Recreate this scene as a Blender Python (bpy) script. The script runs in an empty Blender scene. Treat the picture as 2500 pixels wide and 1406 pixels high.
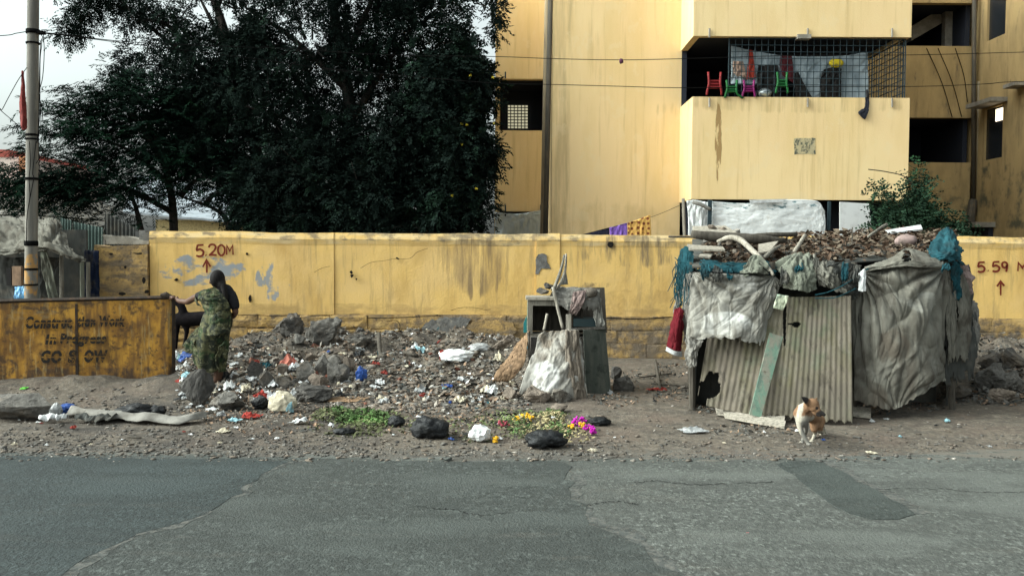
import bpy, bmesh, math, random
import numpy as np
from mathutils import Vector, Matrix

# ------------------------------------------------------------------ camera, sky, sun, exposure
SC = bpy.context.scene
COL = SC.collection
F = 2165.0                       # focal length in photo pixels (2500 wide)
CAM_H = 1.65
PITCH = math.atan((703 - 620) / F)
ROLL = math.radians(0.35)
cam_d = bpy.data.cameras.new('camera')
cam = bpy.data.objects.new('camera', cam_d)
COL.objects.link(cam)
cam_d.sensor_width = 36.0
cam_d.lens = 36.0 * F / 2500.0
cam_d.clip_start = 0.05
cam_d.clip_end = 2000
RM = Matrix.Rotation(math.pi / 2 - PITCH, 3, 'X') @ Matrix.Rotation(ROLL, 3, 'Z')
cam.matrix_world = Matrix.Translation((0, 0, CAM_H)) @ RM.to_4x4()
SC.camera = cam

SUN_AZ = math.radians(-99)       # compass angle from +Y towards +X: off to the left of the street
SUN_EL = math.radians(35)
world = bpy.data.worlds.new('World')
SC.world = world
world.use_nodes = True
wn, wl = world.node_tree.nodes, world.node_tree.links
for n in list(wn): wn.remove(n)
sky = wn.new('ShaderNodeTexSky'); sky.sky_type = 'NISHITA'; sky.sun_disc = False
sky.sun_elevation = SUN_EL; sky.sun_rotation = SUN_AZ
sky.air_density = 1.0; sky.dust_density = 7.0; sky.ozone_density = 1.0
hs = wn.new('ShaderNodeHueSaturation'); hs.inputs['Saturation'].default_value = 0.16
bg = wn.new('ShaderNodeBackground'); bg.inputs['Strength'].default_value = 0.15
wo = wn.new('ShaderNodeOutputWorld')
wl.new(sky.outputs[0], hs.inputs['Color']); tn = wn.new('ShaderNodeMix'); tn.data_type = 'RGBA'; tn.blend_type = 'MULTIPLY'; tn.inputs['Factor'].default_value = 1; tn.inputs['B'].default_value = (.905, 1.0, .965, 1)
wl.new(hs.outputs[0], tn.inputs['A']); wl.new(tn.outputs['Result'], bg.inputs['Color']); wl.new(bg.outputs[0], wo.inputs['Surface'])

sun_d = bpy.data.lights.new('sun', 'SUN')
sun_d.energy = 0.6
sun_d.angle = math.radians(70)
sun_d.color = (1.0, 0.98, 0.90)
sun = bpy.data.objects.new('sun', sun_d)
COL.objects.link(sun)
sd = Vector((math.sin(SUN_AZ) * math.cos(SUN_EL), math.cos(SUN_AZ) * math.cos(SUN_EL), math.sin(SUN_EL)))
sun.rotation_euler = sd.to_track_quat('Z', 'Y').to_euler()
sun.location = sd * 60

SC.view_settings.view_transform = 'Standard'
SC.view_settings.look = 'None'
SC.view_settings.gamma = 1.0
SC.view_settings.use_curve_mapping = False
SC.view_settings.exposure = 1.27
SC.render.engine = 'CYCLES'
SC.cycles.max_bounces = 5
SC.cycles.diffuse_bounces = 3
SC.cycles.glossy_bounces = 2
SC.cycles.transparent_max_bounces = 6
SC.cycles.use_denoising = True

# ------------------------------------------------------------------ helpers: geometry
rnd = random.Random(7)
def P(px, py, Y):
    """photo pixel + distance -> world point"""
    d = RM @ Vector(((px - 1250) / F, -(py - 703) / F, -1.0))
    t = Y / d.y
    return Vector((d.x * t, Y, CAM_H + d.z * t))
def G(px, py, z=0.0):
    d = RM @ Vector(((px - 1250) / F, -(py - 703) / F, -1.0))
    t = (z - CAM_H) / d.z
    return Vector((d.x * t, d.y * t, z))

def _hash(ix, iy, iz, s):
    h = (ix * 374761393 + iy * 668265263 + iz * 2147483647 + s * 1274126177) & 0xFFFFFFFF
    h = ((h ^ (h >> 13)) * 1274126177) & 0xFFFFFFFF
    return ((h ^ (h >> 16)) & 0xFFFF) / 65535.0
def vnoise(p, seed=0):
    p = np.asarray(p, float)
    i = np.floor(p).astype(np.int64); f = p - i
    f = f * f * (3 - 2 * f)
    r = 0
    for dx in (0, 1):
        for dy in (0, 1):
            for dz in (0, 1):
                w = (f[..., 0] if dx else 1 - f[..., 0]) * (f[..., 1] if dy else 1 - f[..., 1]) * (f[..., 2] if dz else 1 - f[..., 2])
                r = r + w * _hash(i[..., 0] + dx, i[..., 1] + dy, i[..., 2] + dz, seed)
    return r * 2 - 1
def fbm(p, seed=0, octv=4, gain=.5):
    p = np.asarray(p, float); a = 1.0; r = 0; t = 0
    for o in range(octv):
        r = r + a * vnoise(p * (2.03 ** o) + o * 17.3, seed + o); t += a; a *= gain
    return r / t
def sstep(a, b, x):
    t = np.clip((np.asarray(x, float) - a) / (b - a), 0, 1)
    return t * t * (3 - 2 * t)

def mesh_np(name, V, faces, smooth=False):
    me = bpy.data.meshes.new(name)
    V = np.asarray(V, np.float32)
    if isinstance(faces, np.ndarray):
        n, k = faces.shape
        me.vertices.add(len(V)); me.vertices.foreach_set('co', V.ravel())
        me.loops.add(n * k); me.loops.foreach_set('vertex_index', faces.ravel().astype(np.int32))
        me.polygons.add(n); me.polygons.foreach_set('loop_start', np.arange(0, n * k, k, dtype=np.int32))
        me.polygons.foreach_set('loop_total', np.full(n, k, np.int32))
        me.update(calc_edges=True)
    else:
        me.from_pydata([tuple(map(float, v)) for v in V], [], faces); me.update()
    if smooth:
        me.polygons.foreach_set('use_smooth', np.ones(len(me.polygons), bool))
    return me

def adopt(o, parent):
    if parent is not None:
        o.parent = parent
        L = parent
        off = Vector((0, 0, 0))
        while L is not None:
            off += L.location; L = L.parent
        o.matrix_parent_inverse = Matrix.Translation(-off)
def tag(o, label=None, cat=None, group=None, kind=None):
    if label: o['label'] = label
    if cat: o['category'] = cat
    if group: o['group'] = group
    if kind: o['kind'] = kind
    return o
def thing(name, label, cat, loc=(0, 0, 0), group=None):
    o = bpy.data.objects.new(name, None); COL.objects.link(o)
    o.location = loc; o.empty_display_size = .1
    return tag(o, label, cat, group)
def put(name, V, faces, mat, parent=None, smooth=False, label=None, cat=None, group=None, kind=None, solid=0, centre=True):
    """one mesh object; V in world coordinates"""
    V = np.asarray(V, float)
    if parent is None and kind != 'structure' and centre:
        org = Vector(((V[:, 0].min() + V[:, 0].max()) / 2, (V[:, 1].min() + V[:, 1].max()) / 2, V[:, 2].min()))
        V = V - np.array(org)
    else:
        org = None
    o = bpy.data.objects.new(name, mesh_np(name, V, faces, smooth))
    COL.objects.link(o)
    if org is not None: o.location = org
    if mat is not None:
        o.data.materials.append(mat)
    adopt(o, parent)
    if solid:
        m = o.modifiers.new('thick', 'SOLIDIFY'); m.thickness = solid; m.offset = 0
    return tag(o, label, cat, group, kind)

class MB:
    """collects shapes, builds ONE mesh object"""
    def __init__(s): s.v = []; s.f = []
    def add(s, V, Fc):
        b = len(s.v); s.v.extend([tuple(map(float, q)) for q in V]); s.f.extend([tuple(i + b for i in q) for q in Fc]); return s
    def box(s, x0, x1, y0, y1, z0, z1):
        V = [(x, y, z) for z in (z0, z1) for y in (y0, y1) for x in (x0, x1)]
        return s.add(V, [(0, 2, 3, 1), (4, 5, 7, 6), (0, 1, 5, 4), (2, 6, 7, 3), (0, 4, 6, 2), (1, 3, 7, 5)])
    def slab(s, a, b, c, d, n, t):
        """quad a,b,c,d extruded by thickness t along n"""
        q = [Vector(x) for x in (a, b, c, d)]; n = Vector(n).normalized() * t
        V = q + [x + n for x in q]
        return s.add(V, [(0, 1, 2, 3), (7, 6, 5, 4), (0, 4, 5, 1), (1, 5, 6, 2), (2, 6, 7, 3), (3, 7, 4, 0)])
    def tube(s, pts, rad, n=8, cap=True, jit=0, seed=0, squash=None):
        pts = [Vector(p) for p in pts]
        if not hasattr(rad, '__len__'): rad = [rad] * len(pts)
        R = random.Random(seed)
        V = []; fr = None
        for i, p in enumerate(pts):
            t = (pts[min(i + 1, len(pts) - 1)] - pts[max(i - 1, 0)]).normalized()
            if fr is None:
                a = Vector((0, 0, 1)) if abs(t.z) < .9 else Vector((1, 0, 0))
                fr = (a - t * a.dot(t)).normalized()
            else:
                fr = (fr - t * fr.dot(t)).normalized()
            bi = t.cross(fr)
            for k in range(n):
                an = 2 * math.pi * k / n
                r = rad[i] * (1 + jit * (R.random() * 2 - 1))
                c, q = math.cos(an), math.sin(an)
                if squash: q *= squash
                V.append(p + fr * (c * r) + bi * (q * r))
        Fc = []
        for i in range(len(pts) - 1):
            for k in range(n):
                a = i * n + k; b = i * n + (k + 1) % n
                Fc.append((a, b, b + n, a + n))
        if cap:
            Fc.append(tuple(range(n - 1, -1, -1)))
            Fc.append(tuple(range((len(pts) - 1) * n, len(pts) * n)))
        return s.add(V, Fc)
    def build(s, name, mat, parent=None, **k):
        return put(name, np.array(s.v), s.f, mat, parent, **k)

def crom(C, n):
    """Catmull-Rom through the rows of C (k,...) -> n samples"""
    C = np.asarray(C, float); k = len(C)
    if k == 1: return np.repeat(C, n, 0)
    E = np.concatenate([[2 * C[0] - C[1]], C, [2 * C[-1] - C[-2]]])
    t = np.linspace(0, k - 1, n); i = np.minimum(t.astype(int), k - 2); u = t - i
    u = u.reshape((-1,) + (1,) * (C.ndim - 1))
    p0, p1, p2, p3 = E[i], E[i + 1], E[i + 2], E[i + 3]
    return .5 * (2 * p1 + (p2 - p0) * u + (2 * p0 - 5 * p1 + 4 * p2 - p3) * u ** 2 + (3 * p1 - p0 - 3 * p2 + p3) * u ** 3)
def path(pts, n):
    return [Vector(p) for p in crom([tuple(p) for p in pts], n)]

def cloth(name, ctrl, mat, parent=None, nu=50, nv=50, amp=.02, fx=6, fy=2, seed=0, rag=0.0, ragside=0.0, holes=(), thick=.004, world_pts=False, fine=.004, pins=(), sharp=.28, **k):
    """hanging fabric: rows (top to bottom) of control points (px, py, Y), pushed in and out into folds"""
    A = np.array([[tuple(q) if world_pts else tuple(P(*q)) for q in row] for row in ctrl], float)
    A = crom(A, nv); A = np.swapaxes(crom(np.swapaxes(A, 0, 1), nu), 0, 1)
    du = np.gradient(A, axis=1); dv = np.gradient(A, axis=0)
    N = np.cross(du, dv); N /= np.linalg.norm(N, axis=2, keepdims=True) + 1e-9
    v, u = np.meshgrid(np.linspace(0, 1, nv), np.linspace(0, 1, nu), indexing='ij')
    w = fbm(np.stack([u * 2.2, v * 2.2, 0 * u + seed * 3.1], -1), seed, 2)
    n1 = fbm(np.stack([u * fx + w * 1.2, v * fy + w * .6, 0 * u], -1), seed + 11, 3)
    rid = 1 - 2 * np.abs(fbm(np.stack([(u + .35 * v) * fx * .9 + w, (v - .2 * u) * fy * 1.6, 0 * u + 5], -1), seed + 23, 2))
    fn = fbm(np.stack([u * 26, v * 22, 0 * u + 9], -1), seed + 31, 2)
    cr = np.maximum(0, 1 - 7 * np.abs(fbm(np.stack([(u * .8 + v * .5) * fx * .8 + w * 1.5, (v - u * .6) * fy * 1.8, 0 * u + 2], -1), seed + 71, 2)))
    cr2 = np.maximum(0, 1 - 5 * np.abs(fbm(np.stack([u * fx * 2.3 - v, (v + u * .8) * fy * 3.5, 0 * u + 6], -1), seed + 77, 2)))
    D = amp * (.62 * n1 + .75 * rid - .35 * cr - .16 * cr2) + .6 * fine * fn
    pl = np.abs(fbm(np.stack([u * fx * 3.2 + w * 2.2, v * fy * 1.3, 0 * u + 4], -1), seed + 91, 2))
    pk = np.abs(fbm(np.stack([(u + v * .7) * fx * 2.4 + w, (v - u * .5) * fy * 3.2, 0 * u + 1], -1), seed + 97, 2))
    D = D + amp * sharp * (np.maximum(0, 1 - 4.5 * pl) + .7 * np.maximum(0, 1 - 5 * pk))
    for (pu, pv, s, kk) in pins:      # folds that fan out from where the cloth is tied
        du_, dv_ = u - pu, v - pv; r = np.sqrt(du_ ** 2 + dv_ ** 2); an = np.arctan2(dv_, du_)
        q = np.sin(kk * an + 2.5 * fbm(np.stack([r * 2.5, an * 1.2, 0 * r + pu * 9], -1), seed + 81, 3))
        D = D + s * amp * (1 - np.abs(q) * 1.6) * np.exp(-r * 1.5) * np.minimum(1, r * 5)
    A = A + N * D[..., None]
    keep = np.ones((nv - 1, nu - 1), bool)
    uc, vc = (u[:-1, :-1] + u[1:, 1:]) / 2, (v[:-1, :-1] + v[1:, 1:]) / 2
    if rag:
        e = rag * (.5 + .5 * fbm(np.stack([uc * 9, 0 * uc, 0 * uc + seed], -1), seed + 41, 3)) + rag * .6 * np.maximum(0, vnoise(np.stack([uc * 30, 0 * uc, 0 * uc], -1), seed + 43))
        keep &= vc < 1 - e
    if ragside:
        e = ragside * (.5 + .5 * fbm(np.stack([0 * vc, vc * 9, 0 * vc + seed], -1), seed + 51, 3))
        e2 = ragside * (.5 + .5 * fbm(np.stack([0 * vc, vc * 9, 0 * vc + seed + 7], -1), seed + 57, 3))
        keep &= (uc > e) & (uc < 1 - e2)
    for (hu, hv, hr, hq) in holes:
        dd = np.sqrt(((uc - hu) / hr) ** 2 + ((vc - hv) / hq) ** 2) + .45 * fbm(np.stack([uc * 25, vc * 25, 0 * uc], -1), seed + 61, 2)
        keep &= dd > 1
    ii, jj = np.nonzero(keep)
    a = ii * nu + jj
    Fc = np.stack([a, a + 1, a + nu + 1, a + nu], 1)
    V = A.reshape(-1, 3)
    used = np.unique(Fc); rem = np.zeros(len(V), int); rem[used] = np.arange(len(used))
    return put(name, V[used], rem[Fc], mat, parent, smooth=True, solid=thick, **k)

def blob(name, c, r, mat, parent=None, sub=3, amp=.18, freq=1.6, seed=0, ridge=.0, flat=.0, rotz=0, crumple=0, smooth=True, **k):
    """lumpy closed body: crumpled bags and soft bundles"""
    bm = bmesh.new(); bmesh.ops.create_icosphere(bm, subdivisions=sub, radius=1)
    V = np.array([v.co[:] for v in bm.verts]); Fc = [tuple(v.index for v in f.verts) for f in bm.faces]; bm.free()
    n = fbm(V * freq + seed * 5.7, seed, 3)
    q = 1 - 2 * np.abs(fbm(V * freq * 1.9 + seed * 3.3, seed + 5, 3))
    V = V * (1 + amp * n + ridge * q)[:, None]
    if crumple:
        V = V * (1 + crumple * np.random.RandomState(seed + 9).normal(0, 1, (len(V), 1)))
    V = V * np.array(r)
    if flat: V[:, 2] = np.maximum(V[:, 2], -flat * r[2])
    cz, sz = math.cos(rotz), math.sin(rotz)
    V = np.stack([V[:, 0] * cz - V[:, 1] * sz, V[:, 0] * sz + V[:, 1] * cz, V[:, 2]], 1) + np.array(c)
    return put(name, V, Fc, mat, parent, smooth=smooth, **k)

# ------------------------------------------------------------------ helpers: materials
def mat(name, base, layers=(), rough=.85, spec=.25, bump=None, emis=None, alpha=None, trans=0, metal=0, sheen=0):
    """layers: (colour, (sx,sy,sz), lo, hi, amount, seed[, region(cx,cz,rx,rz)]) mixed over the base by noise in world space"""
    m = bpy.data.materials.new(name); m.use_nodes = True
    N, L = m.node_tree.nodes, m.node_tree.links
    b = N['Principled BSDF']
    b.inputs['Roughness'].default_value = rough
    b.inputs['Specular IOR Level'].default_value = spec
    b.inputs['Metallic'].default_value = metal
    if trans: b.inputs['Transmission Weight'].default_value = trans
    geo = N.new('ShaderNodeNewGeometry')
    def noise(sc, seed, detail=6, ro=.62):
        mp = N.new('ShaderNodeMapping'); mp.inputs['Scale'].default_value = sc
        mp.inputs['Location'].default_value = (seed * 7.13, seed * 3.71, seed * 1.93)
        L.new(geo.outputs['Position'], mp.inputs['Vector'])
        t = N.new('ShaderNodeTexNoise'); t.inputs['Scale'].default_value = 1.0
        t.inputs['Detail'].default_value = detail; t.inputs['Roughness'].default_value = ro
        L.new(mp.outputs[0], t.inputs['Vector'])
        return t.outputs['Fac']
    cur = None
    for ly in layers:
        col, sc, lo, hi, amt, seed = ly[:6]
        if not hasattr(sc, '__len__'): sc = (sc, sc, sc)
        mr = N.new('ShaderNodeMapRange'); mr.inputs['From Min'].default_value = lo; mr.inputs['From Max'].default_value = hi
        mr.inputs['To Max'].default_value = amt
        fac = noise(sc, seed)
        if len(ly) > 6:
            # noise + region falloff: inside the region the threshold drops
            rg = ly[6]
            if len(rg) == 2:      # a band that starts at distance rg[0] and is full at rg[1]
                sp = N.new('ShaderNodeSeparateXYZ'); L.new(geo.outputs['Position'], sp.inputs[0])
                ma = N.new('ShaderNodeMapRange'); ma.inputs['From Min'].default_value = rg[0]; ma.inputs['From Max'].default_value = rg[1]; ma.inputs['To Min'].default_value = -.4; ma.inputs['To Max'].default_value = .12
                L.new(sp.outputs['Y'], ma.inputs['Value'])
            else:
              cx, cz, rx, rz = rg
              sub = N.new('ShaderNodeVectorMath'); sub.operation = 'SUBTRACT'; sub.inputs[1].default_value = (cx, 0, cz)
              L.new(geo.outputs['Position'], sub.inputs[0])
              mul = N.new('ShaderNodeVectorMath'); mul.operation = 'MULTIPLY'; mul.inputs[1].default_value = (1 / rx, 0, 1 / rz)
              L.new(sub.outputs[0], mul.inputs[0])
              ln = N.new('ShaderNodeVectorMath'); ln.operation = 'LENGTH'; L.new(mul.outputs[0], ln.inputs[0])
              ma = N.new('ShaderNodeMapRange'); ma.interpolation_type = 'SMOOTHSTEP'
              ma.inputs['From Min'].default_value = .60; ma.inputs['From Max'].default_value = 1.15
              ma.inputs['To Min'].default_value = 0; ma.inputs['To Max'].default_value = -.6
              L.new(ln.outputs['Value'], ma.inputs['Value'])
            ad = N.new('ShaderNodeMath'); ad.operation = 'ADD'; L.new(fac, ad.inputs[0]); L.new(ma.outputs[0], ad.inputs[1])
            fac = ad.outputs[0]
        L.new(fac, mr.inputs['Value'])
        mx = N.new('ShaderNodeMix'); mx.data_type = 'RGBA'
        L.new(mr.outputs[0], mx.inputs['Factor'])
        if cur is None: mx.inputs['A'].default_value = (*base, 1)
        else: L.new(cur, mx.inputs['A'])
        mx.inputs['B'].default_value = (*col, 1)
        cur = mx.outputs['Result']
    if cur is None: b.inputs['Base Color'].default_value = (*base, 1)
    else: L.new(cur, b.inputs['Base Color'])
    if bump:
        hcur = None
        for (sc, st, dist) in (bump if isinstance(bump, list) else [bump]):
            if not hasattr(sc, '__len__'): sc = (sc, sc, sc)
            bn = N.new('ShaderNodeBump'); bn.inputs['Strength'].default_value = st; bn.inputs['Distance'].default_value = dist
            L.new(noise(sc, 3.3, 7), bn.inputs['Height'])
            if hcur is not None: L.new(hcur, bn.inputs['Normal'])
            hcur = bn.outputs[0]
        L.new(hcur, b.inputs['Normal'])
    if emis:
        b.inputs['Emission Color'].default_value = (*emis[0], 1); b.inputs['Emission Strength'].default_value = emis[1]
    if alpha is not None:
        sc, lo, hi = alpha
        mr = N.new('ShaderNodeMapRange'); mr.inputs['From Min'].default_value = lo; mr.inputs['From Max'].default_value = hi
        L.new(noise(sc if hasattr(sc, '__len__') else (sc,) * 3, 8.8), mr.inputs['Value'])
        L.new(mr.outputs[0], b.inputs['Alpha'])
    return m
def srgb(r, g, b, k=1.0):
    return tuple(k * (c / 255 / 12.92 if c / 255 <= .04045 else ((c / 255 + .055) / 1.055) ** 2.4) for c in (r, g, b))
def flatmat(name, col, rough=.8, var=.35, sc=25, spec=.25, bump=(60, .25, .01)):
    return mat(name, col, [(tuple(c * (1 - var) for c in col), sc, .42, .62, 1, 1.0)], rough=rough, spec=spec, bump=bump)
# ------------------------------------------------------------------ shared materials
YW = 14.2                                   # boundary wall front
def wz(py, px=1250): return P(px, py, YW).z
def wx(px, py=700): return P(px, py, YW).x
M = {}
M['dirt'] = mat('dirt', (.128, .106, .083), [((.072, .062, .051), 3, .42, .62, .85, 1), ((.175, .15, .12), 9, .5, .66, .85, 2), ((.065, .057, .048), (16, 12, 14), .50, .60, .7, 11), ((.20, .18, .15), (24, 18, 20), .56, .64, .7, 12), ((.055, .05, .046), 35, .56, .68, .7, 3), ((.24, .22, .19), 55, .66, .74, .6, 4), ((.125, .092, .072), 1.3, .5, .65, .5, 6), ((.05, .045, .04), 2.2, .42, .60, .85, 8, (-2.9, 0, 2.3, 90)), ((.105, .104, .095), 22, .45, .58, .7, 7, (8.3, 7.1))], rough=.95, bump=[(14, .5, .05), (70, .6, .02)])
def asphalt(name, base, seed, k=1.0):
    return mat(name, base, [(tuple(c * .45 for c in base), (30, 22, 26), .46, .58, .95, seed), (tuple(min(1, c * 2.3) for c in base), (34, 25, 30), .53, .63, .9, seed + 1), (tuple(c * .8 for c in base), .9, .4, .65, .7, seed + 2), (tuple(c * k for c in (.10, .094, .08)), (1.2, 5, 1), .55, .75, .5, seed + 3), ((.03, .03, .03), 3.1, .66, .72, .5, seed + 4), (tuple(c * .68 for c in base), (13, 10, 10), .46, .60, .7, seed + 7), (tuple(c * 1.5 for c in base), (19, 15, 15), .56, .66, .6, seed + 8), (tuple(c * .75 for c in base), (.35, 4, 1), .50, .66, .6, seed + 9), ((.135, .12, .10), (4, 9, 4), .48, .60, .85, seed + 5, (6.55, 7.35)), (tuple(c * 1.35 for c in base), (.8, 1.8, 1), .5, .62, .6, seed + 6)], rough=.88, spec=.3, bump=[((60, 45, 50), .8, .02), (22, .35, .02)])
M['asphalt'] = asphalt('asphalt', (.084, .090, .082), 1)
M['asphalt_smooth'] = asphalt('asphalt_smooth', (.050, .057, .053), 11)
M['asphalt_dark'] = asphalt('asphalt_dark', (.033, .043, .043), 21, .6)
M['asphalt_new'] = asphalt('asphalt_new', (.044, .052, .048), 31, .5)
WY = (.70, .465, .165)
M['wall_paint'] = mat('wall_paint', WY, [
    ((.66, .45, .19), 1.4, .45, .62, .8, 1), ((.50, .31, .10), (2.2, 2, .8), .48, .68, .75, 2),
    ((.42, .27, .11), (14, 6, 1.0), .58, .74, .55, 3),
    ((.30, .21, .12), 26, .66, .74, .6, 4),
    ((.66, .52, .30), (1.5, 2, 9), .40, .60, .75, 13, (wx(1300), wz(584), 30, .13)),
    ((.24, .27, .30), (3.5, 3, 5), .48, .56, .95, 5, (wx(490), wz(665), .95, .34)),
    ((.24, .27, .30), (5, 3, 3), .52, .58, .9, 6, (wx(665), wz(690), .42, .45)),
    ((.30, .205, .105), (4, 4, .8), .42, .60, .7, 14, (wx(1165), wz(640), .62, .70)), ((.19, .135, .08), (13, 4, .7), .47, .62, .75, 7, (wx(1160), wz(650), .75, .70)),
    ((.17, .13, .085), (8, 4, 1.2), .46, .62, .85, 8, (wx(1545), wz(612), 1.35, .36)), ((.36, .235, .09), (3, 3, 2), .46, .62, .7, 15, (wx(1560), wz(740), 1.3, .35)), ((.34, .24, .11), (10, 4, 1.0), .54, .68, .6, 16),
    ((.17, .14, .10), (3, 3, 4), .44, .60, .85, 9, (wx(1190), wz(585), 1.1, .16)), ((.20, .16, .11), (4, 3, 7), .50, .62, .8, 17, (wx(1400), wz(580), 30, .09)),
    ((.36, .24, .10), (2, 2, 4), .45, .62, .7, 10, (wx(900), wz(760), 6.5, .16)),
    ((.13, .10, .07), (5, 4, 4), .52, .66, .8, 12, (wx(1460), wz(715), .5, .28)),
], rough=.9, spec=.15, bump=[(3, .25, .04), (34, .45, .012)])
M['coping'] = mat('coping', (.60, .43, .20), [((.48, .36, .20), 5, .42, .62, .8, 2), ((.22, .18, .13), (5, 5, 12), .58, .70, .8, 4), ((.66, .55, .38), 9, .58, .70, .6, 5)], rough=.92, spec=.15, bump=[(7, .4, .03), (45, .5, .012)])
M['plinth'] = mat('plinth', (.47, .305, .115), [((.26, .18, .095), 5, .42, .60, .9, 3), ((.13, .10, .075), 11, .54, .66, .85, 5), ((.55, .38, .16), 3, .54, .68, .7, 6), ((.15, .12, .09), (1.6, 1, 7), .48, .62, .85, 8), ((.16, .13, .10), 4, .40, .56, .9, 9, (wx(1560), .2, 1.6, .45)), ((.12, .10, .08), 4, .42, .58, .9, 10, (wx(2440), .2, 1.0, .6))], rough=.95, spec=.12, bump=[(9, .6, .05), (48, .6, .015)])
M['mortar'] = mat('mortar', (.34, .23, .10), [((.08, .065, .05), 9, .45, .6, 1, 2)], rough=1, bump=(30, .6, .03))
M['cement'] = mat('cement', (.17, .165, .155), [((.08, .075, .07), 9, .45, .65, .9, 4), ((.28, .25, .20), 16, .58, .7, .7, 2)], rough=.95, bump=[(10, .5, .04), (50, .6, .015)])
BY = (.78, .575, .31)
M['building_paint'] = mat('building_paint', BY, [((.80, .62, .34), .55, .42, .64, .8, 1), ((.68, .49, .225), (1.6, 1.6, .35), .46, .68, .6, 2), ((.52, .36, .165), (11, 8, .45), .55, .72, .55, 3), ((.40, .28, .13), (5, 5, .35), .60, .74, .45, 9), ((.52, .37, .17), (2, 2, 1), .42, .62, .6, 18, (2.0, 1.6, 2.2, 1.6)), ((.42, .31, .16), (7, 7, .5), .40, .60, .6, 19, (.95, 4, .30, 9)), ((.76, .60, .355), (3, 3, 2.2), .58, .63, .35, 21), ((.46, .33, .16), (9, 9, .8), .46, .64, .6, 22, (5.3, 4.5, 3.5, .35)), ((.50, .36, .18), 20, .68, .76, .4, 4),
    ((.30, .185, .075), (16, 5, 3.0), .42, .50, .9, 6, (P(1754, 345, 16.3).x, P(1754, 345, 16.3).z, .085, 1.0))], rough=.9, spec=.15, bump=[(2.5, .15, .03), (40, .35, .01)])
M['building_shaded'] = mat('building_shaded', (.47, .335, .16), [((.34, .245, .12), (2.5, 2.5, .9), .42, .65, .9, 1), ((.22, .16, .09), (6, 5, .8), .56, .72, .8, 3), ((.13, .11, .08), (7, 6, 2), .62, .74, .7, 5), ((.10, .10, .07), (2, 2, 2), .5, .66, .9, 7, (P(2430, 480, 22).x, P(2430, 480, 22).z, 3, 1.2))], rough=.92, spec=.12, bump=[(3, .2, .03), (40, .4, .012)])  # ochre darkened to carry the shade of recesses and wing, plus stain streaks
M['inside'] = mat('inside', (.03, .034, .046), [((.03, .033, .045), 2, .4, .6, 1, 1)], rough=.95, spec=.1)  # near-black colour stands in for the unlit rooms
M['iron'] = flatmat('iron', (.025, .045, .055), .6, .4, 40)
M['pipe_pale'] = mat('pipe_pale', (.34, .27, .17), [((.20, .15, .09), (20, 20, 1.5), .45, .65, .9, 1), ((.06, .05, .04), (9, 9, 2), .60, .72, .8, 2)], rough=.7)
M['pipe_dark'] = mat('pipe_dark', (.075, .065, .05), [((.16, .12, .075), (15, 15, 2), .5, .7, .8, 1)], rough=.7)
M['concrete'] = mat('concrete', (.30, .275, .235), [((.20, .18, .15), 6, .42, .64, .9, 1), ((.10, .09, .08), 18, .6, .72, .7, 2)], rough=.92, bump=(40, .5, .012))
M['pole'] = mat('pole', (.20, .188, .165), [((.12, .113, .10), (14, 14, 1.2), .42, .64, .9, 1), ((.27, .25, .21), (22, 22, 4), .58, .7, .6, 2), ((.40, .22, .07), 9, .44, .54, .9, 3, (P(75, 665, 12.3).x, P(75, 665, 12.3).z, .5, .42)), ((.07, .06, .055), (30, 30, 3), .64, .72, .7, 5)], rough=.85, bump=(50, .4, .01))
M['maroon'] = mat('maroon', srgb(105, 38, 24), [(srgb(150, 90, 50), 30, .58, .70, .8, 1)], rough=.85)
M['black'] = flatmat('black', (.012, .011, .011), .8)
M['hole'] = flatmat('hole', (.014, .011, .009), 1.0)
M['wire'] = flatmat('wire', (.008, .008, .008), .9, spec=.03)

# ------------------------------------------------------------------ ground
def h(x, y):
    x = np.asarray(x, float); y = np.asarray(y, float)
    p = np.stack([x, y, 0 * x], -1)
    verge = sstep(7.0, 8.0, y)
    m = .36 * sstep(-4.9, -3.9, x) * (1 - sstep(.3, 1.2, x)) * sstep(9.3, 13.0, y)
    m = m + .13 * np.exp(-((x + 5.2) / 1.9) ** 2 - ((y - 10.55) / .5) ** 2)
    m = m + .32 * sstep(5.0, 6.0, x) * sstep(9.8, 12.4, y)
    m = m + .10 * sstep(9.5, 11.5, y) * (1 - sstep(-5.2, -4.5, x))
    b = .035 * fbm(p * 1.6, 3, 3) * verge + .018 * fbm(p * 7, 5, 3) * verge
    b = b + m * .55 * fbm(p * 2.6, 9, 3) + .22 * m * fbm(p * 6.5, 19, 2)
    return m + b - .012 * (1 - verge)
_hx, _hy = np.arange(-10, 10.01, .05), np.arange(3, 14.6, .05)
_H = h(*np.meshgrid(_hx, _hy))
def hz(x, y):
    i = min(max((x + 10) / .05, 0), len(_hx) - 1.001); j = min(max((y - 3) / .05, 0), len(_hy) - 1.001)
    a, b = int(i), int(j); u, v = i - a, j - b
    return float((_H[b, a] * (1 - u) + _H[b, a + 1] * u) * (1 - v) + (_H[b + 1, a] * (1 - u) + _H[b + 1, a + 1] * u) * v)
def on_ground(px, py):
    p = G(px, py, 0)
    for _ in range(12):
        p2 = G(px, py, hz(p.x, p.y)); p = (p + p2) / 2
    p.z = hz(p.x, p.y)
    return p
def axis(a, b, step, far0, far1):
    core = np.arange(a, b + step / 2, step)
    lo = a - np.geomspace(step, a - far0, 16); hi = core[-1] + np.geomspace(step, far1 - core[-1], 16)
    return np.concatenate([lo[::-1], core, hi])
gx = axis(-9.5, 9.5, .075, -500, 500); gy = axis(6.9, 14.4, .06, -60, 700)
X_, Y_ = np.meshgrid(gx, gy)
Z_ = h(X_, Y_)
nx, ny = len(gx), len(gy)
ii, jj = np.meshgrid(np.arange(ny - 1), np.arange(nx - 1), indexing='ij')
a_ = (ii * nx + jj).ravel()
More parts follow.
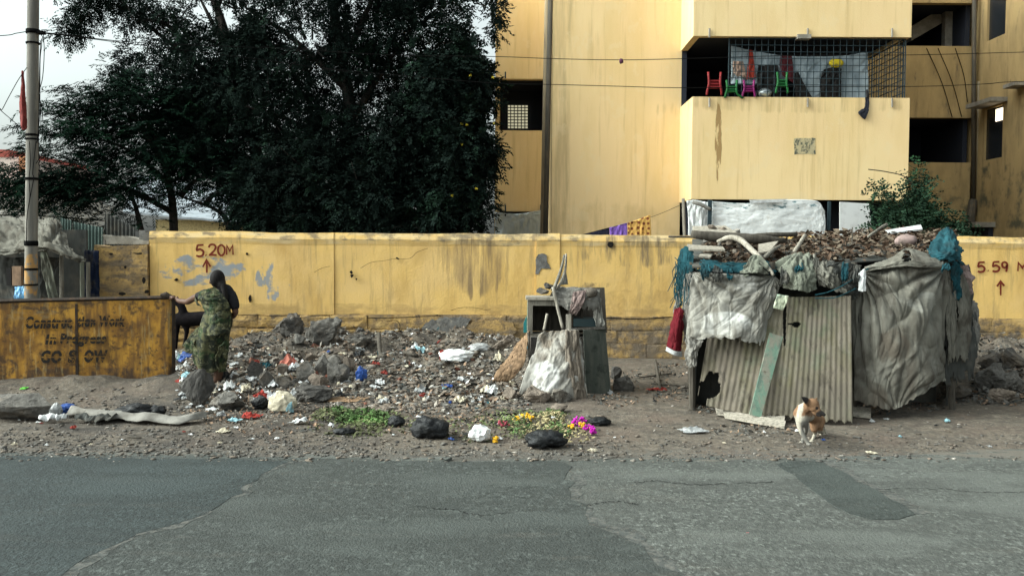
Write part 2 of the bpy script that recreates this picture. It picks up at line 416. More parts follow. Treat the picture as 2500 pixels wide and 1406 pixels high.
put('ground', np.stack([X_.ravel(), Y_.ravel(), Z_.ravel()], 1), np.stack([a_, a_ + 1, a_ + nx + 1, a_ + nx], 1), M['dirt'], smooth=True, kind='structure')

def sheet(name, poly, z, m, drop=.03, dense=.12, jit=.02, seed=0):
    """flat irregular sheet with a worn, jagged rim; poly = ground points (x, y)"""
    R = random.Random(seed); out = []
    for i, a in enumerate(poly):
        b = poly[(i + 1) % len(poly)]
        L = math.hypot(b[0] - a[0], b[1] - a[1]); k = max(1, min(90, int(L / dense)))
        for q in range(k):
            t = q / k
            x, y = a[0] + (b[0] - a[0]) * t, a[1] + (b[1] - a[1]) * t
            n = vnoise(np.array([x * 3.1, y * 3.1, seed]), seed) * 2.2 + R.uniform(-1, 1)
            out.append((x + jit * n, y + jit * n * .8, z))
    n = len(out)
    low = [(x, y, z - drop) for x, y, _ in out]
    Fc = [tuple(range(n))] + [(i, n + i, n + (i + 1) % n, (i + 1) % n) for i in range(n)]
    return put(name, np.array(out + low), Fc, m, kind='structure')
def gp(px, py): v = G(px, py, 0); return (v.x, v.y)
# old coarse asphalt carriageway
edge = [gp(-300, 1100), gp(0, 1104), gp(260, 1106), gp(520, 1112), gp(720, 1118), gp(1000, 1122), gp(1250, 1124), gp(1500, 1124), gp(1760, 1122), gp(2000, 1118), gp(2250, 1108), gp(2500, 1098), gp(2900, 1090)]
sheet('road', [(-120, -5.0), (120, -5.0), (120, edge[-1][1] + .1)] + edge[::-1] + [(-120, edge[0][1])], .012, M['asphalt'], seed=3, jit=.07)
# smoother resurfaced half, ending in a ragged edge across the road
sheet('asphalt_overlay', [(-60, -4.5), gp(1900, 1620), gp(1760, 1480), gp(1640, 1406), gp(1590, 1362), gp(1490, 1310), gp(1432, 1288), gp(1420, 1262), gp(1425, 1238), gp(1398, 1220), gp(1402, 1182), gp(1385, 1160), gp(1368, 1134), gp(1250, 1131), gp(1000, 1128), gp(700, 1124), gp(400, 1117), gp(0, 1110), gp(-700, 1108), (-60, 7.2)], .0155, M['asphalt_smooth'], drop=.02, seed=5, jit=.03)
sheet('asphalt_patch', [gp(-900, 1112), gp(0, 1116), gp(380, 1122), gp(705, 1132), gp(650, 1152), gp(612, 1180), gp(585, 1196), gp(575, 1212), gp(535, 1224), gp(500, 1262), gp(430, 1285), gp(330, 1310), gp(255, 1345), gp(180, 1390), gp(120, 1440), gp(-900, 1500)], .0185, M['asphalt_dark'], drop=.02, seed=8, jit=.025)
M['asphalt_worn'] = mat('asphalt_worn', (.105, .105, .095), [((.06, .066, .063), (30, 24, 30), .42, .56, .9, 2), ((.125, .12, .108), 14, .55, .66, .8, 3)], rough=.9, bump=(60, .6, .012), alpha=((7, 9, 7), .34, .52))
def seam(pts, w0, w1, z, seed):
    R = random.Random(seed); A = [gp(*p) for p in pts]; B = []
    for i, (x, y) in enumerate(A):
        a, b = A[max(i - 1, 0)], A[min(i + 1, len(A) - 1)]; tx, ty = b[0] - a[0], b[1] - a[1]; L = math.hypot(tx, ty)
        w = R.uniform(w0, w1); B.append((x - ty / L * w, y + tx / L * w))
    C = [(x + (x - b[0]) * .5, y + (y - b[1]) * .5) for (x, y), b in zip(A, B)]
    sheet('worn_seam', C + B[::-1], z, M['asphalt_worn'], drop=.01, dense=.05, jit=.022, seed=seed)
seam([(700, 1133), (650, 1152), (612, 1180), (585, 1196), (575, 1212), (535, 1224), (500, 1262), (430, 1285), (330, 1310), (255, 1345), (180, 1390), (120, 1440)], .02, .10, .0172, 3)
seam([(1368, 1134), (1385, 1160), (1402, 1182), (1398, 1220), (1425, 1238), (1420, 1262), (1432, 1288), (1490, 1310), (1590, 1362), (1640, 1406), (1760, 1480)], .03, .17, .0138, 4)
seam([(2000, 1126), (2050, 1152), (2118, 1190), (2170, 1220), (2238, 1258)], .03, .12, .0138, 5)
M['road_crack'] = mat('road_crack', (.022, .023, .022), rough=.95)
def road_crack(pts, w, z, seed):
    R = random.Random(seed); A = crom(np.array([gp(*p) for p in pts]), 60); V = []; Fc = []
    for i, (x, y) in enumerate(A):
        x += R.uniform(-.012, .012); y += R.uniform(-.02, .02); ww = w * R.uniform(.2, 1.2)
        V += [(x, y - ww, z), (x + ww, y + ww, z)]
        if i: Fc.append((2 * i - 2, 2 * i, 2 * i + 1, 2 * i - 1))
    put('road_crack', np.array(V), Fc, M['road_crack'], kind='structure')
road_crack([(1550, 1182), (1600, 1178), (1680, 1186), (1800, 1184), (1890, 1180)], .009, .0145, 1)
road_crack([(1015, 1240), (1060, 1248), (1110, 1250), (1170, 1262), (1260, 1256)], .006, .0175, 2)
road_crack([(1420, 1240), (1500, 1228), (1560, 1236)], .007, .0145, 3)
road_crack([(2080, 1200), (2250, 1196), (2420, 1206), (2560, 1204)], .006, .0145, 4)
sheet('asphalt_strip', [gp(1898, 1138), gp(1925, 1128), gp(2000, 1126), gp(2050, 1152), gp(2118, 1190), gp(2170, 1220), gp(2238, 1258), gp(2200, 1270), gp(2125, 1274), gp(2080, 1258), gp(2040, 1240), gp(2015, 1220), gp(1960, 1190), gp(1935, 1165)], .0155, M['asphalt_new'], drop=.02, seed=9, jit=.02)

# ------------------------------------------------------------------ boundary wall
WB = .25
wall = thing('boundary_wall', 'long weathered yellow compound wall with rough stone plinth', 'wall', (wx(1300), YW, 0))
def rough_panel(name, x0, x1, z0, z1, yf, th, m, amp=.012, topj=.012, step=.09, seed=0, leftj=0):
    n = max(2, int((x1 - x0) / step)); k = max(2, int((z1 - z0) / step))
    u = np.linspace(x0, x1, n); w = np.linspace(z0, z1, k)
    U, W = np.meshgrid(u, w)
    tj = topj * fbm(np.stack([U * 1.1, 0 * U, 0 * U], -1), seed, 4) * (W - z0) / (z1 - z0)
    W = W + tj
    if leftj:
        lj = leftj * fbm(np.stack([0 * W, W * 4, 0 * W], -1), seed + 3, 3)
        U = U + lj * (1 - (U - x0) / (x1 - x0)) ** 2
    D = amp * fbm(np.stack([U * 1.7, W * 1.7, 0 * U + seed], -1), seed + 1, 4)
    # rounded top
    D = D + (.03 * sstep(z1 - .06, z1, W) ** 2 - .022 * sstep(z1 - .20, z1 - .15, W)) * (1 if name == 'panel' else 0)
    Vf = np.stack([U, yf + D, W], -1).reshape(-1, 3)
    Vb = np.stack([U, 0 * U + yf + th, W], -1).reshape(-1, 3)
    Fc = []
    for i in range(k - 1):
        for j in range(n - 1):
            a = i * n + j; Fc.append((a, a + 1, a + n + 1, a + n))
            b = a + n * k; Fc.append((b, b + n, b + n + 1, b + 1))
    o = n * k
    for j in range(n - 1):
        a = (k - 1) * n + j; Fc.append((a, a + 1, o + a + 1, o + a))
        Fc.append((j, o + j, o + j + 1, j + 1))
    for i in range(k - 1):
        a = i * n; Fc.append((a, a + n, o + a + n, o + a))
        a = i * n + n - 1; Fc.append((a, o + a, o + a + n, a + n))
    return put(name, np.concatenate([Vf, Vb]), Fc, m, wall, smooth=False)
zt, zc, zp = wz(571), wz(596), wz(769)
xs = [wx(366), wx(815), wx(1309), wx(1366), wx(1990), wx(2560), 12.0]
offs = [0, .022, -.012, .012, 0, .014]
for i in range(6):
    rough_panel('panel', xs[i] + .001, xs[i + 1] - .001, zp - .01, zt, YW + offs[i], WB, M['wall_paint'], seed=20 + i, topj=.035)
# broken end of the wall, thicker and rougher
eb = rough_panel('broken_end', wx(229), wx(363), -.05, wz(598, 300), YW - .03, .38, M['plinth'], amp=.05, topj=.10, leftj=.10, step=.05, seed=61)
eb['label'] = 'crumbling unplastered end of the yellow wall'
rough_panel('broken_end', wx(262), wx(363), wz(596, 300), wz(571, 320), YW + .0, .34, M['concrete'], amp=.05, topj=.16, leftj=.25, step=.04, seed=63)
rough_panel('broken_end', wx(338), wx(370), .5, wz(567, 350), YW + .04, .30, M['cement'], amp=.05, topj=.05, step=.05, seed=65)
# recessed core behind the plinth stones
MB().box(wx(300), 12.0, YW + .015, YW + WB - .01, -.1, zp + .0).build('mortar_bed', M['mortar'], wall)
R = random.Random(4)
def stone_mesh(w, hh, d, seed):
    n, k = 11, 7
    V = []; Fc = []
    U, W = np.meshgrid(np.linspace(-.5, .5, n), np.linspace(-.5, .5, k))
    e = 1 - np.maximum(np.abs(U) * 2, np.abs(W) * 2) ** 6
    D = -d * (.5 + .5 * e) + d * .7 * fbm(np.stack([U * w * 4 + seed, W * hh * 3, 0 * U], -1), seed, 4)
    jx = .018 * fbm(np.stack([U * 3, W * 3, 0 * U + 2], -1), seed + 7, 2); jz = .018 * fbm(np.stack([U * 3, W * 3, 0 * U + 8], -1), seed + 9, 2)
    Vf = np.stack([U * w + jx, D, W * hh + jz], -1).reshape(-1, 3)
    Vb = np.stack([U * w, 0 * U + .09, W * hh], -1).reshape(-1, 3)
    o = n * k
    for i in range(k - 1):
        for j in range(n - 1):
            a = i * n + j; Fc.append((a, a + 1, a + n + 1, a + n))
    rim = [j for j in range(n)] + [i * n + n - 1 for i in range(1, k)] + [(k - 1) * n + j for j in range(n - 2, -1, -1)] + [i * n for i in range(k - 2, 0, -1)]
    for q in range(len(rim)):
        a, b = rim[q], rim[(q + 1) % len(rim)]; Fc.append((a, o + a, o + b, b))
    return mesh_np('plinth_stone', np.concatenate([Vf, Vb]), Fc)
stones = [stone_mesh(1, 1, .034, s) for s in range(6)]
for me in stones: me.materials.append(M['plinth'])
courses = [(zp - .012, .21), (zp - .24, .20), (zp - .46, .23)]
for (ztop, hh) in courses:
    x = wx(372) + R.uniform(0, .3)
    while x < 9.6:
        w = R.uniform(.30, .85)
        o = bpy.data.objects.new('plinth_stone', R.choice(stones)); COL.objects.link(o)
        smooth_zone = x > wx(830)
        o.location = (x + w / 2, YW + (.0 if not smooth_zone else -.004) + R.uniform(-.012, .012), ztop - hh / 2 + R.uniform(-.008, .008))
        o.scale = (w - (.0 if smooth_zone else .012), .3 if smooth_zone else .8, hh + (.012 if smooth_zone else R.uniform(-.012, .006)))
        o.rotation_euler = (0, R.uniform(-.02, .02), R.uniform(-.01, .01))
        o.parent = wall; o.matrix_parent_inverse = Matrix.Translation(-wall.location)
        x += w
# grey cement patches, cracks, holes and painted measure marks
def poly_patch(name, pts, Y, m, parent, th=.012, jit=1.5, seed=0, dense=6):
    R = random.Random(seed); out = []
    for i, a in enumerate(pts):
        b = pts[(i + 1) % len(pts)]; L = math.hypot(b[0] - a[0], b[1] - a[1]); k = max(1, int(L / dense))
        for q in range(k):
            t = q / k
            out.append((a[0] + (b[0] - a[0]) * t + R.uniform(-jit, jit), a[1] + (b[1] - a[1]) * t + R.uniform(-jit, jit)))
    n = len(out)
    V = [P(x, y, Y) for x, y in out]; V2 = [v + Vector((0, th, 0)) for v in V]
    return put(name, np.array([tuple(v) for v in V + V2]), [tuple(range(n))] + [(i, (i + 1) % n, n + (i + 1) % n, n + i) for i in range(n)], m, parent)
poly_patch('plaster_patch', [(1308, 627), (1322, 618), (1334, 622), (1336, 640), (1346, 658), (1330, 655), (1322, 655), (1316, 670), (1307, 668)], YW - .024, M['cement'], wall, th=.03, seed=2)
poly_patch('plaster_patch', [(1020, 812), (1048, 782), (1110, 772), (1150, 780), (1132, 800), (1160, 830), (1178, 846), (1060, 842), (1030, 838)], YW - .075, M['cement'], wall, th=.05, seed=3, jit=3)
poly_patch('plaster_patch', [(1128, 795), (1175, 780), (1250, 786), (1262, 812), (1230, 828), (1205, 845), (1160, 838)], YW - .068, M['plinth'], wall, th=.05, seed=4, jit=3)
for (x, y, rx, ry) in [(1491, 597, 8, 8), (970, 631, 4, 3), (857, 665, 3, 4), (859, 673, 4, 4), (870, 681, 2, 3), (602, 620, 3, 3), (610, 728, 3, 9), (430, 683, 5, 3), (298, 717, 9, 5), (305, 652, 3, 4), (270, 620, 5, 3), (335, 619, 12, 2), (350, 684, 4, 8), (358, 712, 5, 5)]:  # flat near-black patches paint the dark of small wall holes
    yy = YW - .022 if x > 366 else YW - .085
    poly_patch('hole_shade', [(x + rx * math.cos(t * .785), y + ry * math.sin(t * .785)) for t in range(8)], yy, M['hole'], wall, th=.02, jit=1.2, seed=x, dense=50)
def ribbon(pts, wpx, Y, seed=0, wob=.12):
    """flat painted stroke on a plane at distance Y; pts in pixels"""
    pts = [Vector((a, b)) for a, b in pts]; R = random.Random(seed)
    V = []; Fc = []
    for i, p in enumerate(pts):
        t0 = (p - pts[i - 1]).normalized() if i else (pts[1] - p).normalized()
        t1 = (pts[i + 1] - p).normalized() if i < len(pts) - 1 else t0
        t = (t0 + t1); t = t.normalized() if t.length > 1e-3 else t1
        nrm = Vector((-t.y, t.x)); k = 1 / max(.6, nrm.dot(Vector((-t0.y, t0.x))))
        ww = wpx * .5 * k * (1 + R.uniform(-wob, wob))
        if i in (0, len(pts) - 1): ww *= .85
        for s in (-1, 1):
            q = p + nrm * ww * s; V.append(P(q.x, q.y, Y))
    for i in range(len(pts) - 1): Fc.append((2 * i, 2 * i + 1, 2 * i + 3, 2 * i + 2))
    return V, Fc
def spl(pts, n): return [tuple(q) for q in crom(pts, n)]
def strokes(name, lst, wpx, Y, m, parent, seed=0):
    mb = MB()
    for i, s in enumerate(lst):
        V, Fc = ribbon(s, wpx, Y - i * .0008, seed + i); mb.add(V, Fc)
    return mb.build(name, m, parent)
GL = {'5': [[(.95, 0), (.15, .03)], spl([(.17, .0), (.08, .45), (.5, .37), (.92, .58), (.82, .9), (.4, 1), (0, .93)], 22)],
      '2': [spl([(.02, .28), (.2, .04), (.6, 0), (.88, .2), (.7, .55), (.12, .96)], 18), [(.05, .97), (.55, .93), (1, .96)]],
      '0': [spl([(.5, 0), (.08, .25), (.05, .7), (.45, 1), (.9, .8), (.95, .3), (.5, 0)], 24)],
      'M': [[(0, 1), (.06, .03), (.5, .62), (.94, 0), (1, 1)]],
      '9': [spl([(.85, .3), (.6, .56), (.18, .46), (.14, .12), (.5, 0), (.86, .16), (.86, .55), (.7, 1)], 24)],
      '.': [[(.3, .9), (.55, .98)]]}
def glyph(ch, x0, x1, y0, y1):
    return [[(x0 + a * (x1 - x0), y0 + b * (y1 - y0)) for a, b in st] for st in GL[ch]]
YT = YW - .026
for ch, bx in zip('5.20M', [(479, 498, 598, 626), (500, 506, 598, 625), (509, 529, 597, 624), (532, 549, 597, 624), (553, 569, 599, 622)]):
    strokes('painted_digit', glyph(ch, *bx), 5, YT, M['maroon'], wall, seed=ord(ch))
strokes('painted_arrow', [[(505, 666), (505, 650), (504, 636)], [(495, 652), (504, 635), (514, 651)]], 5, YT, M['maroon'], wall)
for ch, bx in zip('5.59M', [(2387, 2405, 640, 664), (2410, 2417, 640, 662), (2423, 2441, 639, 663), (2445, 2461, 640, 664), (2485, 2507, 641, 662)]):
    strokes('painted_digit', glyph(ch, *bx), 5, YT, M['maroon'], wall, seed=ord(ch) + 3)
strokes('painted_arrow', [[(2443, 721), (2443, 705), (2443, 690)], [(2434, 699), (2443, 687), (2452, 698)]], 5, YT, M['maroon'], wall, seed=4)
for i, (pts, w) in enumerate([([(880, 655), (905, 641), (935, 637), (962, 632), (1000, 631), (1018, 616), (1045, 606)], .8), ([(1100, 758), (1125, 751), (1160, 751), (1182, 756), (1198, 755)], .9), ([(945, 785), (965, 782), (975, 790), (976, 803), (968, 815)], 1.6), ([(767, 665), (785, 655), (806, 650)], .8), ([(560, 768), (700, 771), (830, 771), (930, 776), (1080, 770)], 1.6), ([(1480, 776), (1560, 778), (1640, 774)], 2.5)]):
    strokes('crack', [spl(pts, 26)], w, YW - .03 if i not in (2,) else YW - .09, M['hole'], wall, seed=i)

# ------------------------------------------------------------------ apartment building
YB, YM, YL, YR = 16.3, 17.5, 20.2, 23.3
bld = thing('apartment_building', 'yellow apartment block with a caged balcony rising behind the wall', 'building', (4, 18, 0))
TOP = 11.0
bx0, bx1 = P(1690, 300, YB).x, P(2220, 300, YB).x
mx0 = P(1349, 200, YM).x
zA, zB, zD = P(1950, 488, YB).z, P(1950, 238, YB).z, P(1950, 90, YB).z
paint, dirty, ins = M['building_paint'], M['building_shaded'], M['inside']  # the dirty copy is the paint darkened for recess shade, with stains
MB().box(mx0, bx0 + .02, YM, 26, 0, TOP).build('wall', paint, bld)                     # main wall left of the balcony
T = .13
def balcony_band(z0, z1):
    MB().box(bx0, bx1, YB, YB + T, z0, z1).build('parapet', paint, bld)
    MB().box(bx0, bx0 + T, YB + T + .001, YM - .002, z0, z1).build('parapet', paint, bld)
    MB().box(bx1 - T, bx1, YB + T + .001, 20.0, z0, z1).build('parapet', paint, bld)
balcony_band(zA, zB); balcony_band(zD, zD + 1.9)
MB().box(bx0 + T + .003, bx1 - T - .003, YB + T + .003, 20.0, zD + .06, zD + .2).build('ceiling_slab', ins, bld)
MB().box(bx0 + T + .003, bx1 - T - .003, YB + T + .003, 20.0, zA + .05, zA + .75).build('floor_slab', ins, bld)
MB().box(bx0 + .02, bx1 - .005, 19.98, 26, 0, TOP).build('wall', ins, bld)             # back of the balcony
MB().box(bx0 + .025, bx0 + .12, YM + .003, 19.97, zA, TOP).build('wall', ins, bld)
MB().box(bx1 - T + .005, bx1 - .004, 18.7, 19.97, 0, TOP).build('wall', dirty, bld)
for x in (1732, 1972, 2178):                                                            # short drip pipes
    for (ya, yb) in ((70, 92), (240, 262)):
        a = P(x, ya, YB - .03); b = P(x, yb, YB - .03)
        MB().tube([a, b], .018, 6).build('spout', M['concrete'], bld)
poly_patch('bare_patch', [(1938, 338), (1990, 337), (1991, 376), (1940, 377)], YB - .004, mat('bare_patch', (.42, .36, .22), [((.06, .075, .06), (14, 5, 9), .48, .58, .95, 2), ((.55, .45, .25), 11, .5, .62, .8, 4)], bump=(30, .5, .01)), bld, th=.02, jit=1)
bump_ = MB().box(P(1945, 95, YB).x, P(1978, 95, YB).x, YB - .06, YB + .1, P(1945, 96, YB).z, P(1945, 86, YB).z).build('drip_stone', M['concrete'], bld)
# the balcony cage, wide meshes of flat bar
def grille(name, a, b, c, nx_, nz_, r, parent, m, frame=True):
    """a bottom-left, b bottom-right, c top-left world points"""
    a, b, c = Vector(a), Vector(b), Vector(c); u, v = b - a, c - a
    g = thing_part(name, parent) if False else None
    mb = MB()
    for i in range(nx_ + 1):
        p = a + u * (i / nx_); mb.tube([p, p + v], r * (1.8 if i in (0, nx_) and frame else 1), 5)
    n = u.cross(v).normalized() * r * 1.4
    for i in range(nz_ + 1):
        p = a + v * (i / nz_) + n; mb.tube([p, p + u], r * (1.8 if i in (0, nz_) and frame else 1), 5)
    return mb.build(name, m, parent)
gy0 = YB + .09
grille('grille', (P(1778, 238, gy0).x, gy0, zB + .0), (bx1 - .06, gy0, zB), (P(1778, 238, gy0).x, gy0, zD - .02), 27, 9, .0065, bld, M['iron'])
grille('grille', (bx1 - .07, YB + .15, zB), (bx1 - .07, 18.6, zB), (bx1 - .07, YB + .15, zD), 18, 9, .008, bld, M['iron'])
# left recess with a grilled opening
lx0, lx1 = P(1209, 250, YL).x, mx0 + .3
zl = lambda py: P(1270, py, YL).z
MB().box(lx0, lx1, YL, YL + .2, zl(516), zl(319)).build('wall', paint, bld)
MB().box(lx0, lx1, YL, YL + .2, zl(193), TOP).build('wall', paint, bld)
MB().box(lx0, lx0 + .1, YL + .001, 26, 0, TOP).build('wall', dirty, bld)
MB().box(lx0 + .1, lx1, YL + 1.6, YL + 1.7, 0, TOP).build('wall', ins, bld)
MB().box(lx0 + .11, lx1, YL + .21, YL + 1.59, zl(193) + .02, zl(193) + .15).build('ceiling_slab', ins, bld)
MB().box(lx0 + .11, lx1, YL + .21, YL + 1.59, zl(319) - .6, zl(319) - .45).build('floor_slab', ins, bld)
gl = P(1238, 316, YL + 1.5); gr = P(1290, 316, YL + 1.5); gt = P(1238, 256, YL + 1.5)
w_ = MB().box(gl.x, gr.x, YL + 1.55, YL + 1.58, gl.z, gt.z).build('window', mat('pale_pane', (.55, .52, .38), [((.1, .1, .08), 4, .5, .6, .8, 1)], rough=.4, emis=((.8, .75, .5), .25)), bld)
grille('grille', gl, (gr.x, gl.y, gl.z), gt, 6, 8, .012, bld, M['iron'])
for (x, ya, yb) in ((1234, 176, 192), (1234, 500, 522), (1320, 500, 522), (1238, -4, 10)):
    MB().tube([P(x, ya, YL - .04), P(x, yb, YL - .04)], .016, 6).build('spout', M['iron'], bld)
# rain pipes in the corner
def pipe(px0, py0, px1, py1, Y, r, m, clamps=()):
    o = MB().tube([P(px0, py0, Y), P(px1, py1, Y)], r, 12).build('drain_pipe', m, bld, smooth=True)
    for c in clamps:
        t = (c - py0) / (py1 - py0); p = P(px0 + (px1 - px0) * t, c, Y)
        MB().tube([p - Vector((0, 0, .03)), p + Vector((0, 0, .03))], r * 1.25, 12).build('clamp', M['pipe_dark'], o)
pipe(1345, -60, 1331, 600, 17.55, .05, M['pipe_dark'], (30, 255, 455))
pipe(1337, -60, 1324, 600, 17.75, .05, M['pipe_pale'], (30, 250, 460))
# right recess, two open landings
rx1 = P(2372, 300, YR).x
zr = lambda py: P(2300, py, YR).z
for (a, b) in ((560 + 20, 397), (288, 113), (8, -260)):
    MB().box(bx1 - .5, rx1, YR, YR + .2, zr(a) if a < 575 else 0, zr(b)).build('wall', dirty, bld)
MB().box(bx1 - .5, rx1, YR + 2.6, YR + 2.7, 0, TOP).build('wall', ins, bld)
for py in (397, 113): MB().box(bx1 - .5, rx1, YR + .21, YR + 2.59, zr(py) - .9, zr(py) - .75).build('floor_slab', ins, bld)
for py in (288, 8): MB().box(bx1 - .5, rx1, YR + .21, YR + 2.59, zr(py) + .03, zr(py) + .15).build('ceiling_slab', ins, bld)
MB().box(rx1 - .12, rx1 - .002, YR + .21, YR + 2.59, 0, TOP).build('wall', ins, bld)
stair = [P(2225, 100, YR + 1.2), P(2330, 40, YR + 1.2), P(2330, 0, YR + 1.2), P(2225, 66, YR + 1.2)]
MB().slab(*stair, (0, 1, 0), 1.0).build('stair_flight', M['concrete'], bld)
MB().box(P(2308, 60, YR + .9).x, P(2335, 60, YR + .9).x, YR + .9, YR + 1.1, zr(115), zr(0)).build('pillar', M['concrete'], bld)
# wing that comes forward on the right, its wall seen edge-on
WX = rx1 + .1
wyA, wyB = 22.85, 22.0
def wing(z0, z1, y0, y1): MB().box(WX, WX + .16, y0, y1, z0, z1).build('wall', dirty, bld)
zw1a, zw1b = P(2425, 388, 22.4).z, P(2425, 262, 22.4).z
zw2a, zw2b = P(2425, 92, 22.4).z, P(2425, -60, 22.4).z
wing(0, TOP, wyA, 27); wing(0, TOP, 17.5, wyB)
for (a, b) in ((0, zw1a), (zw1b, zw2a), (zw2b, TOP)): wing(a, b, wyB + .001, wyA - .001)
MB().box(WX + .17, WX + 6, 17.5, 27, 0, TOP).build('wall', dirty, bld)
pane_m = flatmat('dark_pane', (.02, .024, .03), .25, .3, 5, .5)
for (a, b) in ((zw1a, zw1b), (zw2a, zw2b)):
    o = MB().box(WX + .06, WX + .08, wyB, wyA, a, b).build('window', pane_m, bld)
    f = MB()
    for t in (0, .5, 1): f.box(WX + .03, WX + .055, wyB + (wyA - wyB) * t - .02, wyB + (wyA - wyB) * t + .02, a + .003, b - .003)
    f.build('window_frame', M['iron'], o)
lit = MB().box(WX + .035, WX + .058, wyB + .05, wyB + .40, zw1b - .36, zw1b - .06).build('lit_pane', mat('lit_pane', (.9, .8, .6), emis=((1, .86, .62), 1.2)), bld)
fb = MB()
for t in (0, .33, .66, 1): fb.box(WX + .018, WX + .032, wyB + .05 + .35 * t - .008, wyB + .05 + .35 * t + .008, zw1b - .36, zw1b - .06)
fb.box(WX + .012, WX + .017, wyB + .05, wyB + .40, zw1b - .22, zw1b - .20)
fb.build('window_frame', M['iron'], lit)
MB().box(WX - .42, WX - .003, 21.8, 23.0, zw1b + .05, zw1b + .15).build('sunshade', M['concrete'], bld)
MB().box(WX - .35, WX - .003, 20.9, 21.4, P(2490, 212, 21.1).z, P(2490, 203, 21.1).z).build('sunshade', M['concrete'], bld)
MB().box(WX - .5, WX - .003, 22.2, 23.2, P(2400, 555, 22.4).z, P(2400, 543, 22.4).z).build('sunshade', M['concrete'], bld)
MB().box(WX - .12, WX - .002, 22.3, 23.2, P(2400, 600, 22.4).z, P(2400, 556, 22.4).z).build('dark_block', ins, bld)  # dark block set under the ledge
for (p0, p1, r, m) in (((2379, -40), (2376, 500), .055, M['pipe_dark']), ((2390, 200), (2386, 500), .04, M['pipe_pale'])):
    pipe(p0[0], p0[1], p1[0], p1[1], YR - .12, r, m, (190, 250))
MB().tube([P(2376, 490, YR - .12), P(2370, 530, YR - .25), P(2372, 580, YR - .25)], .11, 10).build('drain_pipe', M['pipe_dark'], bld)
for k, (a, b) in enumerate((((2262, 118), (2325, 287)), ((2290, 118), (2348, 286)), ((2332, 118), (2362, 250)))):
    MB().tube(path([P(a[0], a[1], YR - .03), P((a[0] + b[0]) / 2 + 6, (a[1] + b[1]) / 2, YR - .06), P(b[0], b[1], YR - .03)], 9), .010, 5).build('cable', M['wire'], bld)
# ------------------------------------------------------------------ trees
def leafmat(name, c):
    return mat(name, c, [(tuple(q * .5 for q in c), 1.1, .42, .62, .9, 1), ((c[0] * 2.0, c[1] * 2.6, c[2] * 1.8), 1.6, .54, .70, .7, 4), ((c[0] * 1.7, c[1] * 1.8, c[2] * 1.4), 9, .58, .72, .7, 2)], rough=.9, spec=.04)  # the broad lighter layer paints lit clumps into the leaf colour
M['neem'] = leafmat('neem_leaf', (.009, .0165, .0135))
M['neem_light'] = leafmat('neem_leaf_light', (.016, .025, .014))
M['gulmohar'] = leafmat('gulmohar_leaf', (.007, .020, .013))
M['shrub'] = leafmat('shrub_leaf', (.022, .046, .028))
M['bark'] = mat('bark', (.035, .030, .026), [((.016, .014, .013), (12, 12, 3), .45, .62, .9, 1)], rough=.95, bump=((18, 18, 5), .8, .03))
def pinnate(base, d, up, L, nl, ll, lw, rs, droop=.25):
    """many compound leaves at once: returns quads. base,d,up: (n,3)"""
    n = len(base)
    s = np.cross(d, up); s /= np.linalg.norm(s, axis=1, keepdims=True) + 1e-9
    nn = np.cross(s, d)
    t = np.linspace(.15, 1.0, nl)
    V = []
    for k, tk in enumerate(t):
        c = base + d * (L * tk)[:, None] - np.array([0, 0, 1]) * (L * droop * tk * tk)[:, None]
        for sg in (-1, 1):
            fw = .45 + .35 * tk
            ax = s * sg * (1 - .3 * tk) + d * fw + nn * rs.normal(0, .25, (n, 1)); ax[:, 2] -= .35
            ax /= np.linalg.norm(ax, axis=1, keepdims=True)
            wv = np.cross(ax, nn + rs.normal(0, .35, (n, 3))); wv /= np.linalg.norm(wv, axis=1, keepdims=True) + 1e-9
            l = ll * rs.uniform(.75, 1.2, (n, 1)) * (1 - .25 * abs(tk - .5)); w = lw * rs.uniform(.8, 1.15, (n, 1))
            V.append(np.stack([c, c + ax * l * .45 + wv * w, c + ax * l, c + ax * l * .5 - wv * w], 1))
    V = np.concatenate(V).reshape(-1, 3)
    return V
def crown_points(blobs, rs, per):
    B, D = [], []
    for (px, py, Y, rx, rz, ry, nc) in blobs:
        c = np.array(P(px, py, Y)); k = Y / F
        r = np.array([rx * k, ry, rz * k])
        q = rs.normal(size=(nc, 3)); q /= np.linalg.norm(q, axis=1, keepdims=True)
        q *= rs.uniform(.25, 1.0, (nc, 1)) ** .5
        cc = c + q * r
        for m in cc:
            n = max(3, int(per * rs.uniform(.5, 1.4))); sg = rs.uniform(.16, .30)
            o = rs.normal(size=(n, 3)); o /= np.linalg.norm(o, axis=1, keepdims=True)
            B.append(m + o * sg * rs.uniform(.1, 1, (n, 1))); dd = o + rs.normal(0, .45, (n, 3)); dd[:, 2] -= .15
            D.append(dd / np.linalg.norm(dd, axis=1, keepdims=True))
    return np.concatenate(B), np.concatenate(D)
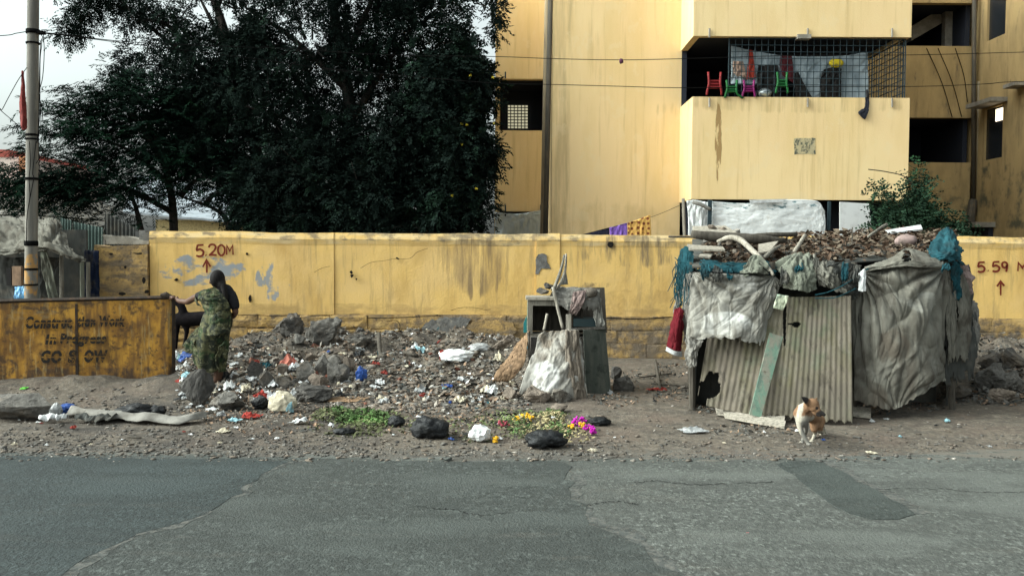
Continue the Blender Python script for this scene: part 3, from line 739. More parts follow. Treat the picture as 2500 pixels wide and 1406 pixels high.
def tree(name, label, blobs, mt, trunk, limbs, per=20, L=.24, nl=6, ll=.085, lw=.014, seed=0, group='trees behind the wall', clip=None, droop=.25, tr=.16):
    rs = np.random.RandomState(seed)
    t0 = Vector(trunk[0]); t = thing(name, label, 'tree', (t0.x, t0.y, 0), group)
    pts = [Vector((t0.x, t0.y, -.05))] + [Vector(q) for q in trunk[1:]]
    mb = MB().tube(path(pts, 14), list(np.linspace(tr, tr * .45, 14)), 9, jit=.08, seed=seed)
    mb.build('trunk', M['bark'], t, smooth=True)
    for i, lb in enumerate(limbs):
        a = [Vector(q) for q in lb]
        MB().tube(path(a, 10), list(np.linspace(tr * .5, tr * .10, 10)), 7, jit=.08, seed=seed + i).build('limb', M['bark'], t, smooth=True)
    B, D = crown_points(blobs, rs, per)
    if clip is not None:
        k = clip(B); B, D = B[k], D[k]
    up = np.tile([0, 0, 1.0], (len(B), 1)) + rs.normal(0, .35, (len(B), 3))
    V = pinnate(B, D, up, rs.uniform(.7, 1.25, len(B)) * L, nl, ll, lw, rs, droop)
    Fc = np.arange(len(V)).reshape(-1, 4)
    put('crown', V, Fc, mt, t)
    # twigs that carry the clumps
    tw = MB(); cs = [np.array(P(b[0], b[1], b[2])) for b in blobs]
    for i in rs.choice(len(B), min(170, len(B)), False):
        p = B[i]; c = cs[int(np.argmin([np.linalg.norm(p - q) for q in cs]))]
        q = p + (c - p) * .75
        m = (p + q) / 2 + rs.normal(0, .08, 3)
        tw.tube([q, m, p], [.022, .014, .006], 4, cap=False)
    tw.build('twigs', M['bark'], t, kind='stuff')
    return t
GAPS = [(750, 98, 46, 26), (828, 214, 22, 16), (815, 268, 26, 10), (1172, 60, 26, 50), (1188, 130, 20, 36), (806, 322, 8, 12), (618, 372, 16, 16), (890, 175, 18, 8), (860, 35, 12, 22), (1105, 45, 12, 18), (700, 180, 12, 8), (560, 50, 30, 40), (500, 40, 26, 26), (935, 75, 14, 10), (680, 60, 10, 14)]
def yfront(B):
    px = 1250 + B[:, 0] / B[:, 1] * F; py = 620 - (B[:, 2] - CAM_H) / B[:, 1] * F
    n = fbm(B * 1.8, 77, 3); k = B[:, 1] > YW + .55
    for (x, y, rx, ry) in GAPS: k &= ((px - x) / rx) ** 2 + ((py - y) / ry) ** 2 > 1.0 + n * 1.2
    return k
Yt = 18.0
tree('neem_tree', 'tallest dark neem tree with dense crown beside the yellow block',
     [(760, 120, Yt, 210, 150, 1.5, 130), (640, 300, Yt, 200, 160, 1.5, 170), (900, 130, 18.6, 150, 170, 1.4, 90), (1010, 70, 18.4, 130, 120, 1.2, 90), (560, 120, 18.2, 130, 90, 1.2, 55), (700, -120, Yt, 330, 140, 1.7, 120), (1000, -110, 18.4, 160, 120, 1.3, 60)],
     M['neem'], [P(858, 600, Yt), P(856, 420, Yt), P(850, 230, Yt), P(820, 60, Yt), P(800, -120, Yt)],
     [[P(855, 380, Yt), P(720, 300, Yt - .3), P(600, 260, Yt - .5)], [P(852, 300, Yt), P(930, 180, Yt), P(1010, 60, Yt + .3)], [P(848, 220, Yt), P(720, 100, Yt), P(600, 20, Yt)], [P(840, 150, Yt), P(900, 20, Yt), P(960, -100, Yt)]],
     seed=1, clip=yfront)
tree('neem_tree', 'spreading neem tree with bare limbs against the pale sky behind the pole',
     [(430, 60, 18.8, 130, 60, .9, 24), (300, 12, 18.8, 110, 30, .8, 20), (480, 210, 18.4, 150, 110, 1.2, 90), (330, 160, 18.6, 60, 34, .5, 8), (200, 45, 18.8, 45, 40, .5, 9), (300, 185, 18.6, 40, 40, .5, 9), (600, 30, 18.8, 120, 80, 1.0, 22), (520, 330, 18.2, 170, 130, 1.2, 130), (230, -30, 18.8, 90, 50, .8, 20), (180, 85, 18.8, 34, 20, .4, 4)],
     M['neem'], [P(650, 600, 18.6), P(640, 450, 18.6), P(600, 280, 18.6), P(560, 110, 18.7), P(500, -60, 18.8)],
     [[P(600, 280, 18.6), P(480, 160, 18.7), P(370, 70, 18.8), P(300, 10, 18.8)], [P(575, 170, 18.6), P(520, 60, 18.7), P(480, -20, 18.8)], [P(610, 330, 18.6), P(500, 300, 18.5), P(400, 280, 18.5)], [P(480, 160, 18.7), P(420, 70, 18.8), P(330, 40, 18.8)], [P(560, 110, 18.7), P(530, 40, 18.8), P(560, -50, 18.8)]],
     seed=2, clip=yfront, tr=.15)
tree('flowering_tree', 'dark bushy tree with a few yellow flowers against the building corner',
     [(1080, 250, 17.0, 120, 110, .9, 110), (1130, 380, 16.6, 80, 120, .8, 90), (990, 380, 17.0, 120, 130, .9, 120), (1100, 490, 16.6, 100, 80, .8, 70), (1150, 190, 17.2, 55, 80, .7, 36), (930, 490, 16.8, 110, 80, .9, 80), (1195, 375, 16.4, 24, 24, .3, 6), (1140, 90, 17.4, 60, 80, .7, 22), (1190, 30, 17.6, 40, 60, .5, 10)],
     M['neem'], [P(1075, 600, 17.0), P(1070, 450, 17.0), P(1060, 300, 17.0), P(1080, 180, 17.0)],
     [[P(1068, 420, 17.0), P(1120, 350, 16.8), P(1150, 260, 16.9)], [P(1065, 380, 17), P(1000, 340, 17), P(950, 320, 17)]],
     seed=3, clip=yfront, L=.22, ll=.09, lw=.018, tr=.10)
tree('bushy_tree', 'low dark bushy tree filling the gap just above the wall',
     [(760, 430, 17.2, 150, 120, 1.0, 130), (640, 480, 17.0, 110, 90, .9, 85), (860, 520, 16.8, 120, 60, .8, 60), (700, 545, 16.6, 110, 45, .7, 46), (820, 350, 17.6, 110, 110, .9, 80), (980, 560, 16.6, 160, 30, .6, 40)],
     M['neem'], [P(760, 600, 17.2), P(762, 480, 17.2), P(770, 380, 17.3)],
     [[P(762, 480, 17.2), P(680, 440, 17.1), P(630, 420, 17)], [P(764, 450, 17.2), P(850, 400, 17.3), P(880, 360, 17.4)]],
     seed=4, clip=yfront, tr=.09)
# gulmohar: flat tiers of feathery fronds
def fronds(name, label, tiers, trunk, limbs, seed, tr=.10):
    rs = np.random.RandomState(seed)
    t0 = Vector(trunk[0]); t = thing(name, label, 'tree', (t0.x, t0.y, 0), 'trees behind the wall')
    MB().tube(path([Vector((t0.x, t0.y, -.05))] + [Vector(q) for q in trunk[1:]], 12), list(np.linspace(tr, tr * .5, 12)), 8, jit=.08).build('trunk', M['bark'], t, smooth=True)
    for i, lb in enumerate(limbs):
        MB().tube(path([Vector(q) for q in lb], 10), list(np.linspace(tr * .6, tr * .12, 10)), 7, jit=.08, seed=i).build('limb', M['bark'], t, smooth=True)
    B, D = [], []
    for (px, py, Y, rx, rz, ry, n) in tiers:
        c = np.array(P(px, py, Y)); k = Y / F
        q = rs.uniform(-1, 1, (n, 3)); B.append(c + q * np.array([rx * k, ry, rz * k]))
        d = rs.normal(size=(n, 3)) * np.array([1, .8, .16]) + np.array([-.35, -.2, -.08]); D.append(d / np.linalg.norm(d, axis=1, keepdims=True))
    B, D = np.concatenate(B), np.concatenate(D)
    up = np.tile([0, 0, 1.0], (len(B), 1)) + rs.normal(0, .1, (len(B), 3))
    V = pinnate(B, D, up, rs.uniform(.7, 1.2, len(B)) * .42, 12, .11, .011, rs, .22)
    put('crown', V, np.arange(len(V)).reshape(-1, 4), M['gulmohar'], t)
fronds('gulmohar_tree', 'gulmohar with flat tiers of feathery fronds behind the concrete pole',
       [(230, 225, 17.2, 70, 10, .6, 50), (200, 262, 17.0, 95, 14, .7, 90), (170, 318, 16.8, 95, 14, .7, 100), (300, 250, 17.2, 90, 40, .8, 190), (300, 330, 17, 120, 36, .8, 260), (230, 290, 17, 110, 30, .8, 150), (260, 430, 17, 170, 50, .9, 330), (120, 460, 16.6, 130, 30, .7, 150), (190, 370, 16.8, 110, 14, .7, 110), (330, 400, 17, 150, 40, .9, 200), (130, 420, 16.6, 130, 16, .7, 150), (200, 460, 16.6, 140, 22, .7, 170), (60, 445, 16.4, 75, 16, .6, 75), (130, 500, 16.4, 110, 16, .6, 90), (360, 480, 17, 120, 26, .8, 110), (270, 530, 16.8, 110, 20, .6, 60), (420, 300, 17.4, 100, 80, .8, 220), (470, 400, 17.3, 110, 60, .8, 190), (560, 450, 17.3, 70, 50, .6, 110), (330, 260, 17.4, 110, 60, .8, 160), (25, 400, 16.4, 40, 6, .4, 18), (40, 480, 16.4, 60, 14, .5, 36), (340, 200, 17.4, 60, 30, .6, 60)],
       [P(425, 600, 17.2), P(424, 540, 17.2), P(410, 440, 17.2), P(380, 330, 17.2)],
       [[P(422, 520, 17.2), P(330, 470, 17.0), P(220, 440, 16.8), P(120, 425, 16.6)], [P(412, 450, 17.2), P(320, 370, 17.0), P(210, 330, 16.8)], [P(400, 400, 17.2), P(320, 280, 17.1), P(230, 240, 17.0)], [P(560, 560, 17.0), P(545, 525, 17.0), P(500, 500, 17.1), P(440, 480, 17.2)], [P(500, 500, 17.1), P(530, 470, 17.0), P(590, 455, 17)], [P(440, 480, 17.2), P(480, 440, 17.2), P(540, 430, 17.2)], [P(345, 565, 16.8), P(330, 500, 16.8), P(300, 440, 16.8)]], seed=9)
# small yellow flowers on the tree by the building
rs = np.random.RandomState(5)
fl = [(1148, 185), (1203, 190), (1127, 303), (1140, 305), (1206, 300), (1128, 352), (1163, 462), (1104, 478)]
fv = MB()
for (x, y) in fl:
    c = P(x, y, 15.7 + rs.uniform(0, .3))
    for k in range(6):
        d = Vector(rs.normal(0, 1, 3)).normalized() * .030; e = d.cross(Vector(rs.normal(0, 1, 3))).normalized() * .018
        fv.add([c, c + d * .6 + e, c + d, c + d * .6 - e], [(0, 1, 2, 3)])
ft = [o for o in COL.objects if o.name.startswith('flowering_tree')][0]
fv.build('flowers', flatmat('yellow_flower', (.45, .36, .03)), ft, kind='stuff')
# scrub shrub above the shack
def shrub(name, label, blobs, seed, m, per=14, group=None):
    rs = np.random.RandomState(seed); c0 = P(blobs[0][0], blobs[0][1], blobs[0][2])
    t = thing(name, label, 'shrub', (c0.x, c0.y, 0), group)
    B, D = crown_points(blobs, rs, per)
    up = np.tile([0, 0, 1.0], (len(B), 1)) + rs.normal(0, .5, (len(B), 3))
    V = pinnate(B, D, up, rs.uniform(.6, 1.2, len(B)) * .13, 3, .06, .020, rs, .15)
    put('foliage', V, np.arange(len(V)).reshape(-1, 4), m, t)
    st = MB()
    for i in rs.choice(len(B), min(60, len(B)), False):
        st.tube([(c0.x + rs.normal(0, .15), c0.y + rs.normal(0, .1), .3), tuple(B[i] * .5 + np.array([c0.x, c0.y, c0.z]) * .5), tuple(B[i])], [.014, .010, .004], 4, cap=False)
    st.build('stems', M['bark'], t, kind='stuff')
    return t
sh = shrub('shrub', 'leafy green shrub poking up over the wall behind the shack roof', [(2235, 540, 15.3, 70, 40, .4, 60), (2300, 560, 15.3, 45, 22, .3, 26), (2170, 540, 15.2, 45, 40, .3, 26), (2245, 490, 15.3, 22, 50, .25, 22), (2240, 440, 15.3, 10, 20, .1, 5), (2150, 470, 15.1, 26, 10, .2, 5), (2200, 500, 15.2, 30, 16, .2, 8), (2330, 580, 15.2, 30, 14, .2, 10)], 12, M['shrub'])
MB().tube(path([P(2120, 414, 15.2), P(2165, 420, 15.2), P(2215, 435, 15.25), P(2240, 480, 15.3)], 10), .009, 5).build('stems', M['bark'], sh)

# ------------------------------------------------------------------ far buildings at the left
fb1 = thing('far_house', 'pale house with pink walls and red parapet in the far distance', 'building', (P(20, 500, 42).x, 42, 0))
a, b = P(-160, 420, 42), P(58, 366, 42)
MB().box(a.x, b.x, 42, 50, 0, b.z - .35).build('wall', mat('pink_wall', (.55, .42, .38), [((.62, .55, .5), 2, .4, .6, 1, 1)]), fb1)
MB().box(a.x, P(22, 366, 42).x, 41.95, 50.05, b.z - .35 + .003, b.z).build('roof', flatmat('red_parapet', (.38, .09, .07)), fb1)
MB().box(P(46, 380, 41.8).x, P(64, 380, 41.8).x, 41.8, 41.95, P(46, 420, 41.8).z, P(46, 382, 41.8).z).build('window', flatmat('orange_panel', (.6, .26, .13)), fb1)
fb2 = thing('far_house', 'low white shed with stepped courses behind the gulmohar fronds', 'building', (P(20, 520, 30).x, 30, 0))
for k in range(4):
    MB().box(P(-120, 500, 30).x, P(95 - 4 * k, 500, 30).x, 30 - .05 * k, 36, P(0, 560 - 18 * k, 30).z, P(0, 545 - 18 * k, 30).z if k < 3 else P(0, 478, 30).z).build('wall', flatmat('white_course', (.52, .5, .46)), fb2)
MB().box(P(-120, 500, 30).x, P(70, 500, 30).x, 30.2, 36, 0, P(0, 500, 30).z).build('wall', flatmat('white_wall', (.5, .48, .44)), fb2)
fb3 = thing('far_shed', 'grey sheet-roofed shed glimpsed under the tree limbs', 'building', (P(450, 520, 26).x, 26, 0))
r0, r1, r2, r3 = P(300, 520, 25), P(600, 548, 25), P(590, 470, 30), P(330, 430, 30)
MB().slab(r0, r1, r2, r3, (0, 0, 1), .05).build('roof', mat('grey_sheet', (.30, .34, .38), [((.16, .18, .2), (3, 3, 3), .45, .62, .9, 1)], rough=.5), fb3)
MB().box(P(380, 540, 25.4).x, P(600, 540, 25.4).x, 25.4, 29, 0, P(400, 528, 25.4).z - .1).build('wall', flatmat('cream_wall', (.5, .4, .2)), fb3)

# ------------------------------------------------------------------ pole, cables, overhead wires
YP = 12.3
pl = thing('utility_pole', 'tall grey concrete utility pole with rust-stained foot behind the sign', 'utility pole', (P(75, 735, YP).x, YP, 0))
pts = [P(73, 980, YP), P(75, 735, YP), P(78, 400, YP), P(81, 0, YP), P(83, -300, YP)]
pts[0].z = -.1
MB().tube(path(pts, 14), list(np.linspace(.086, .070, 14)), 14).build('shaft', M['pole'], pl, smooth=True)
for (y, hh) in ((78, 5), (106, 2), (330, 2.5), (340, 2), (437, 3), (594, 6), (657, 2.5), (695, 2)):
    t = P(75 + (735 - y) * .0085, y, YP); k = hh * YP / F
    MB().tube([t - Vector((0, 0, k)), t + Vector((0, 0, k))], .090, 14).build('band', M['wire'], pl, smooth=True)
MB().box(P(93, 80, YP).x, P(108, 80, YP).x, YP - .05, YP + .05, P(93, 84, YP).z, P(93, 77, YP).z).build('bracket', M['wire'], pl)
for k, pp in enumerate([[(98, 84), (104, 92), (99, 110), (96, 200), (94, 330), (96, 420)], [(106, 84), (108, 130), (104, 190), (95, 230), (102, 262), (105, 300)], [(97, 100), (102, 110), (98, 150), (97, 280), (90, 350)], [(96, 230), (100, 300), (92, 340), (104, 370), (88, 400)], [(72, 345), (74, 400), (71, 437), (73, 480), (66, 530), (64, 600)], [(88, 345), (80, 420), (82, 437), (70, 500)]]):
    MB().tube(path([P(x, y, YP - .10) for x, y in pp], 24), .0055, 5).build('cable', M['wire'], pl)
def wire(pts, n=30, r=.006, name='overhead_wire', label='', m=None, group='wires strung across the street'):
    mb = MB().tube(path([P(*p) for p in pts], n), r, 5)
    return mb.build(name, m or M['wire'], label=label, cat='wire', group=group)
wire([(-200, 95, 11.8), (0, 88, 12), (40, 82, 12.2), (70, 77, YP)], label='wire running off from the pole top to the picture edge')
wire([(105, 80, YP), (165, 86, 12.6), (330, 104, 13.5), (640, 118, 14.5)], label='upper wire from the pole bracket into the tree crowns')
wire([(105, 82, YP), (180, 90, 12.6), (320, 108, 13.5), (650, 148, 14.6), (900, 185, 15)], label='lower wire from the pole bracket into the tree crowns')
wire([(640, 116, 15), (950, 135, 15), (1213, 139, 15), (1350, 144, 15), (1515, 147, 15), (1670, 144, 15), (1950, 136, 15), (2220, 135, 15), (2500, 128, 15), (2800, 120, 15)], n=50, label='upper of two wires crossing before the yellow building')
wire([(760, 165, 15), (1000, 187, 15), (1213, 204, 15), (1350, 207, 15), (1500, 211, 15), (1670, 215, 15), (1950, 212, 15), (2220, 212, 15), (2400, 206, 15), (2480, 200, 15), (2800, 190, 15)], n=50, label='lower of two wires crossing before the yellow building')
blob('cloth_scrap', P(1517, 150, 14.97), (.03, .02, .04), flatmat('purple_scrap', (.10, .03, .06)), sub=2, ridge=.3, label='tiny purple rag caught on the upper wire', cat='rag')
wire([(0, 265, 11.9), (5, 268, 11.9), (20, 240, 12), (45, 195, 12.1), (66, 165, 12.2)], n=20, r=.005, label='slack wire looping from the red cloth at the frame edge')
wire([(-30, 235, 11.9), (0, 268, 11.9), (25, 290, 12), (60, 320, 12.2)], n=16, r=.005, label='slack wire sloping down to the pole foot of the red cloth')
cloth('red_flag', [[(52, 175, 12.15), (55, 172, 12.15), (58, 177, 12.15)], [(50, 215, 12.13), (55, 214, 12.10), (62, 216, 12.15)], [(46, 262, 12.13), (55, 262, 12.09), (66, 262, 12.16)], [(49, 300, 12.13), (56, 303, 12.1), (66, 300, 12.16)], [(54, 317, 12.14), (60, 318, 12.12), (66, 314, 12.16)]], flatmat('red_flag', (.20, .035, .03), .9, .5, 14), nu=16, nv=40, amp=.012, fx=3, fy=2, label='furled dull red flag tied to the side of the utility pole', cat='flag')
# ------------------------------------------------------------------ fabrics, wood, metal
def fabric(name, c, dirt=(.10, .09, .075), light=None, sc=4, rough=.95, str_=.75, seed=1, extra=()):
    ly = [(tuple(q * .55 for q in c), (sc * 2, sc * 2, sc * .7), .44, .64, .75, seed), (dirt, sc * 1.3, .50, .68, str_, seed + 2)]
    ly.append((light or tuple(min(.85, q * 1.5) for q in c), sc * .8, .56, .72, .7, seed + 4))
    ly.append((tuple(q * .5 for q in c), (sc * 5, sc * 5, sc * .5), .56, .70, .55, seed + 6))
    return mat(name, c, ly + list(extra), rough=rough, spec=.1, bump=[((22, 22, 8), .22, .012), (110, .3, .004)])
M['tarp_pale'] = fabric('tarp_pale', (.29, .28, .25), dirt=(.095, .085, .07), light=(.50, .49, .46), sc=2.8, extra=[((.60, .60, .57), 3.5, .36, .56, .8, 40, (P(1770, 790, 9).x, P(1770, 790, 9).z, .38, .16)), ((.13, .12, .10), (9, 9, 1.6), .52, .64, .7, 42)])
M['tarp_grey'] = fabric('tarp_grey', (.165, .158, .134), dirt=(.062, .054, .043), light=(.31, .305, .27), sc=2.6, str_=.85, seed=5, extra=[((.085, .07, .055), 5, .36, .54, .8, 44, (P(2180, 850, 9).x, P(2180, 850, 9).z, .22, .26)), ((.33, .325, .29), (4, 4, 6), .40, .56, .75, 46, (P(2265, 740, 9).x, P(2265, 740, 9).z, .25, .15)), ((.08, .07, .058), (8, 8, 2), .52, .64, .75, 48), ((.10, .085, .068), 3, .36, .56, .8, 49, (P(2120, 950, 9).x, P(2120, 970, 9).z, .22, .25))])
M['tarp_green'] = fabric('tarp_green', (.165, .175, .14), light=(.27, .27, .23), seed=7)
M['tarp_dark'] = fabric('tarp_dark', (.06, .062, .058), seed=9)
M['net_teal'] = fabric('net_teal', (.014, .058, .072), dirt=(.025, .032, .033), light=(.03, .115, .14), seed=11)
M['rag_grey'] = fabric('rag_grey', (.22, .21, .19), seed=13)
M['rag_pink'] = fabric('rag_pink', (.27, .20, .185), seed=15)
M['sack_white'] = fabric('sack_white', (.36, .345, .31), dirt=(.11, .085, .062), light=(.52, .51, .48), sc=3, extra=[((.13, .105, .08), 5, .36, .56, .85, 60, (P(1370, 825, 10).x, P(1370, 825, 10).z, .35, .22)), ((.62, .62, .60), 4, .34, .54, .85, 62, (P(1330, 920, 10).x, P(1330, 920, 10).z, .22, .22))], seed=17)
M['red_bag'] = fabric('red_bag', (.12, .012, .018), dirt=(.10, .015, .018), seed=19, str_=.5)
M['plastic_black'] = mat('plastic_black', (.007, .008, .009), [((.016, .018, .021), 12, .5, .7, .8, 1)], rough=.5, spec=.28, bump=[(9, .6, .05), (30, .5, .02)])
M['plastic_white'] = mat('plastic_white', (.62, .63, .63), [((.40, .40, .40), 15, .5, .68, .7, 1)], rough=.5, spec=.35, bump=(35, .5, .02))
M['plastic_grey'] = mat('plastic_grey', (.34, .35, .35), [((.20, .20, .20), 12, .45, .65, .8, 1)], rough=.5, spec=.35, bump=(35, .5, .02))
M['plastic_blue'] = mat('plastic_blue', (.012, .06, .26), [((.008, .03, .12), 14, .45, .65, .8, 1)], rough=.45, spec=.35, bump=(35, .5, .02))
M['plastic_teal'] = mat('plastic_teal', (.25, .42, .46), [((.12, .25, .30), 14, .45, .65, .8, 1)], rough=.45, spec=.35, bump=(35, .5, .02))
M['paper_cream'] = fabric('paper_cream', (.52, .47, .36), dirt=(.30, .26, .2), sc=12, seed=21)
M['paper_red'] = fabric('paper_red', (.30, .045, .035), dirt=(.18, .03, .03), sc=12, seed=23)
M['cloth_maroon'] = fabric('cloth_maroon', (.11, .014, .055), dirt=(.05, .01, .03), seed=25)
M['card_brown'] = fabric('card_brown', (.28, .19, .13), dirt=(.14, .10, .075), sc=6, seed=27)
def wood(name, c, seed=1, st=(30, 30, 3)):
    return mat(name, c, [(tuple(q * .5 for q in c), st, .44, .64, .9, seed), (tuple(min(.8, q * 1.5) for q in c), st, .58, .74, .7, seed + 3), ((.05, .045, .04), 8, .60, .72, .6, seed + 5)], rough=.92, spec=.15, bump=(st, .6, .015))
M['wood_grey'] = wood('wood_grey', (.20, .185, .155))
M['wood_pale'] = wood('wood_pale', (.33, .30, .25), 3)
M['wood_dark'] = wood('wood_dark', (.085, .075, .062), 5)
M['wood_brown'] = wood('wood_brown', (.27, .175, .105), 7, (9, 9, 24))
M['sheet_metal'] = mat('sheet_metal', (.128, .113, .08), [((.10, .09, .052), (7, 7, 1.2), .42, .62, .9, 1), ((.175, .16, .127), (13, 13, 1), .50, .68, .8, 3), ((.08, .10, .062), (3, 3, 3), .54, .66, .6, 5), ((.06, .05, .036), 9, .56, .70, .8, 7), ((.16, .135, .11), (4, 4, 2), .46, .62, .7, 9), ((.11, .095, .075), (5, 5, 3), .38, .58, .85, 12, (P(1950, 1010, 8.8).x, .1, 2.0, .42)), ((.05, .042, .032), (16, 16, 1.4), .56, .66, .75, 14)], rough=.8, spec=.25, bump=(50, .4, .008))
M['green_plank'] = mat('green_plank', (.14, .225, .17), [((.22, .205, .165), (10, 10, 4), .44, .58, .9, 1), ((.08, .13, .105), 9, .52, .66, .8, 3), ((.10, .085, .065), 14, .58, .68, .8, 5)], rough=.85, bump=(40, .5, .01))
def rockmat(name, c, seed):
    return mat(name, c, [(tuple(q * .5 for q in c), 7, .42, .62, .85, seed), (tuple(q * 1.55 for q in c), 16, .55, .70, .7, seed + 1), ((.17, .135, .10), 2.6, .5, .68, .6, seed + 2), (tuple(q * .35 for q in c), 40, .62, .72, .6, seed + 3)], rough=.95, spec=.15, bump=[(16, .6, .04), (70, .6, .012)])
M['rock'] = rockmat('rock', (.14, .132, .12), 1)
M['rock_dark'] = rockmat('rock_dark', (.088, .083, .077), 5)
M['rock_warm'] = rockmat('rock_warm', (.20, .165, .135), 9)
M['rock_pale'] = rockmat('rock_pale', (.34, .315, .28), 13)
M['brick_red'] = rockmat('brick_red', (.22, .085, .06), 17)

# ------------------------------------------------------------------ road barrier sign
by0, by1 = 10.55, 10.95
def BP(px, py):
    """point on the barrier's plane"""
    Y = by0 + (by1 - by0) * (px + 0) / 425.0
    return P(px, py, Y)
M['barrier'] = mat('barrier', (.43, .215, .03), [
    ((.52, .28, .045), (4, 4, 3), .45, .62, .8, 1), ((.20, .095, .02), 4, .44, .62, .9, 3), ((.075, .042, .022), 14, .55, .66, .85, 5), ((.11, .055, .02), (9, 9, 1.5), .46, .60, .8, 13), ((.06, .035, .02), 7, .54, .64, .85, 15),
    ((.27, .235, .14), (3, 3, 6), .48, .64, .8, 6, (BP(60, 760).x, BP(60, 760).z, .5, .18)),
    ((.055, .035, .025), (6, 6, 3), .44, .58, .9, 7, (BP(210, 935).x, BP(210, 935).z, 2.6, .27)),
    ((.42, .34, .17), (16, 16, 2), .58, .70, .6, 9), ((.045, .03, .022), (3, 3, 5), .50, .62, .85, 11, (BP(10, 905).x, BP(10, 905).z, .35, .2)),
    ((.05, .035, .025), (4, 4, 6), .46, .62, .8, 12, (BP(20, 745).x, BP(20, 745).z, 1.6, .08))], rough=.7, spec=.3, bump=[(4, .3, .03), (40, .4, .01)])
M['rust_dark'] = mat('rust_dark', (.035, .026, .02), [((.10, .055, .03), 14, .52, .68, .8, 2)], rough=.85, bump=(40, .5, .01))
M['stencil'] = mat('stencil', (.018, .016, .014), rough=.85, alpha=(30, .36, .46))
bar = thing('barrier_sign', 'rusty yellow steel road barrier stencilled with construction warning', 'barrier', (BP(200, 950).x, 10.8, 0))
n_, k_ = 60, 26
Vp = []
for i in range(k_):
    for j in range(n_):
        px = -260 + (420 + 260) * j / (n_ - 1); t = i / (k_ - 1)
        top = 738 - 12 * max(px, -50) / 425.0; py = top + (962 - top) * t
        q = BP(px, py); q.y += .014 * float(fbm(np.array([px * .008, t * 3, 1.0]), 3, 3)); Vp.append(q)
Fp = [(i * n_ + j, i * n_ + j + 1, (i + 1) * n_ + j + 1, (i + 1) * n_ + j) for i in range(k_ - 1) for j in range(n_ - 1)]
put('panel', np.array([tuple(v) for v in Vp]), Fp, M['barrier'], bar, smooth=True, solid=.006)
def bbar(p0, p1, r, name, m=M['rust_dark'], push=0):
    a, b = Vector(p0), Vector(p1); a.y += push; b.y += push
    MB().tube([a, b], r, 4).build(name, m, bar)
bbar(BP(-260, 741), BP(424, 726), .026, 'top_rail', push=.005)
bbar(BP(421, 722), BP(421, 985), .030, 'post', push=.02)
bbar(BP(190, 738), BP(190, 980), .028, 'post', push=.06)
bbar(BP(-100, 742), BP(-100, 985), .028, 'post', push=.06)
bbar(BP(-260, 955), BP(420, 955), .024, 'bottom_rail', push=.045)
MB().slab(BP(184, 742) + Vector((0, -.012, 0)), BP(186, 945) + Vector((0, -.012, 0)), BP(193, 945) + Vector((0, -.012, 0)), BP(190, 742) + Vector((0, -.012, 0)), (0, 1, 0), .01).build('seam', M['rust_dark'], bar)
MB().tube([BP(392, 722), BP(405, 720), BP(420, 727)], [.02, .035, .03], 6, jit=.3).build('bent_corner', M['rust_dark'], bar)
def text_mesh(s, shear=.16, off=.05):
    cu = bpy.data.curves.new('t', 'FONT'); cu.body = s; cu.shear = shear; cu.offset = off; cu.resolution_u = 3; cu.space_character = 1.12
    ob = bpy.data.objects.new('t', cu); COL.objects.link(ob)
    dg = bpy.context.evaluated_depsgraph_get(); me = bpy.data.meshes.new_from_object(ob.evaluated_get(dg))
    bpy.data.objects.remove(ob); bpy.data.curves.remove(cu)
    return me
def stencil(s, x0, x1, y0, y1, name):
    me = text_mesh(s); bm = bmesh.new(); bm.from_mesh(me)
    xs_ = [v.co.x for v in bm.verts]; ys_ = [v.co.y for v in bm.verts]
    lo, hi, b, t = min(xs_), max(xs_), min(ys_), max(ys_)
    mid = b + (t - b) * .47; g = (t - b) * .05
    for q in (mid - g, mid + g):
        bmesh.ops.bisect_plane(bm, geom=bm.verts[:] + bm.edges[:] + bm.faces[:], plane_co=(0, q, 0), plane_no=(0, 1, 0))
    bmesh.ops.delete(bm, geom=[f for f in bm.faces if mid - g < f.calc_center_median().y < mid + g], context='FACES')
    V = []
    for v in bm.verts:
        px = x0 + (v.co.x - lo) / (hi - lo) * (x1 - x0); py = y1 - (v.co.y - b) / (t - b) * (y1 - y0)
        q = BP(px, py); q.y -= .028; V.append(tuple(q))
    Fc = [tuple(v.index for v in f.verts) for f in bm.faces]; bm.free()
    put(name, np.array(V), Fc, M['stencil'], bar)
stencil('Construc', 65, 180, 772, 802, 'lettering'); stencil('tion', 192, 236, 772, 798, 'lettering'); stencil('Work', 245, 308, 770, 797, 'lettering')
stencil('In', 113, 141, 815, 840, 'lettering'); stencil('Progress', 149, 262, 813, 846, 'lettering')
stencil('GO', 103, 154, 854, 886, 'lettering'); stencil('S', 168, 188, 853, 886, 'lettering'); stencil('OW', 208, 266, 853, 884, 'lettering')

# ------------------------------------------------------------------ tarpaulin shelter behind the barrier
shel = thing('tarpaulin_shelter', 'sagging grey tarpaulin shelter behind the barrier at the wall end', 'shelter', (P(90, 740, 13).x, 13, 0))
cloth('tarpaulin', [[(-120, 500, 13.9), (0, 520, 13.8), (60, 536, 13.7), (100, 530, 13.7), (135, 535, 13.8), (150, 545, 13.9)], [(-120, 560, 13.2), (0, 566, 13.2), (60, 575, 13.1), (110, 570, 13.0), (150, 580, 13.0), (175, 600, 13.0)], [(-120, 600, 12.9), (0, 606, 12.9), (60, 606, 12.8), (110, 600, 12.6), (165, 615, 12.55), (205, 622, 12.6)], [(-120, 622, 12.9), (0, 624, 12.9), (60, 620, 12.8), (115, 618, 12.6), (170, 636, 12.5), (208, 640, 12.55)]], M['tarp_grey'], shel, nu=80, nv=40, amp=.085, fx=6, fy=4, seed=3, rag=.06, fine=.01)
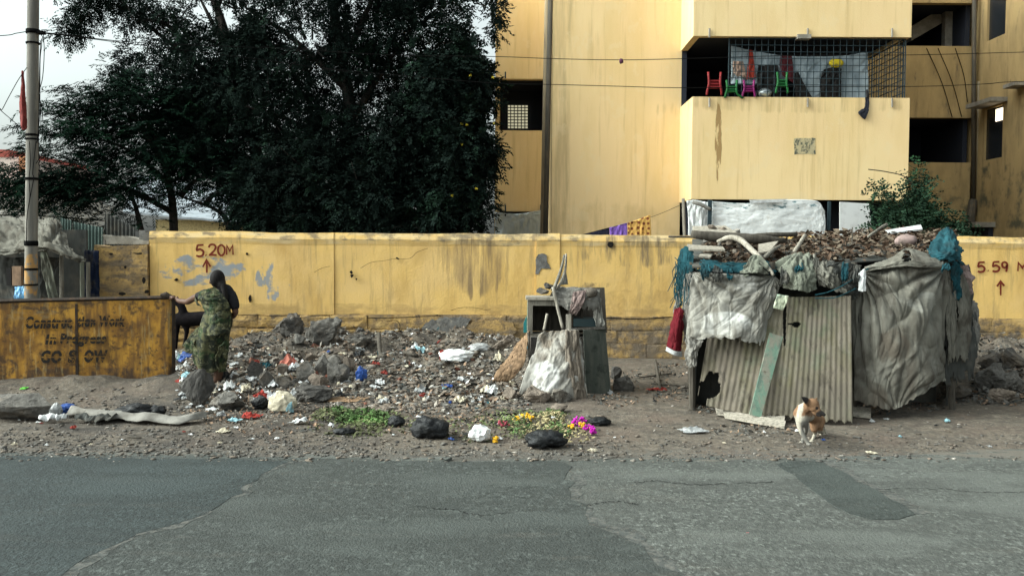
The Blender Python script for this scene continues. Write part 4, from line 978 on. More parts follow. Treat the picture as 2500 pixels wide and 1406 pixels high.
cloth('tarpaulin', [[(98, 610, 12.7), (112, 612, 12.7)], [(102, 660, 12.68), (128, 658, 12.7)], [(112, 700, 12.66), (136, 700, 12.7)], [(122, 740, 12.64), (146, 735, 12.7)]], M['tarp_green'], shel, nu=20, nv=40, amp=.03, fx=3, seed=5, rag=.05)
cloth('tarpaulin', [[(-60, 622, 13.3), (20, 628, 13.3), (62, 628, 13.3)], [(-60, 690, 13.3), (20, 690, 13.3), (62, 690, 13.3)], [(-60, 760, 13.2), (20, 760, 13.2), (62, 760, 13.2)]], M['tarp_dark'], shel, nu=40, nv=30, amp=.04, seed=6)  # this cloth and the next are dark to paint in the shelter's inner shade
cloth('tarpaulin', [[(90, 625, 13.4), (150, 630, 13.4)], [(95, 690, 13.4), (150, 690, 13.4)], [(98, 760, 13.4), (150, 760, 13.4)]], M['tarp_dark'], shel, nu=30, nv=30, amp=.05, seed=8)
cloth('tarpaulin', [[(205, 610, 13.6), (240, 612, 13.6)], [(205, 690, 13.6), (240, 690, 13.6)], [(205, 780, 13.6), (240, 780, 13.6)]], fabric('tarp_blue', (.012, .018, .04)), shel, nu=20, nv=30, amp=.05, seed=9)
MB().box(P(-40, 700, 14.1).x, P(215, 700, 14.1).x, 14.06, 14.12, 0, P(0, 560, 14.1).z).build('back_sheet', M['tarp_dark'], shel)  # dark colour here stands in for deep shade at the back
for (x, y0, Y) in ((150, 600, 13.3), (200, 625, 13.0), (215, 640, 13.4)):
    MB().tube([P(x, y0, Y), P(x + 2, 860, Y)], .03, 7, jit=.1).build('post', M['wood_grey'] if x != 200 else M['tarp_green'], shel)
MB().box(P(29, 650, 12.6).x, P(51, 650, 12.6).x, 12.6, 12.66, P(29, 697, 12.6).z, P(29, 650, 12.6).z).build('board', M['card_brown'], shel)
MB().box(P(15, 655, 12.7).x, P(27, 655, 12.7).x, 12.7, 12.74, P(15, 697, 12.7).z, P(15, 655, 12.7).z).build('board', M['black'], shel)
cloth('plastic_bag', [[(36, 700, 12.55), (62, 698, 12.55)], [(34, 720, 12.5), (58, 722, 12.5)], [(34, 745, 12.5), (58, 745, 12.52)]], mat('plastic_sky', (.12, .34, .58), [((.3, .5, .7), 16, .5, .65, .8, 2)], rough=.4), nu=16, nv=20, amp=.02, seed=4, label='light blue plastic bag hanging at the foot of the shelter', cat='plastic bag')
# green sheet fence behind
fn = thing('sheet_fence', 'dull green corrugated sheet fence behind the shelter', 'fence', (P(200, 600, 15.5).x, 15.5, 0))
def corrugated(name, a, b, c, d, waves, amp, m, parent, nv=14, hole=None, seed=0, bend=.0, **k):
    """a TL, b TR, c BR, d BL world points; ribs run top to bottom"""
    a, b, c, d = (np.array(q) for q in (a, b, c, d)); nu = waves * 8 + 1
    u, v = np.meshgrid(np.linspace(0, 1, nu), np.linspace(0, 1, nv))
    Q = (a * (1 - u[..., None]) + b * u[..., None]) * (1 - v[..., None]) + (d * (1 - u[..., None]) + c * u[..., None]) * v[..., None]
    n = np.cross(b - a, d - a); n = n / np.linalg.norm(n)
    w = amp * np.sin(u * waves * 2 * math.pi) + bend * fbm(np.stack([u * 2, v * 2, 0 * u + seed], -1), seed, 3)
    Q = Q + n * w[..., None]
    Fc = []
    for i in range(nv - 1):
        for j in range(nu - 1):
            if hole and hole((u[i, j] + u[i, j + 1]) / 2, (v[i, j] + v[i + 1, j]) / 2): continue
            q = i * nu + j; Fc.append((q, q + 1, q + nu + 1, q + nu))
    return put(name, Q.reshape(-1, 3), Fc, m, parent, smooth=True, solid=.003, **k)
gm = mat('green_sheet', (.055, .085, .075), [((.10, .12, .10), (9, 9, 1), .46, .64, .8, 1)], rough=.75)
corrugated('corrugated_sheet', P(148, 532, 15.4), P(175, 538, 15.4), P(175, 760, 15.4), P(148, 760, 15.4), 4, .012, gm, fn)
corrugated('corrugated_sheet', P(178, 541, 15.45), P(252, 556, 15.45), P(252, 760, 15.45), P(178, 760, 15.45), 9, .012, gm, fn)
corrugated('corrugated_sheet', P(256, 520, 15.5), P(330, 556, 15.5), P(330, 760, 15.5), P(256, 760, 15.5), 8, .012, M['tarp_dark'], fn)

# ------------------------------------------------------------------ rocks
RR = random.Random(11)
def rock_mesh(seed, n=18, rough=0.0, cuts=0):
    R = random.Random(seed); bm = bmesh.new()
    for _ in range(n):
        v = Vector((R.gauss(0, 1), R.gauss(0, 1), R.gauss(0, 1))).normalized() * R.uniform(.75, 1)
        v = Vector((max(-.85, min(.85, v.x)), max(-.85, min(.85, v.y)), max(-.8, min(.8, v.z)))); bm.verts.new(v)
    r = bmesh.ops.convex_hull(bm, input=bm.verts[:])
    bmesh.ops.delete(bm, geom=[e for e in set(r['geom_interior'] + r['geom_unused']) if isinstance(e, bmesh.types.BMVert)], context='VERTS')
    if cuts:
        bmesh.ops.triangulate(bm, faces=bm.faces[:])
        for _ in range(cuts): bmesh.ops.subdivide_edges(bm, edges=bm.edges[:], cuts=1, use_grid_fill=True)
        V = np.array([v.co[:] for v in bm.verts]); nr = np.array([v.normal[:] for v in bm.verts])
        bm.normal_update(); nr = np.array([v.normal[:] for v in bm.verts])
        d = rough * fbm(V * 2.2 + seed, seed, 4) + rough * .5 * fbm(V * 7, seed + 3, 3) - rough * .5 * np.maximum(0, 1 - 5 * np.abs(fbm(V * 1.7 + 4, seed + 9, 2)))
        ln = np.linalg.norm(V, axis=1); d = d - .10 * sstep(.85, 1.1, ln)
        for v, q, e in zip(bm.verts, nr, d): v.co += Vector(q) * e
    me = bpy.data.meshes.new('rock'); bm.to_mesh(me); bm.free()
    return me
small_rocks = {k: [] for k in ('rock', 'rock_dark', 'rock_warm', 'rock_pale', 'brick_red')}
for k in small_rocks:
    for s in range(5):
        me = rock_mesh(100 + s * 7 + len(k), 13); me.materials.append(M[k]); small_rocks[k].append(me)
def big_rock(px0, px1, py0, py1, label, m='rock', depth=.8, seed=0, tilt=0, cuts=3, rough=.13, name='boulder', sink=.12, group=None, cat='rock', Y=None):
    g = on_ground((px0 + px1) / 2, py1) if Y is None else P((px0 + px1) / 2, py1, Y)
    k = g.y / F; w = (px1 - px0) * k; hh = (py1 - py0) * k; d = w * depth
    me = rock_mesh(seed, 16, rough, cuts); me.materials.append(M[m])
    V = np.array([v.co[:] for v in me.vertices])
    Rm = np.array(Matrix.Rotation(tilt, 3, 'Y')); V = V @ Rm.T
    lo, hi = V.min(0), V.max(0); V = (V - (lo + hi) / 2) / (hi - lo)
    V = V * np.array([w, d, hh * (1 + sink)]); V[:, 2] -= V[:, 2].min()
    me.vertices.foreach_set('co', V.astype(np.float32).ravel()); me.update()
    o = bpy.data.objects.new(name, me); COL.objects.link(o)
    o.location = (g.x, g.y + d * .45, g.z - hh * sink)
    return tag(o, label, cat, group)
big = [
 (655, 735, 786, 852, 'tall pointed dark boulder leaning against the wall plinth', 'rock_dark', -.5), (734, 828, 776, 850, 'largest lumpy grey boulder against the wall foot', 'rock', 0), (705, 742, 826, 856, 'squat boulder between the pointed boulder and the largest one', 'rock', 0),
 (428, 512, 900, 990, 'steep dark slab of rock in front of the woman in green', 'rock_dark', -.55), (490, 588, 960, 1004, 'flat rock under the foot of the woman in green', 'rock', .1), (700, 806, 944, 986, 'long low slab lying in front of the stone heap', 'rock_dark', -.2),
 (625, 665, 905, 950, 'dark upright stone at the left of the stone heap', 'rock_dark', .3), (660, 708, 918, 948, 'small dark stone low in the stone heap', 'rock', 0), (720, 768, 882, 936, 'angular grey stone standing in the middle of the heap', 'rock', -.4), (764, 806, 866, 916, 'pale grey stone high in the middle of the heap', 'rock', .4),
 (794, 850, 886, 936, 'broad grey stone at the right of the stone heap', 'rock', .1), (750, 800, 912, 950, 'wide stone at the front foot of the heap', 'rock_warm', .2), (835, 866, 870, 912, 'upright brownish stone beside the forked stick', 'rock_warm', -.2), (796, 834, 860, 888, 'small flat stone behind the heap top', 'rock', 0),
 (672, 702, 888, 918, 'small tan stone wedged in the heap', 'rock_warm', .3), (838, 905, 815, 846, 'grey slab lying flat against the plinth', 'rock', 0), (868, 890, 798, 816, 'round dark stone balanced on the post top', 'rock_dark', 0),
 (600, 640, 880, 925, 'half buried dark stone right of the woman', 'rock_dark', .2), (1200, 1275, 818, 856, 'reddish rock behind the leaning brown board', 'rock_warm', .2), (1255, 1290, 795, 822, 'black rock beside the cabinet foot', 'rock_dark', .3),
 (1275, 1345, 945, 985, 'flat rock propping the hanging sack', 'rock_warm', .1), (1345, 1400, 950, 985, 'grey rock at the right foot of the sack', 'rock', .1), (1345, 1390, 988, 1010, 'brown stone half sunk in the ground below the sack', 'rock_warm', 0), (1225, 1262, 945, 978, 'squared pale stone left of the sack', 'rock_warm', 0),
 (1498, 1552, 918, 956, 'grey slab stone between cabinet and shack', 'rock', -.1), (1490, 1520, 895, 925, 'dark stone behind the grey slab stone', 'rock_dark', .2),
 (2392, 2470, 886, 955, 'pale angular rock at the corner of the shack', 'rock', -.5), (2440, 2520, 905, 960, 'grey boulder at the picture edge', 'rock', .3), (2395, 2450, 845, 890, 'dark rock under the wall by the arrow', 'rock_dark', 0), (2450, 2520, 850, 900, 'wide rock against the wall at the picture edge', 'rock_dark', .2), (2425, 2490, 950, 985, 'low stone in front of the pale rock', 'rock_warm', 0), (2330, 2380, 940, 975, 'dark broken block under the shack corner', 'rock_dark', 0),
]
for i, (a, b, c, d, lb, m_, tl) in enumerate(big):
    if 'balanced' in lb: continue
    big_rock(a, b, c, d, lb, m_, seed=200 + i, tilt=tl, rough=.16 if b - a > 60 else .10, cuts=3 if b - a > 45 else 2, depth=.75)
gs = on_ground(878, 862)
big_rock(868, 890, 798, 815, 'round dark stone balanced on the post top', 'rock_dark', seed=231, Y=13.1, cuts=2)
st = thing('stake', 'short weathered stake with tied foil standing in the rubble', 'stake', (P(880, 880, 13.0).x, 13.0, 0))
MB().tube(path([P(882, 812, 13.05), P(880, 840, 13.0), P(878, 870, 12.9), P(868, 905, 12.2)], 8), [.03, .03, .035, .02], 7, jit=.15).build('post', M['wood_grey'], st) if False else None
MB().tube(path([P(883, 812, 13.05), P(881, 845, 12.9), P(884, 872, 12.4), P(890, 905, 12.0)], 10), list(np.linspace(.028, .03, 10)), 7, jit=.12).build('post', M['wood_grey'], st)
MB().tube(path([P(882, 862, 12.6), P(872, 885, 12.2), P(868, 905, 11.9)], 6), .018, 6).build('fork', M['wood_dark'], st)
cloth('foil', [[(872, 835, 12.8), (884, 832, 12.8)], [(870, 850, 12.78), (887, 850, 12.8)], [(874, 862, 12.75), (884, 864, 12.78)]], M['plastic_white'], st, nu=14, nv=14, amp=.03, seed=2)

# rubble: the larger pieces one by one, the rest as a mass
zones = [((830, 1290), (835, 1005), 190), ((600, 870), (855, 955), 60), ((440, 830), (850, 975), 40), ((1170, 1290), (830, 1000), 20), ((2390, 2500), (850, 975), 18), ((2, 700), (990, 1105), 24), ((700, 1500), (1000, 1100), 20), ((1490, 1690), (890, 960), 8)]
lab = {'rock': 'grey rubble stone', 'rock_dark': 'dark rubble stone', 'rock_warm': 'tan rubble stone', 'rock_pale': 'pale plaster chip', 'brick_red': 'red brick fragment'}
keys = ['rock', 'rock', 'rock', 'rock_warm', 'rock_warm', 'rock_dark', 'rock_pale', 'brick_red']
for ((xa, xb), (ya, yb), cnt) in zones:
    for _ in range(cnt):
        x, y = RR.uniform(xa, xb), RR.uniform(ya, yb)
        g = on_ground(x, y); k = RR.choice(keys); s = (RR.choice([3.5, 4, 5, 6, 7, 9, 12]) if xa != 600 else RR.choice([6, 8, 10, 13, 17])) * g.y / F
        if y > 1000: s *= .7
        o = bpy.data.objects.new('rubble_stone', RR.choice(small_rocks[k])); COL.objects.link(o)
        o.scale = (s * RR.uniform(.9, 1.6), s * RR.uniform(.8, 1.3), s * RR.uniform(.6, 1.0))
        o.rotation_euler = (RR.uniform(-.5, .5), RR.uniform(-.5, .5), RR.uniform(0, 6.3)); o.location = (g.x, g.y, g.z + s * .12)
        sz = 'tiny' if s < .028 else 'small' if s < .042 else 'large'
        where = 'by the shack corner' if x > 2300 else 'between cabinet and shack' if x > 1480 else 'on the verge edge' if y > 1000 else 'beside the brown board' if x > 1150 else 'under the white printed sack' if x > 1000 else 'right of the forked stake' if x > 880 else 'in the boulder heap' if x > 600 else 'near the woman'
        tag(o, f'{sz} {lab[k]} {where}', 'stone', 'loose rubble stones')
def scatter_mass(name, lbl, zones, cnt, smin, smax, m, seed, flat=.7):
    R = np.random.RandomState(seed); base = rock_mesh(seed, 9)
    bm = bmesh.new(); bm.from_mesh(base); bmesh.ops.triangulate(bm, faces=bm.faces[:])
    BV = np.array([v.co[:] for v in bm.verts]); BF = np.array([[v.index for v in f.verts] for f in bm.faces]); bm.free()
    C = []
    for ((xa, xb), (ya, yb), w) in zones:
        n = int(cnt * w); px, py = R.uniform(xa, xb, n), R.uniform(ya, yb, n)
        d = np.array(RM @ Vector((0, 0, -1)))
        pts = np.array([tuple(G(a, b, .08 if b < 990 else 0)) for a, b in zip(px, py)])
        C.append(pts)
    C = np.concatenate(C); C[:, 2] = np.where(C[:, 1] < 7.25, .014, h(C[:, 0], C[:, 1]))
    n = len(C); s = R.uniform(0, 1, n) ** 2 * (smax - smin) + smin
    an = R.uniform(0, 6.28, n); ca, sa = np.cos(an), np.sin(an)
    sc = np.stack([s * R.uniform(.8, 1.7, n), s * R.uniform(.7, 1.2, n), s * R.uniform(.4, .9, n) * flat], 1)
    V = BV[None] * sc[:, None]
    V = np.stack([V[..., 0] * ca[:, None] - V[..., 1] * sa[:, None], V[..., 0] * sa[:, None] + V[..., 1] * ca[:, None], V[..., 2]], -1) + C[:, None] + np.array([0, 0, 1]) * (s * .15)[:, None, None]
    Fc = (BF[None] + (np.arange(n) * len(BV))[:, None, None]).reshape(-1, 3)
    return put(name, V.reshape(-1, 3), Fc, m, label=lbl, cat='rubble', kind='stuff')
zz = [((0, 430), (945, 1005), .05), ((0, 2500), (1105, 1132), .05), ((430, 1290), (825, 1005), .55), ((830, 1290), (835, 1000), .25), ((0, 1500), (1000, 1115), .14), ((1490, 2500), (880, 1100), .06)]
scatter_mass('gravel', 'fine grey gravel strewn over the verge', zz, 4200, .008, .035, M['rock'], 51)
scatter_mass('gravel', 'tan grit strewn over the verge', zz, 2600, .008, .034, M['rock_warm'], 52)
zr_ = [((830, 1290), (838, 1006), .8), ((600, 870), (860, 960), .2)]
scatter_mass('gravel', 'coarse grey rubble on the slope before the wall', zr_, 1700, .014, .070, M['rock'], 55)
scatter_mass('gravel', 'coarse tan rubble on the slope before the wall', zr_, 1500, .014, .066, M['rock_warm'], 56)
scatter_mass('gravel', 'coarse pale rubble on the slope before the wall', zr_, 620, .012, .046, M['rock_pale'], 57)
scatter_mass('gravel', 'pale plaster crumbs strewn over the verge', zz, 1100, .007, .026, M['rock_pale'], 53)
scatter_mass('gravel', 'dark grit along the road edge', [((0, 900), (1050, 1120), .5), ((0, 2500), (1060, 1122), .5)], 2200, .006, .026, M['rock'], 54)
# ------------------------------------------------------------------ the shack
sk = thing('makeshift_shack', 'patched shack of tarpaulins and corrugated sheets built against the wall', 'shack', (P(2000, 1010, 9.4).x, 10, 0))
def RP(u, v, dz=0):
    """point on the sloping roof: u left-right, v front-back"""
    f0, f1, b0, b1 = P(1690, 652, 9.15), P(2335, 640, 9.35), P(1690, 585, 11.6), P(2335, 575, 11.6)
    q = (f0 * (1 - u) + f1 * u) * (1 - v) + (b0 * (1 - u) + b1 * u) * v
    return q + Vector((0, 0, dz + .04 * math.sin(v * 3.14) - .03 * math.sin(u * 6.28)))
n = 24
Vr = [tuple(RP(i / n, j / n)) for j in range(n + 1) for i in range(n + 1)]
Fr = [(j * (n + 1) + i, j * (n + 1) + i + 1, (j + 1) * (n + 1) + i + 1, (j + 1) * (n + 1) + i) for j in range(n) for i in range(n)]
put('roof_sheet', np.array(Vr), Fr, M['tarp_dark'], sk, smooth=True, solid=.02)
for (px, py, Y) in ((1690, 990, 9.35), (1885, 1010, 9.15), (2085, 1000, 9.25), (2325, 960, 9.55)):
    b = P(px, py, Y); b.z = -.05; t = P(px, 640, Y)
    MB().tube([b, t], .035, 8, jit=.08).build('post', M['wood_dark'], sk)
for (px, Y) in ((1690, 11.5), (2335, 11.5)):
    t = P(px, 600, Y); MB().tube([Vector((t.x, t.y, -.05)), t], .035, 8).build('post', M['wood_dark'], sk)
# dark sheets added at sides, back and behind the front to stand in for shade
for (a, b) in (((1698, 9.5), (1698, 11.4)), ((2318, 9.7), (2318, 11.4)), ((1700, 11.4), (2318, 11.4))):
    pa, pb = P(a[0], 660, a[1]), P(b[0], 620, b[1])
    MB().slab((pa.x, pa.y, .02), (pb.x, pb.y, .02), pb, pa, (0, .02, 0) if a[1] == b[1] else (.02, 0, 0), .02).build('shade_sheet', M['tarp_dark'], sk)
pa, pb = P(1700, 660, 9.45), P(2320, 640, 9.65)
MB().slab((pa.x, pa.y + .25, .02), (pb.x, pb.y + .25, .02), pb + Vector((0, .25, 0)), pa + Vector((0, .25, 0)), (0, 1, 0), .02).build('shade_sheet', M['tarp_dark'], sk)
# corrugated sheets
def hole_r(u, v):
    a = v < .42 and abs(u - (.235 + (.42 - v) * -.16)) < .012 + .012 * (1 - v / .42)
    b = (.245 < u < .30 and .22 < v < .235 + .04 * (u - .25)) or ((u - .345) / .05) ** 2 + ((v - .235) / .022) ** 2 < 1
    return a or b or v > .985 + .012 * math.sin(u * 70)
ca, cb, cc, cd = P(1884, 726, 9.12), P(2078, 722, 9.05), P(2082, 1036, 8.62), P(1840, 1014, 8.78)
corrugated('corrugated_sheet', ca, cb, cc, cd, 17, .0034, M['sheet_metal'], sk, nv=90, hole=hole_r, bend=.012, seed=2)
def hole_l(u, v):
    n1 = float(vnoise(np.array([u * 16, v * 14, 3.0]), 5)) * .25
    return ((u - .17) / .15) ** 2 + ((v - .70) / .16) ** 2 < 1 + n1 * 3 or (u < .16 and v > .70 and u > (1 - v) * .05)
corrugated('corrugated_sheet', P(1728, 818, 9.22), P(1890, 800, 9.16), P(1852, 1018, 8.80), P(1700, 985, 9.05), 11, .0042, M['sheet_metal'], sk, nv=60, hole=hole_l, bend=.03, seed=4)
MB().slab(P(1880, 812, 8.98), P(1912, 822, 8.98), P(1858, 1018, 8.66), P(1830, 1012, 8.66), (0, 1, 0), .02).build('green_plank', M['green_plank'], sk)
# hung fabrics
pl_ = cloth('tarpaulin', [
 [(1690, 664, 9.16), (1740, 664, 9.06), (1800, 670, 9.02), (1850, 674, 9.05), (1884, 672, 9.10), (1902, 684, 9.10)],
 [(1684, 720, 9.14), (1740, 724, 9.02), (1800, 732, 8.97), (1850, 732, 8.97), (1880, 728, 9.03), (1900, 722, 9.10)],
 [(1678, 780, 9.10), (1735, 784, 9.0), (1798, 786, 8.93), (1845, 788, 8.92), (1868, 785, 8.98), (1880, 780, 9.05)],
 [(1674, 826, 9.07), (1722, 838, 8.99), (1786, 836, 8.92), (1832, 846, 8.90), (1858, 848, 8.95), (1862, 850, 9.0)]],
 M['tarp_pale'], sk, nu=190, nv=150, amp=.026, fx=5, fy=1.2, seed=31, rag=.10, pins=[(.0, 0, 1.5, 9), (.86, 0, 1.3, 8)])
cloth('tarpaulin', [
 [(2102, 664, 9.22), (2140, 650, 9.14), (2200, 640, 9.10), (2260, 640, 9.12), (2318, 638, 9.3)],
 [(2098, 730, 9.2), (2140, 728, 9.08), (2200, 722, 9.02), (2262, 716, 9.06), (2316, 712, 9.3)],
 [(2090, 830, 9.15), (2136, 836, 9.02), (2200, 834, 8.97), (2262, 828, 9.02), (2312, 822, 9.3)],
 [(2086, 910, 9.1), (2134, 920, 8.98), (2198, 918, 8.95), (2258, 906, 9.0), (2312, 888, 9.28)],
 [(2086, 984, 9.05), (2140, 1004, 8.95), (2192, 1004, 8.93), (2250, 968, 8.98), (2312, 934, 9.26)]],
 M['tarp_grey'], sk, nu=210, nv=210, amp=.040, fx=3.4, fy=1.2, seed=35, rag=.035, fine=.003, pins=[(1.0, .05, 1.5, 9), (.04, .02, 1.3, 10), (.5, 1.02, .7, 6)])
cloth('tarpaulin', [[(2110, 652, 9.2), (2165, 632, 9.25), (2212, 604, 9.35), (2262, 618, 9.3), (2300, 636, 9.3)], [(2110, 656, 9.12), (2165, 644, 9.08), (2215, 630, 9.08), (2265, 640, 9.08), (2305, 644, 9.2)], [(2112, 662, 9.1), (2165, 654, 9.05), (2215, 650, 9.02), (2265, 652, 9.05), (2308, 655, 9.18)]], M['tarp_grey'], sk, nu=70, nv=30, amp=.02, fx=5, fy=2, seed=37, holes=[(.50, .42, .055, .34)])
cloth('tarpaulin', [[(1880, 640, 9.2), (1930, 622, 9.3), (1975, 616, 9.35), (2000, 640, 9.25)], [(1905, 668, 9.1), (1940, 660, 9.0), (1975, 664, 8.98), (1995, 668, 9.08)], [(1912, 706, 9.08), (1945, 712, 8.95), (1978, 716, 8.95), (1996, 706, 9.06)]], M['tarp_green'], sk, nu=60, nv=60, amp=.03, fx=5, fy=2, seed=39, rag=.05, pins=[(.5, 0, 1.2, 7)])
cloth('tarpaulin', [[(1985, 620, 9.28), (2010, 632, 9.25), (2040, 640, 9.2)], [(1992, 660, 9.05), (2020, 672, 9.02), (2052, 680, 9.08)], [(2000, 700, 9.05), (2040, 716, 9.02), (2070, 722, 9.05)]], M['tarp_grey'], sk, nu=50, nv=50, amp=.05, fx=5, fy=2, seed=41, rag=.10)
cloth('tarpaulin', [[(2030, 648, 9.15), (2075, 640, 9.15), (2105, 650, 9.18)], [(2040, 690, 9.1), (2075, 690, 9.05), (2100, 690, 9.12)], [(2050, 725, 9.12), (2080, 738, 9.1), (2098, 730, 9.14)]], M['tarp_dark'], sk, nu=40, nv=40, amp=.05, fx=4, fy=3, seed=43, rag=.15)
for i, (c_, m_) in enumerate([
 ([[(1700, 626, 9.3), (1750, 634, 9.25), (1800, 640, 9.2), (1860, 634, 9.2), (1900, 640, 9.2)], [(1692, 648, 9.2), (1750, 656, 9.1), (1800, 660, 9.06), (1860, 656, 9.08), (1905, 664, 9.1)], [(1692, 664, 9.2), (1750, 668, 9.1), (1800, 674, 9.06), (1860, 674, 9.08), (1905, 680, 9.1)]], 'net_teal'),
 ([[(2262, 592, 9.7), (2300, 560, 9.9), (2325, 556, 9.95), (2344, 580, 9.8)], [(2256, 612, 9.4), (2296, 610, 9.3), (2330, 606, 9.35), (2352, 620, 9.5)], [(2262, 630, 9.3), (2300, 640, 9.2), (2335, 640, 9.25), (2354, 652, 9.45)]], 'net_teal'),
 ([[(2322, 640, 9.3), (2352, 636, 9.4)], [(2330, 690, 9.3), (2352, 690, 9.4)], [(2336, 740, 9.34), (2350, 735, 9.4)]], 'net_teal'),
 ([[(1815, 650, 9.06), (1845, 620, 9.15), (1878, 650, 9.06)], [(1800, 668, 9.02), (1842, 660, 8.98), (1888, 666, 9.02)], [(1808, 680, 9.03), (1842, 676, 9.0), (1880, 680, 9.03)]], 'tarp_green'),
 ([[(2350, 650, 9.6), (2368, 645, 9.7)], [(2350, 690, 9.6), (2380, 680, 9.7)], [(2348, 730, 9.6), (2380, 722, 9.7)]], 'rag_pink'),
 ([[(2332, 650, 9.4), (2352, 655, 9.5)], [(2334, 760, 9.4), (2378, 740, 9.55)], [(2328, 830, 9.38), (2376, 830, 9.55)], [(2326, 892, 9.36), (2372, 894, 9.55)]], 'tarp_grey'),
 ([[(2376, 730, 9.8), (2390, 740, 9.9)], [(2376, 800, 9.8), (2394, 800, 9.9)], [(2374, 862, 9.8), (2392, 862, 9.9)]], 'rag_grey'),
 ([[(2318, 670, 9.36), (2336, 668, 9.4)], [(2316, 740, 9.36), (2336, 740, 9.42)], [(2314, 800, 9.36), (2330, 800, 9.42)]], 'tarp_dark'),
 ([[(1652, 612, 9.6), (1672, 600, 9.5), (1692, 612, 9.4)], [(1648, 660, 9.6), (1670, 660, 9.4), (1694, 660, 9.25)], [(1652, 700, 9.6), (1672, 700, 9.4), (1692, 700, 9.2)]], 'net_teal'),
 ([[(1654, 660, 9.6), (1666, 660, 9.5)], [(1646, 720, 9.6), (1662, 720, 9.5)], [(1640, 780, 9.6), (1656, 780, 9.5)]], 'rag_grey'),
 ([[(1666, 670, 9.35), (1688, 664, 9.25)], [(1664, 760, 9.32), (1684, 760, 9.2)], [(1662, 840, 9.3), (1682, 840, 9.18)]], 'rag_grey'),
 ([[(1672, 800, 9.12), (1700, 812, 9.05), (1716, 836, 9.0)], [(1668, 850, 9.12), (1690, 856, 9.05), (1708, 860, 9.05)], [(1672, 900, 9.15), (1690, 905, 9.08), (1702, 900, 9.08)]], 'rag_grey'),
 ([[(2312, 640, 9.45), (2345, 636, 9.6), (2372, 650, 9.9)], [(2310, 740, 9.4), (2346, 745, 9.55), (2384, 740, 9.9)], [(2308, 850, 9.4), (2345, 860, 9.52), (2390, 850, 9.9)], [(2310, 960, 9.42), (2345, 955, 9.55), (2386, 940, 9.9)]], 'tarp_dark'),
 ([[(2316, 655, 9.34), (2334, 660, 9.36)], [(2312, 780, 9.3), (2340, 780, 9.34)], [(2312, 900, 9.3), (2334, 895, 9.34)]], 'tarp_grey'),
 ([[(2082, 655, 9.2), (2100, 652, 9.15)], [(2070, 800, 9.2), (2096, 800, 9.15)], [(2078, 985, 9.15), (2096, 985, 9.1)]], 'tarp_grey'),
]):
    cloth('rag', c_, M[m_], sk, nu=36, nv=44, amp=.035, fx=4, fy=2.5, seed=70 + i, rag=.14, ragside=.12)
for i, pp in enumerate([[(2120, 655, 9.1), (2070, 690, 8.98), (2025, 712, 8.95), (1990, 720, 8.98)], [(1990, 728, 8.98), (2040, 726, 8.96), (2090, 704, 9.0)], [(1880, 668, 9.0), (1850, 640, 9.1), (1800, 585, 9.7)], [(1690, 664, 9.1), (1720, 664, 9.0), (1880, 672, 9.0)]]):
    MB().tube(path([P(*q) for q in pp], 16), .006, 5).build('rope', M['net_teal'] if i < 2 else M['wire'], sk)
# fringe of torn threads on the left corner
rsx = random.Random(5)
for i in range(9):
    x = [1712, 1740, 1776, 1906, 1942, 2020, 2056, 2084, 2300][i]; w = rsx.uniform(12, 26); L_ = rsx.uniform(22, 60); y = [640, 648, 652, 650, 640, 634, 640, 648, 640][i]
    cloth('rag', [[(x, y, 9.12), (x + w, y + 2, 9.12)], [(x - 3, y + L_ * .5, 8.98), (x + w + 3, y + L_ * .5, 8.98)], [(x + rsx.uniform(-5, 5), y + L_, 8.99), (x + w * .8, y + L_ * .9, 8.99)]], M[['net_teal', 'tarp_dark', 'net_teal', 'tarp_dark', 'net_teal', 'tarp_dark', 'net_teal', 'tarp_dark', 'net_teal'][i]], sk, nu=18, nv=26, amp=.025, fx=3, seed=120 + i, rag=.25, ragside=.16)
fr = MB(); rs = np.random.RandomState(8)
for _ in range(70):
    x = rs.uniform(1646, 1694); y = rs.uniform(610, 700); Y = rs.uniform(9.15, 9.6)
    fr.tube(path([P(x, y, Y), P(x + rs.normal(0, 5), y + rs.uniform(12, 35), Y - .03), P(x + rs.normal(0, 8), y + rs.uniform(40, 75), Y)], 6), .004, 4, cap=False)
fr.build('frayed_threads', M['net_teal'], sk)
# hanging bits that could be lifted off
cloth('red_bag', [[(1648, 755, 9.3), (1660, 750, 9.3), (1668, 760, 9.28)], [(1636, 800, 9.3), (1652, 800, 9.2), (1668, 800, 9.26)], [(1628, 846, 9.3), (1648, 856, 9.22), (1664, 858, 9.26)]], M['red_bag'], nu=30, nv=40, amp=.02, fx=3, seed=3, thick=.02, label='dark red cloth bag hanging off the left side of the shack', cat='bag')
cloth('bag_hem', [[(1627, 846, 9.29), (1648, 857, 9.21), (1665, 858, 9.25)], [(1626, 852, 9.29), (1647, 863, 9.21), (1665, 866, 9.25)], [(1625, 856, 9.29), (1646, 867, 9.21), (1665, 871, 9.25)]], M['plastic_grey'], [o for o in COL.objects if o.name == 'red_bag'][0], nu=20, nv=6, amp=.003)
cloth('white_strip', [[(2096, 668, 9.0), (2110, 656, 9.0), (2115, 668, 9.0)], [(2096, 690, 8.98), (2106, 690, 8.97), (2114, 690, 8.98)], [(2096, 710, 8.98), (2106, 712, 8.97), (2114, 711, 8.98)]], M['plastic_white'], nu=14, nv=26, amp=.008, seed=4, label='narrow white plastic strip hanging above the grey tarpaulin', cat='plastic strip')
cloth('paper_sheet', [[(1898, 718, 8.98), (1926, 722, 8.98)], [(1892, 736, 8.96), (1920, 740, 8.96)], [(1888, 752, 8.96), (1912, 758, 8.96)]], fabric('paper_green', (.50, .54, .40), dirt=(.25, .42, .35), sc=8), nu=16, nv=16, amp=.012, seed=5, label='pale green plastic sheet stuck beside the white cloth flap', cat='plastic sheet')
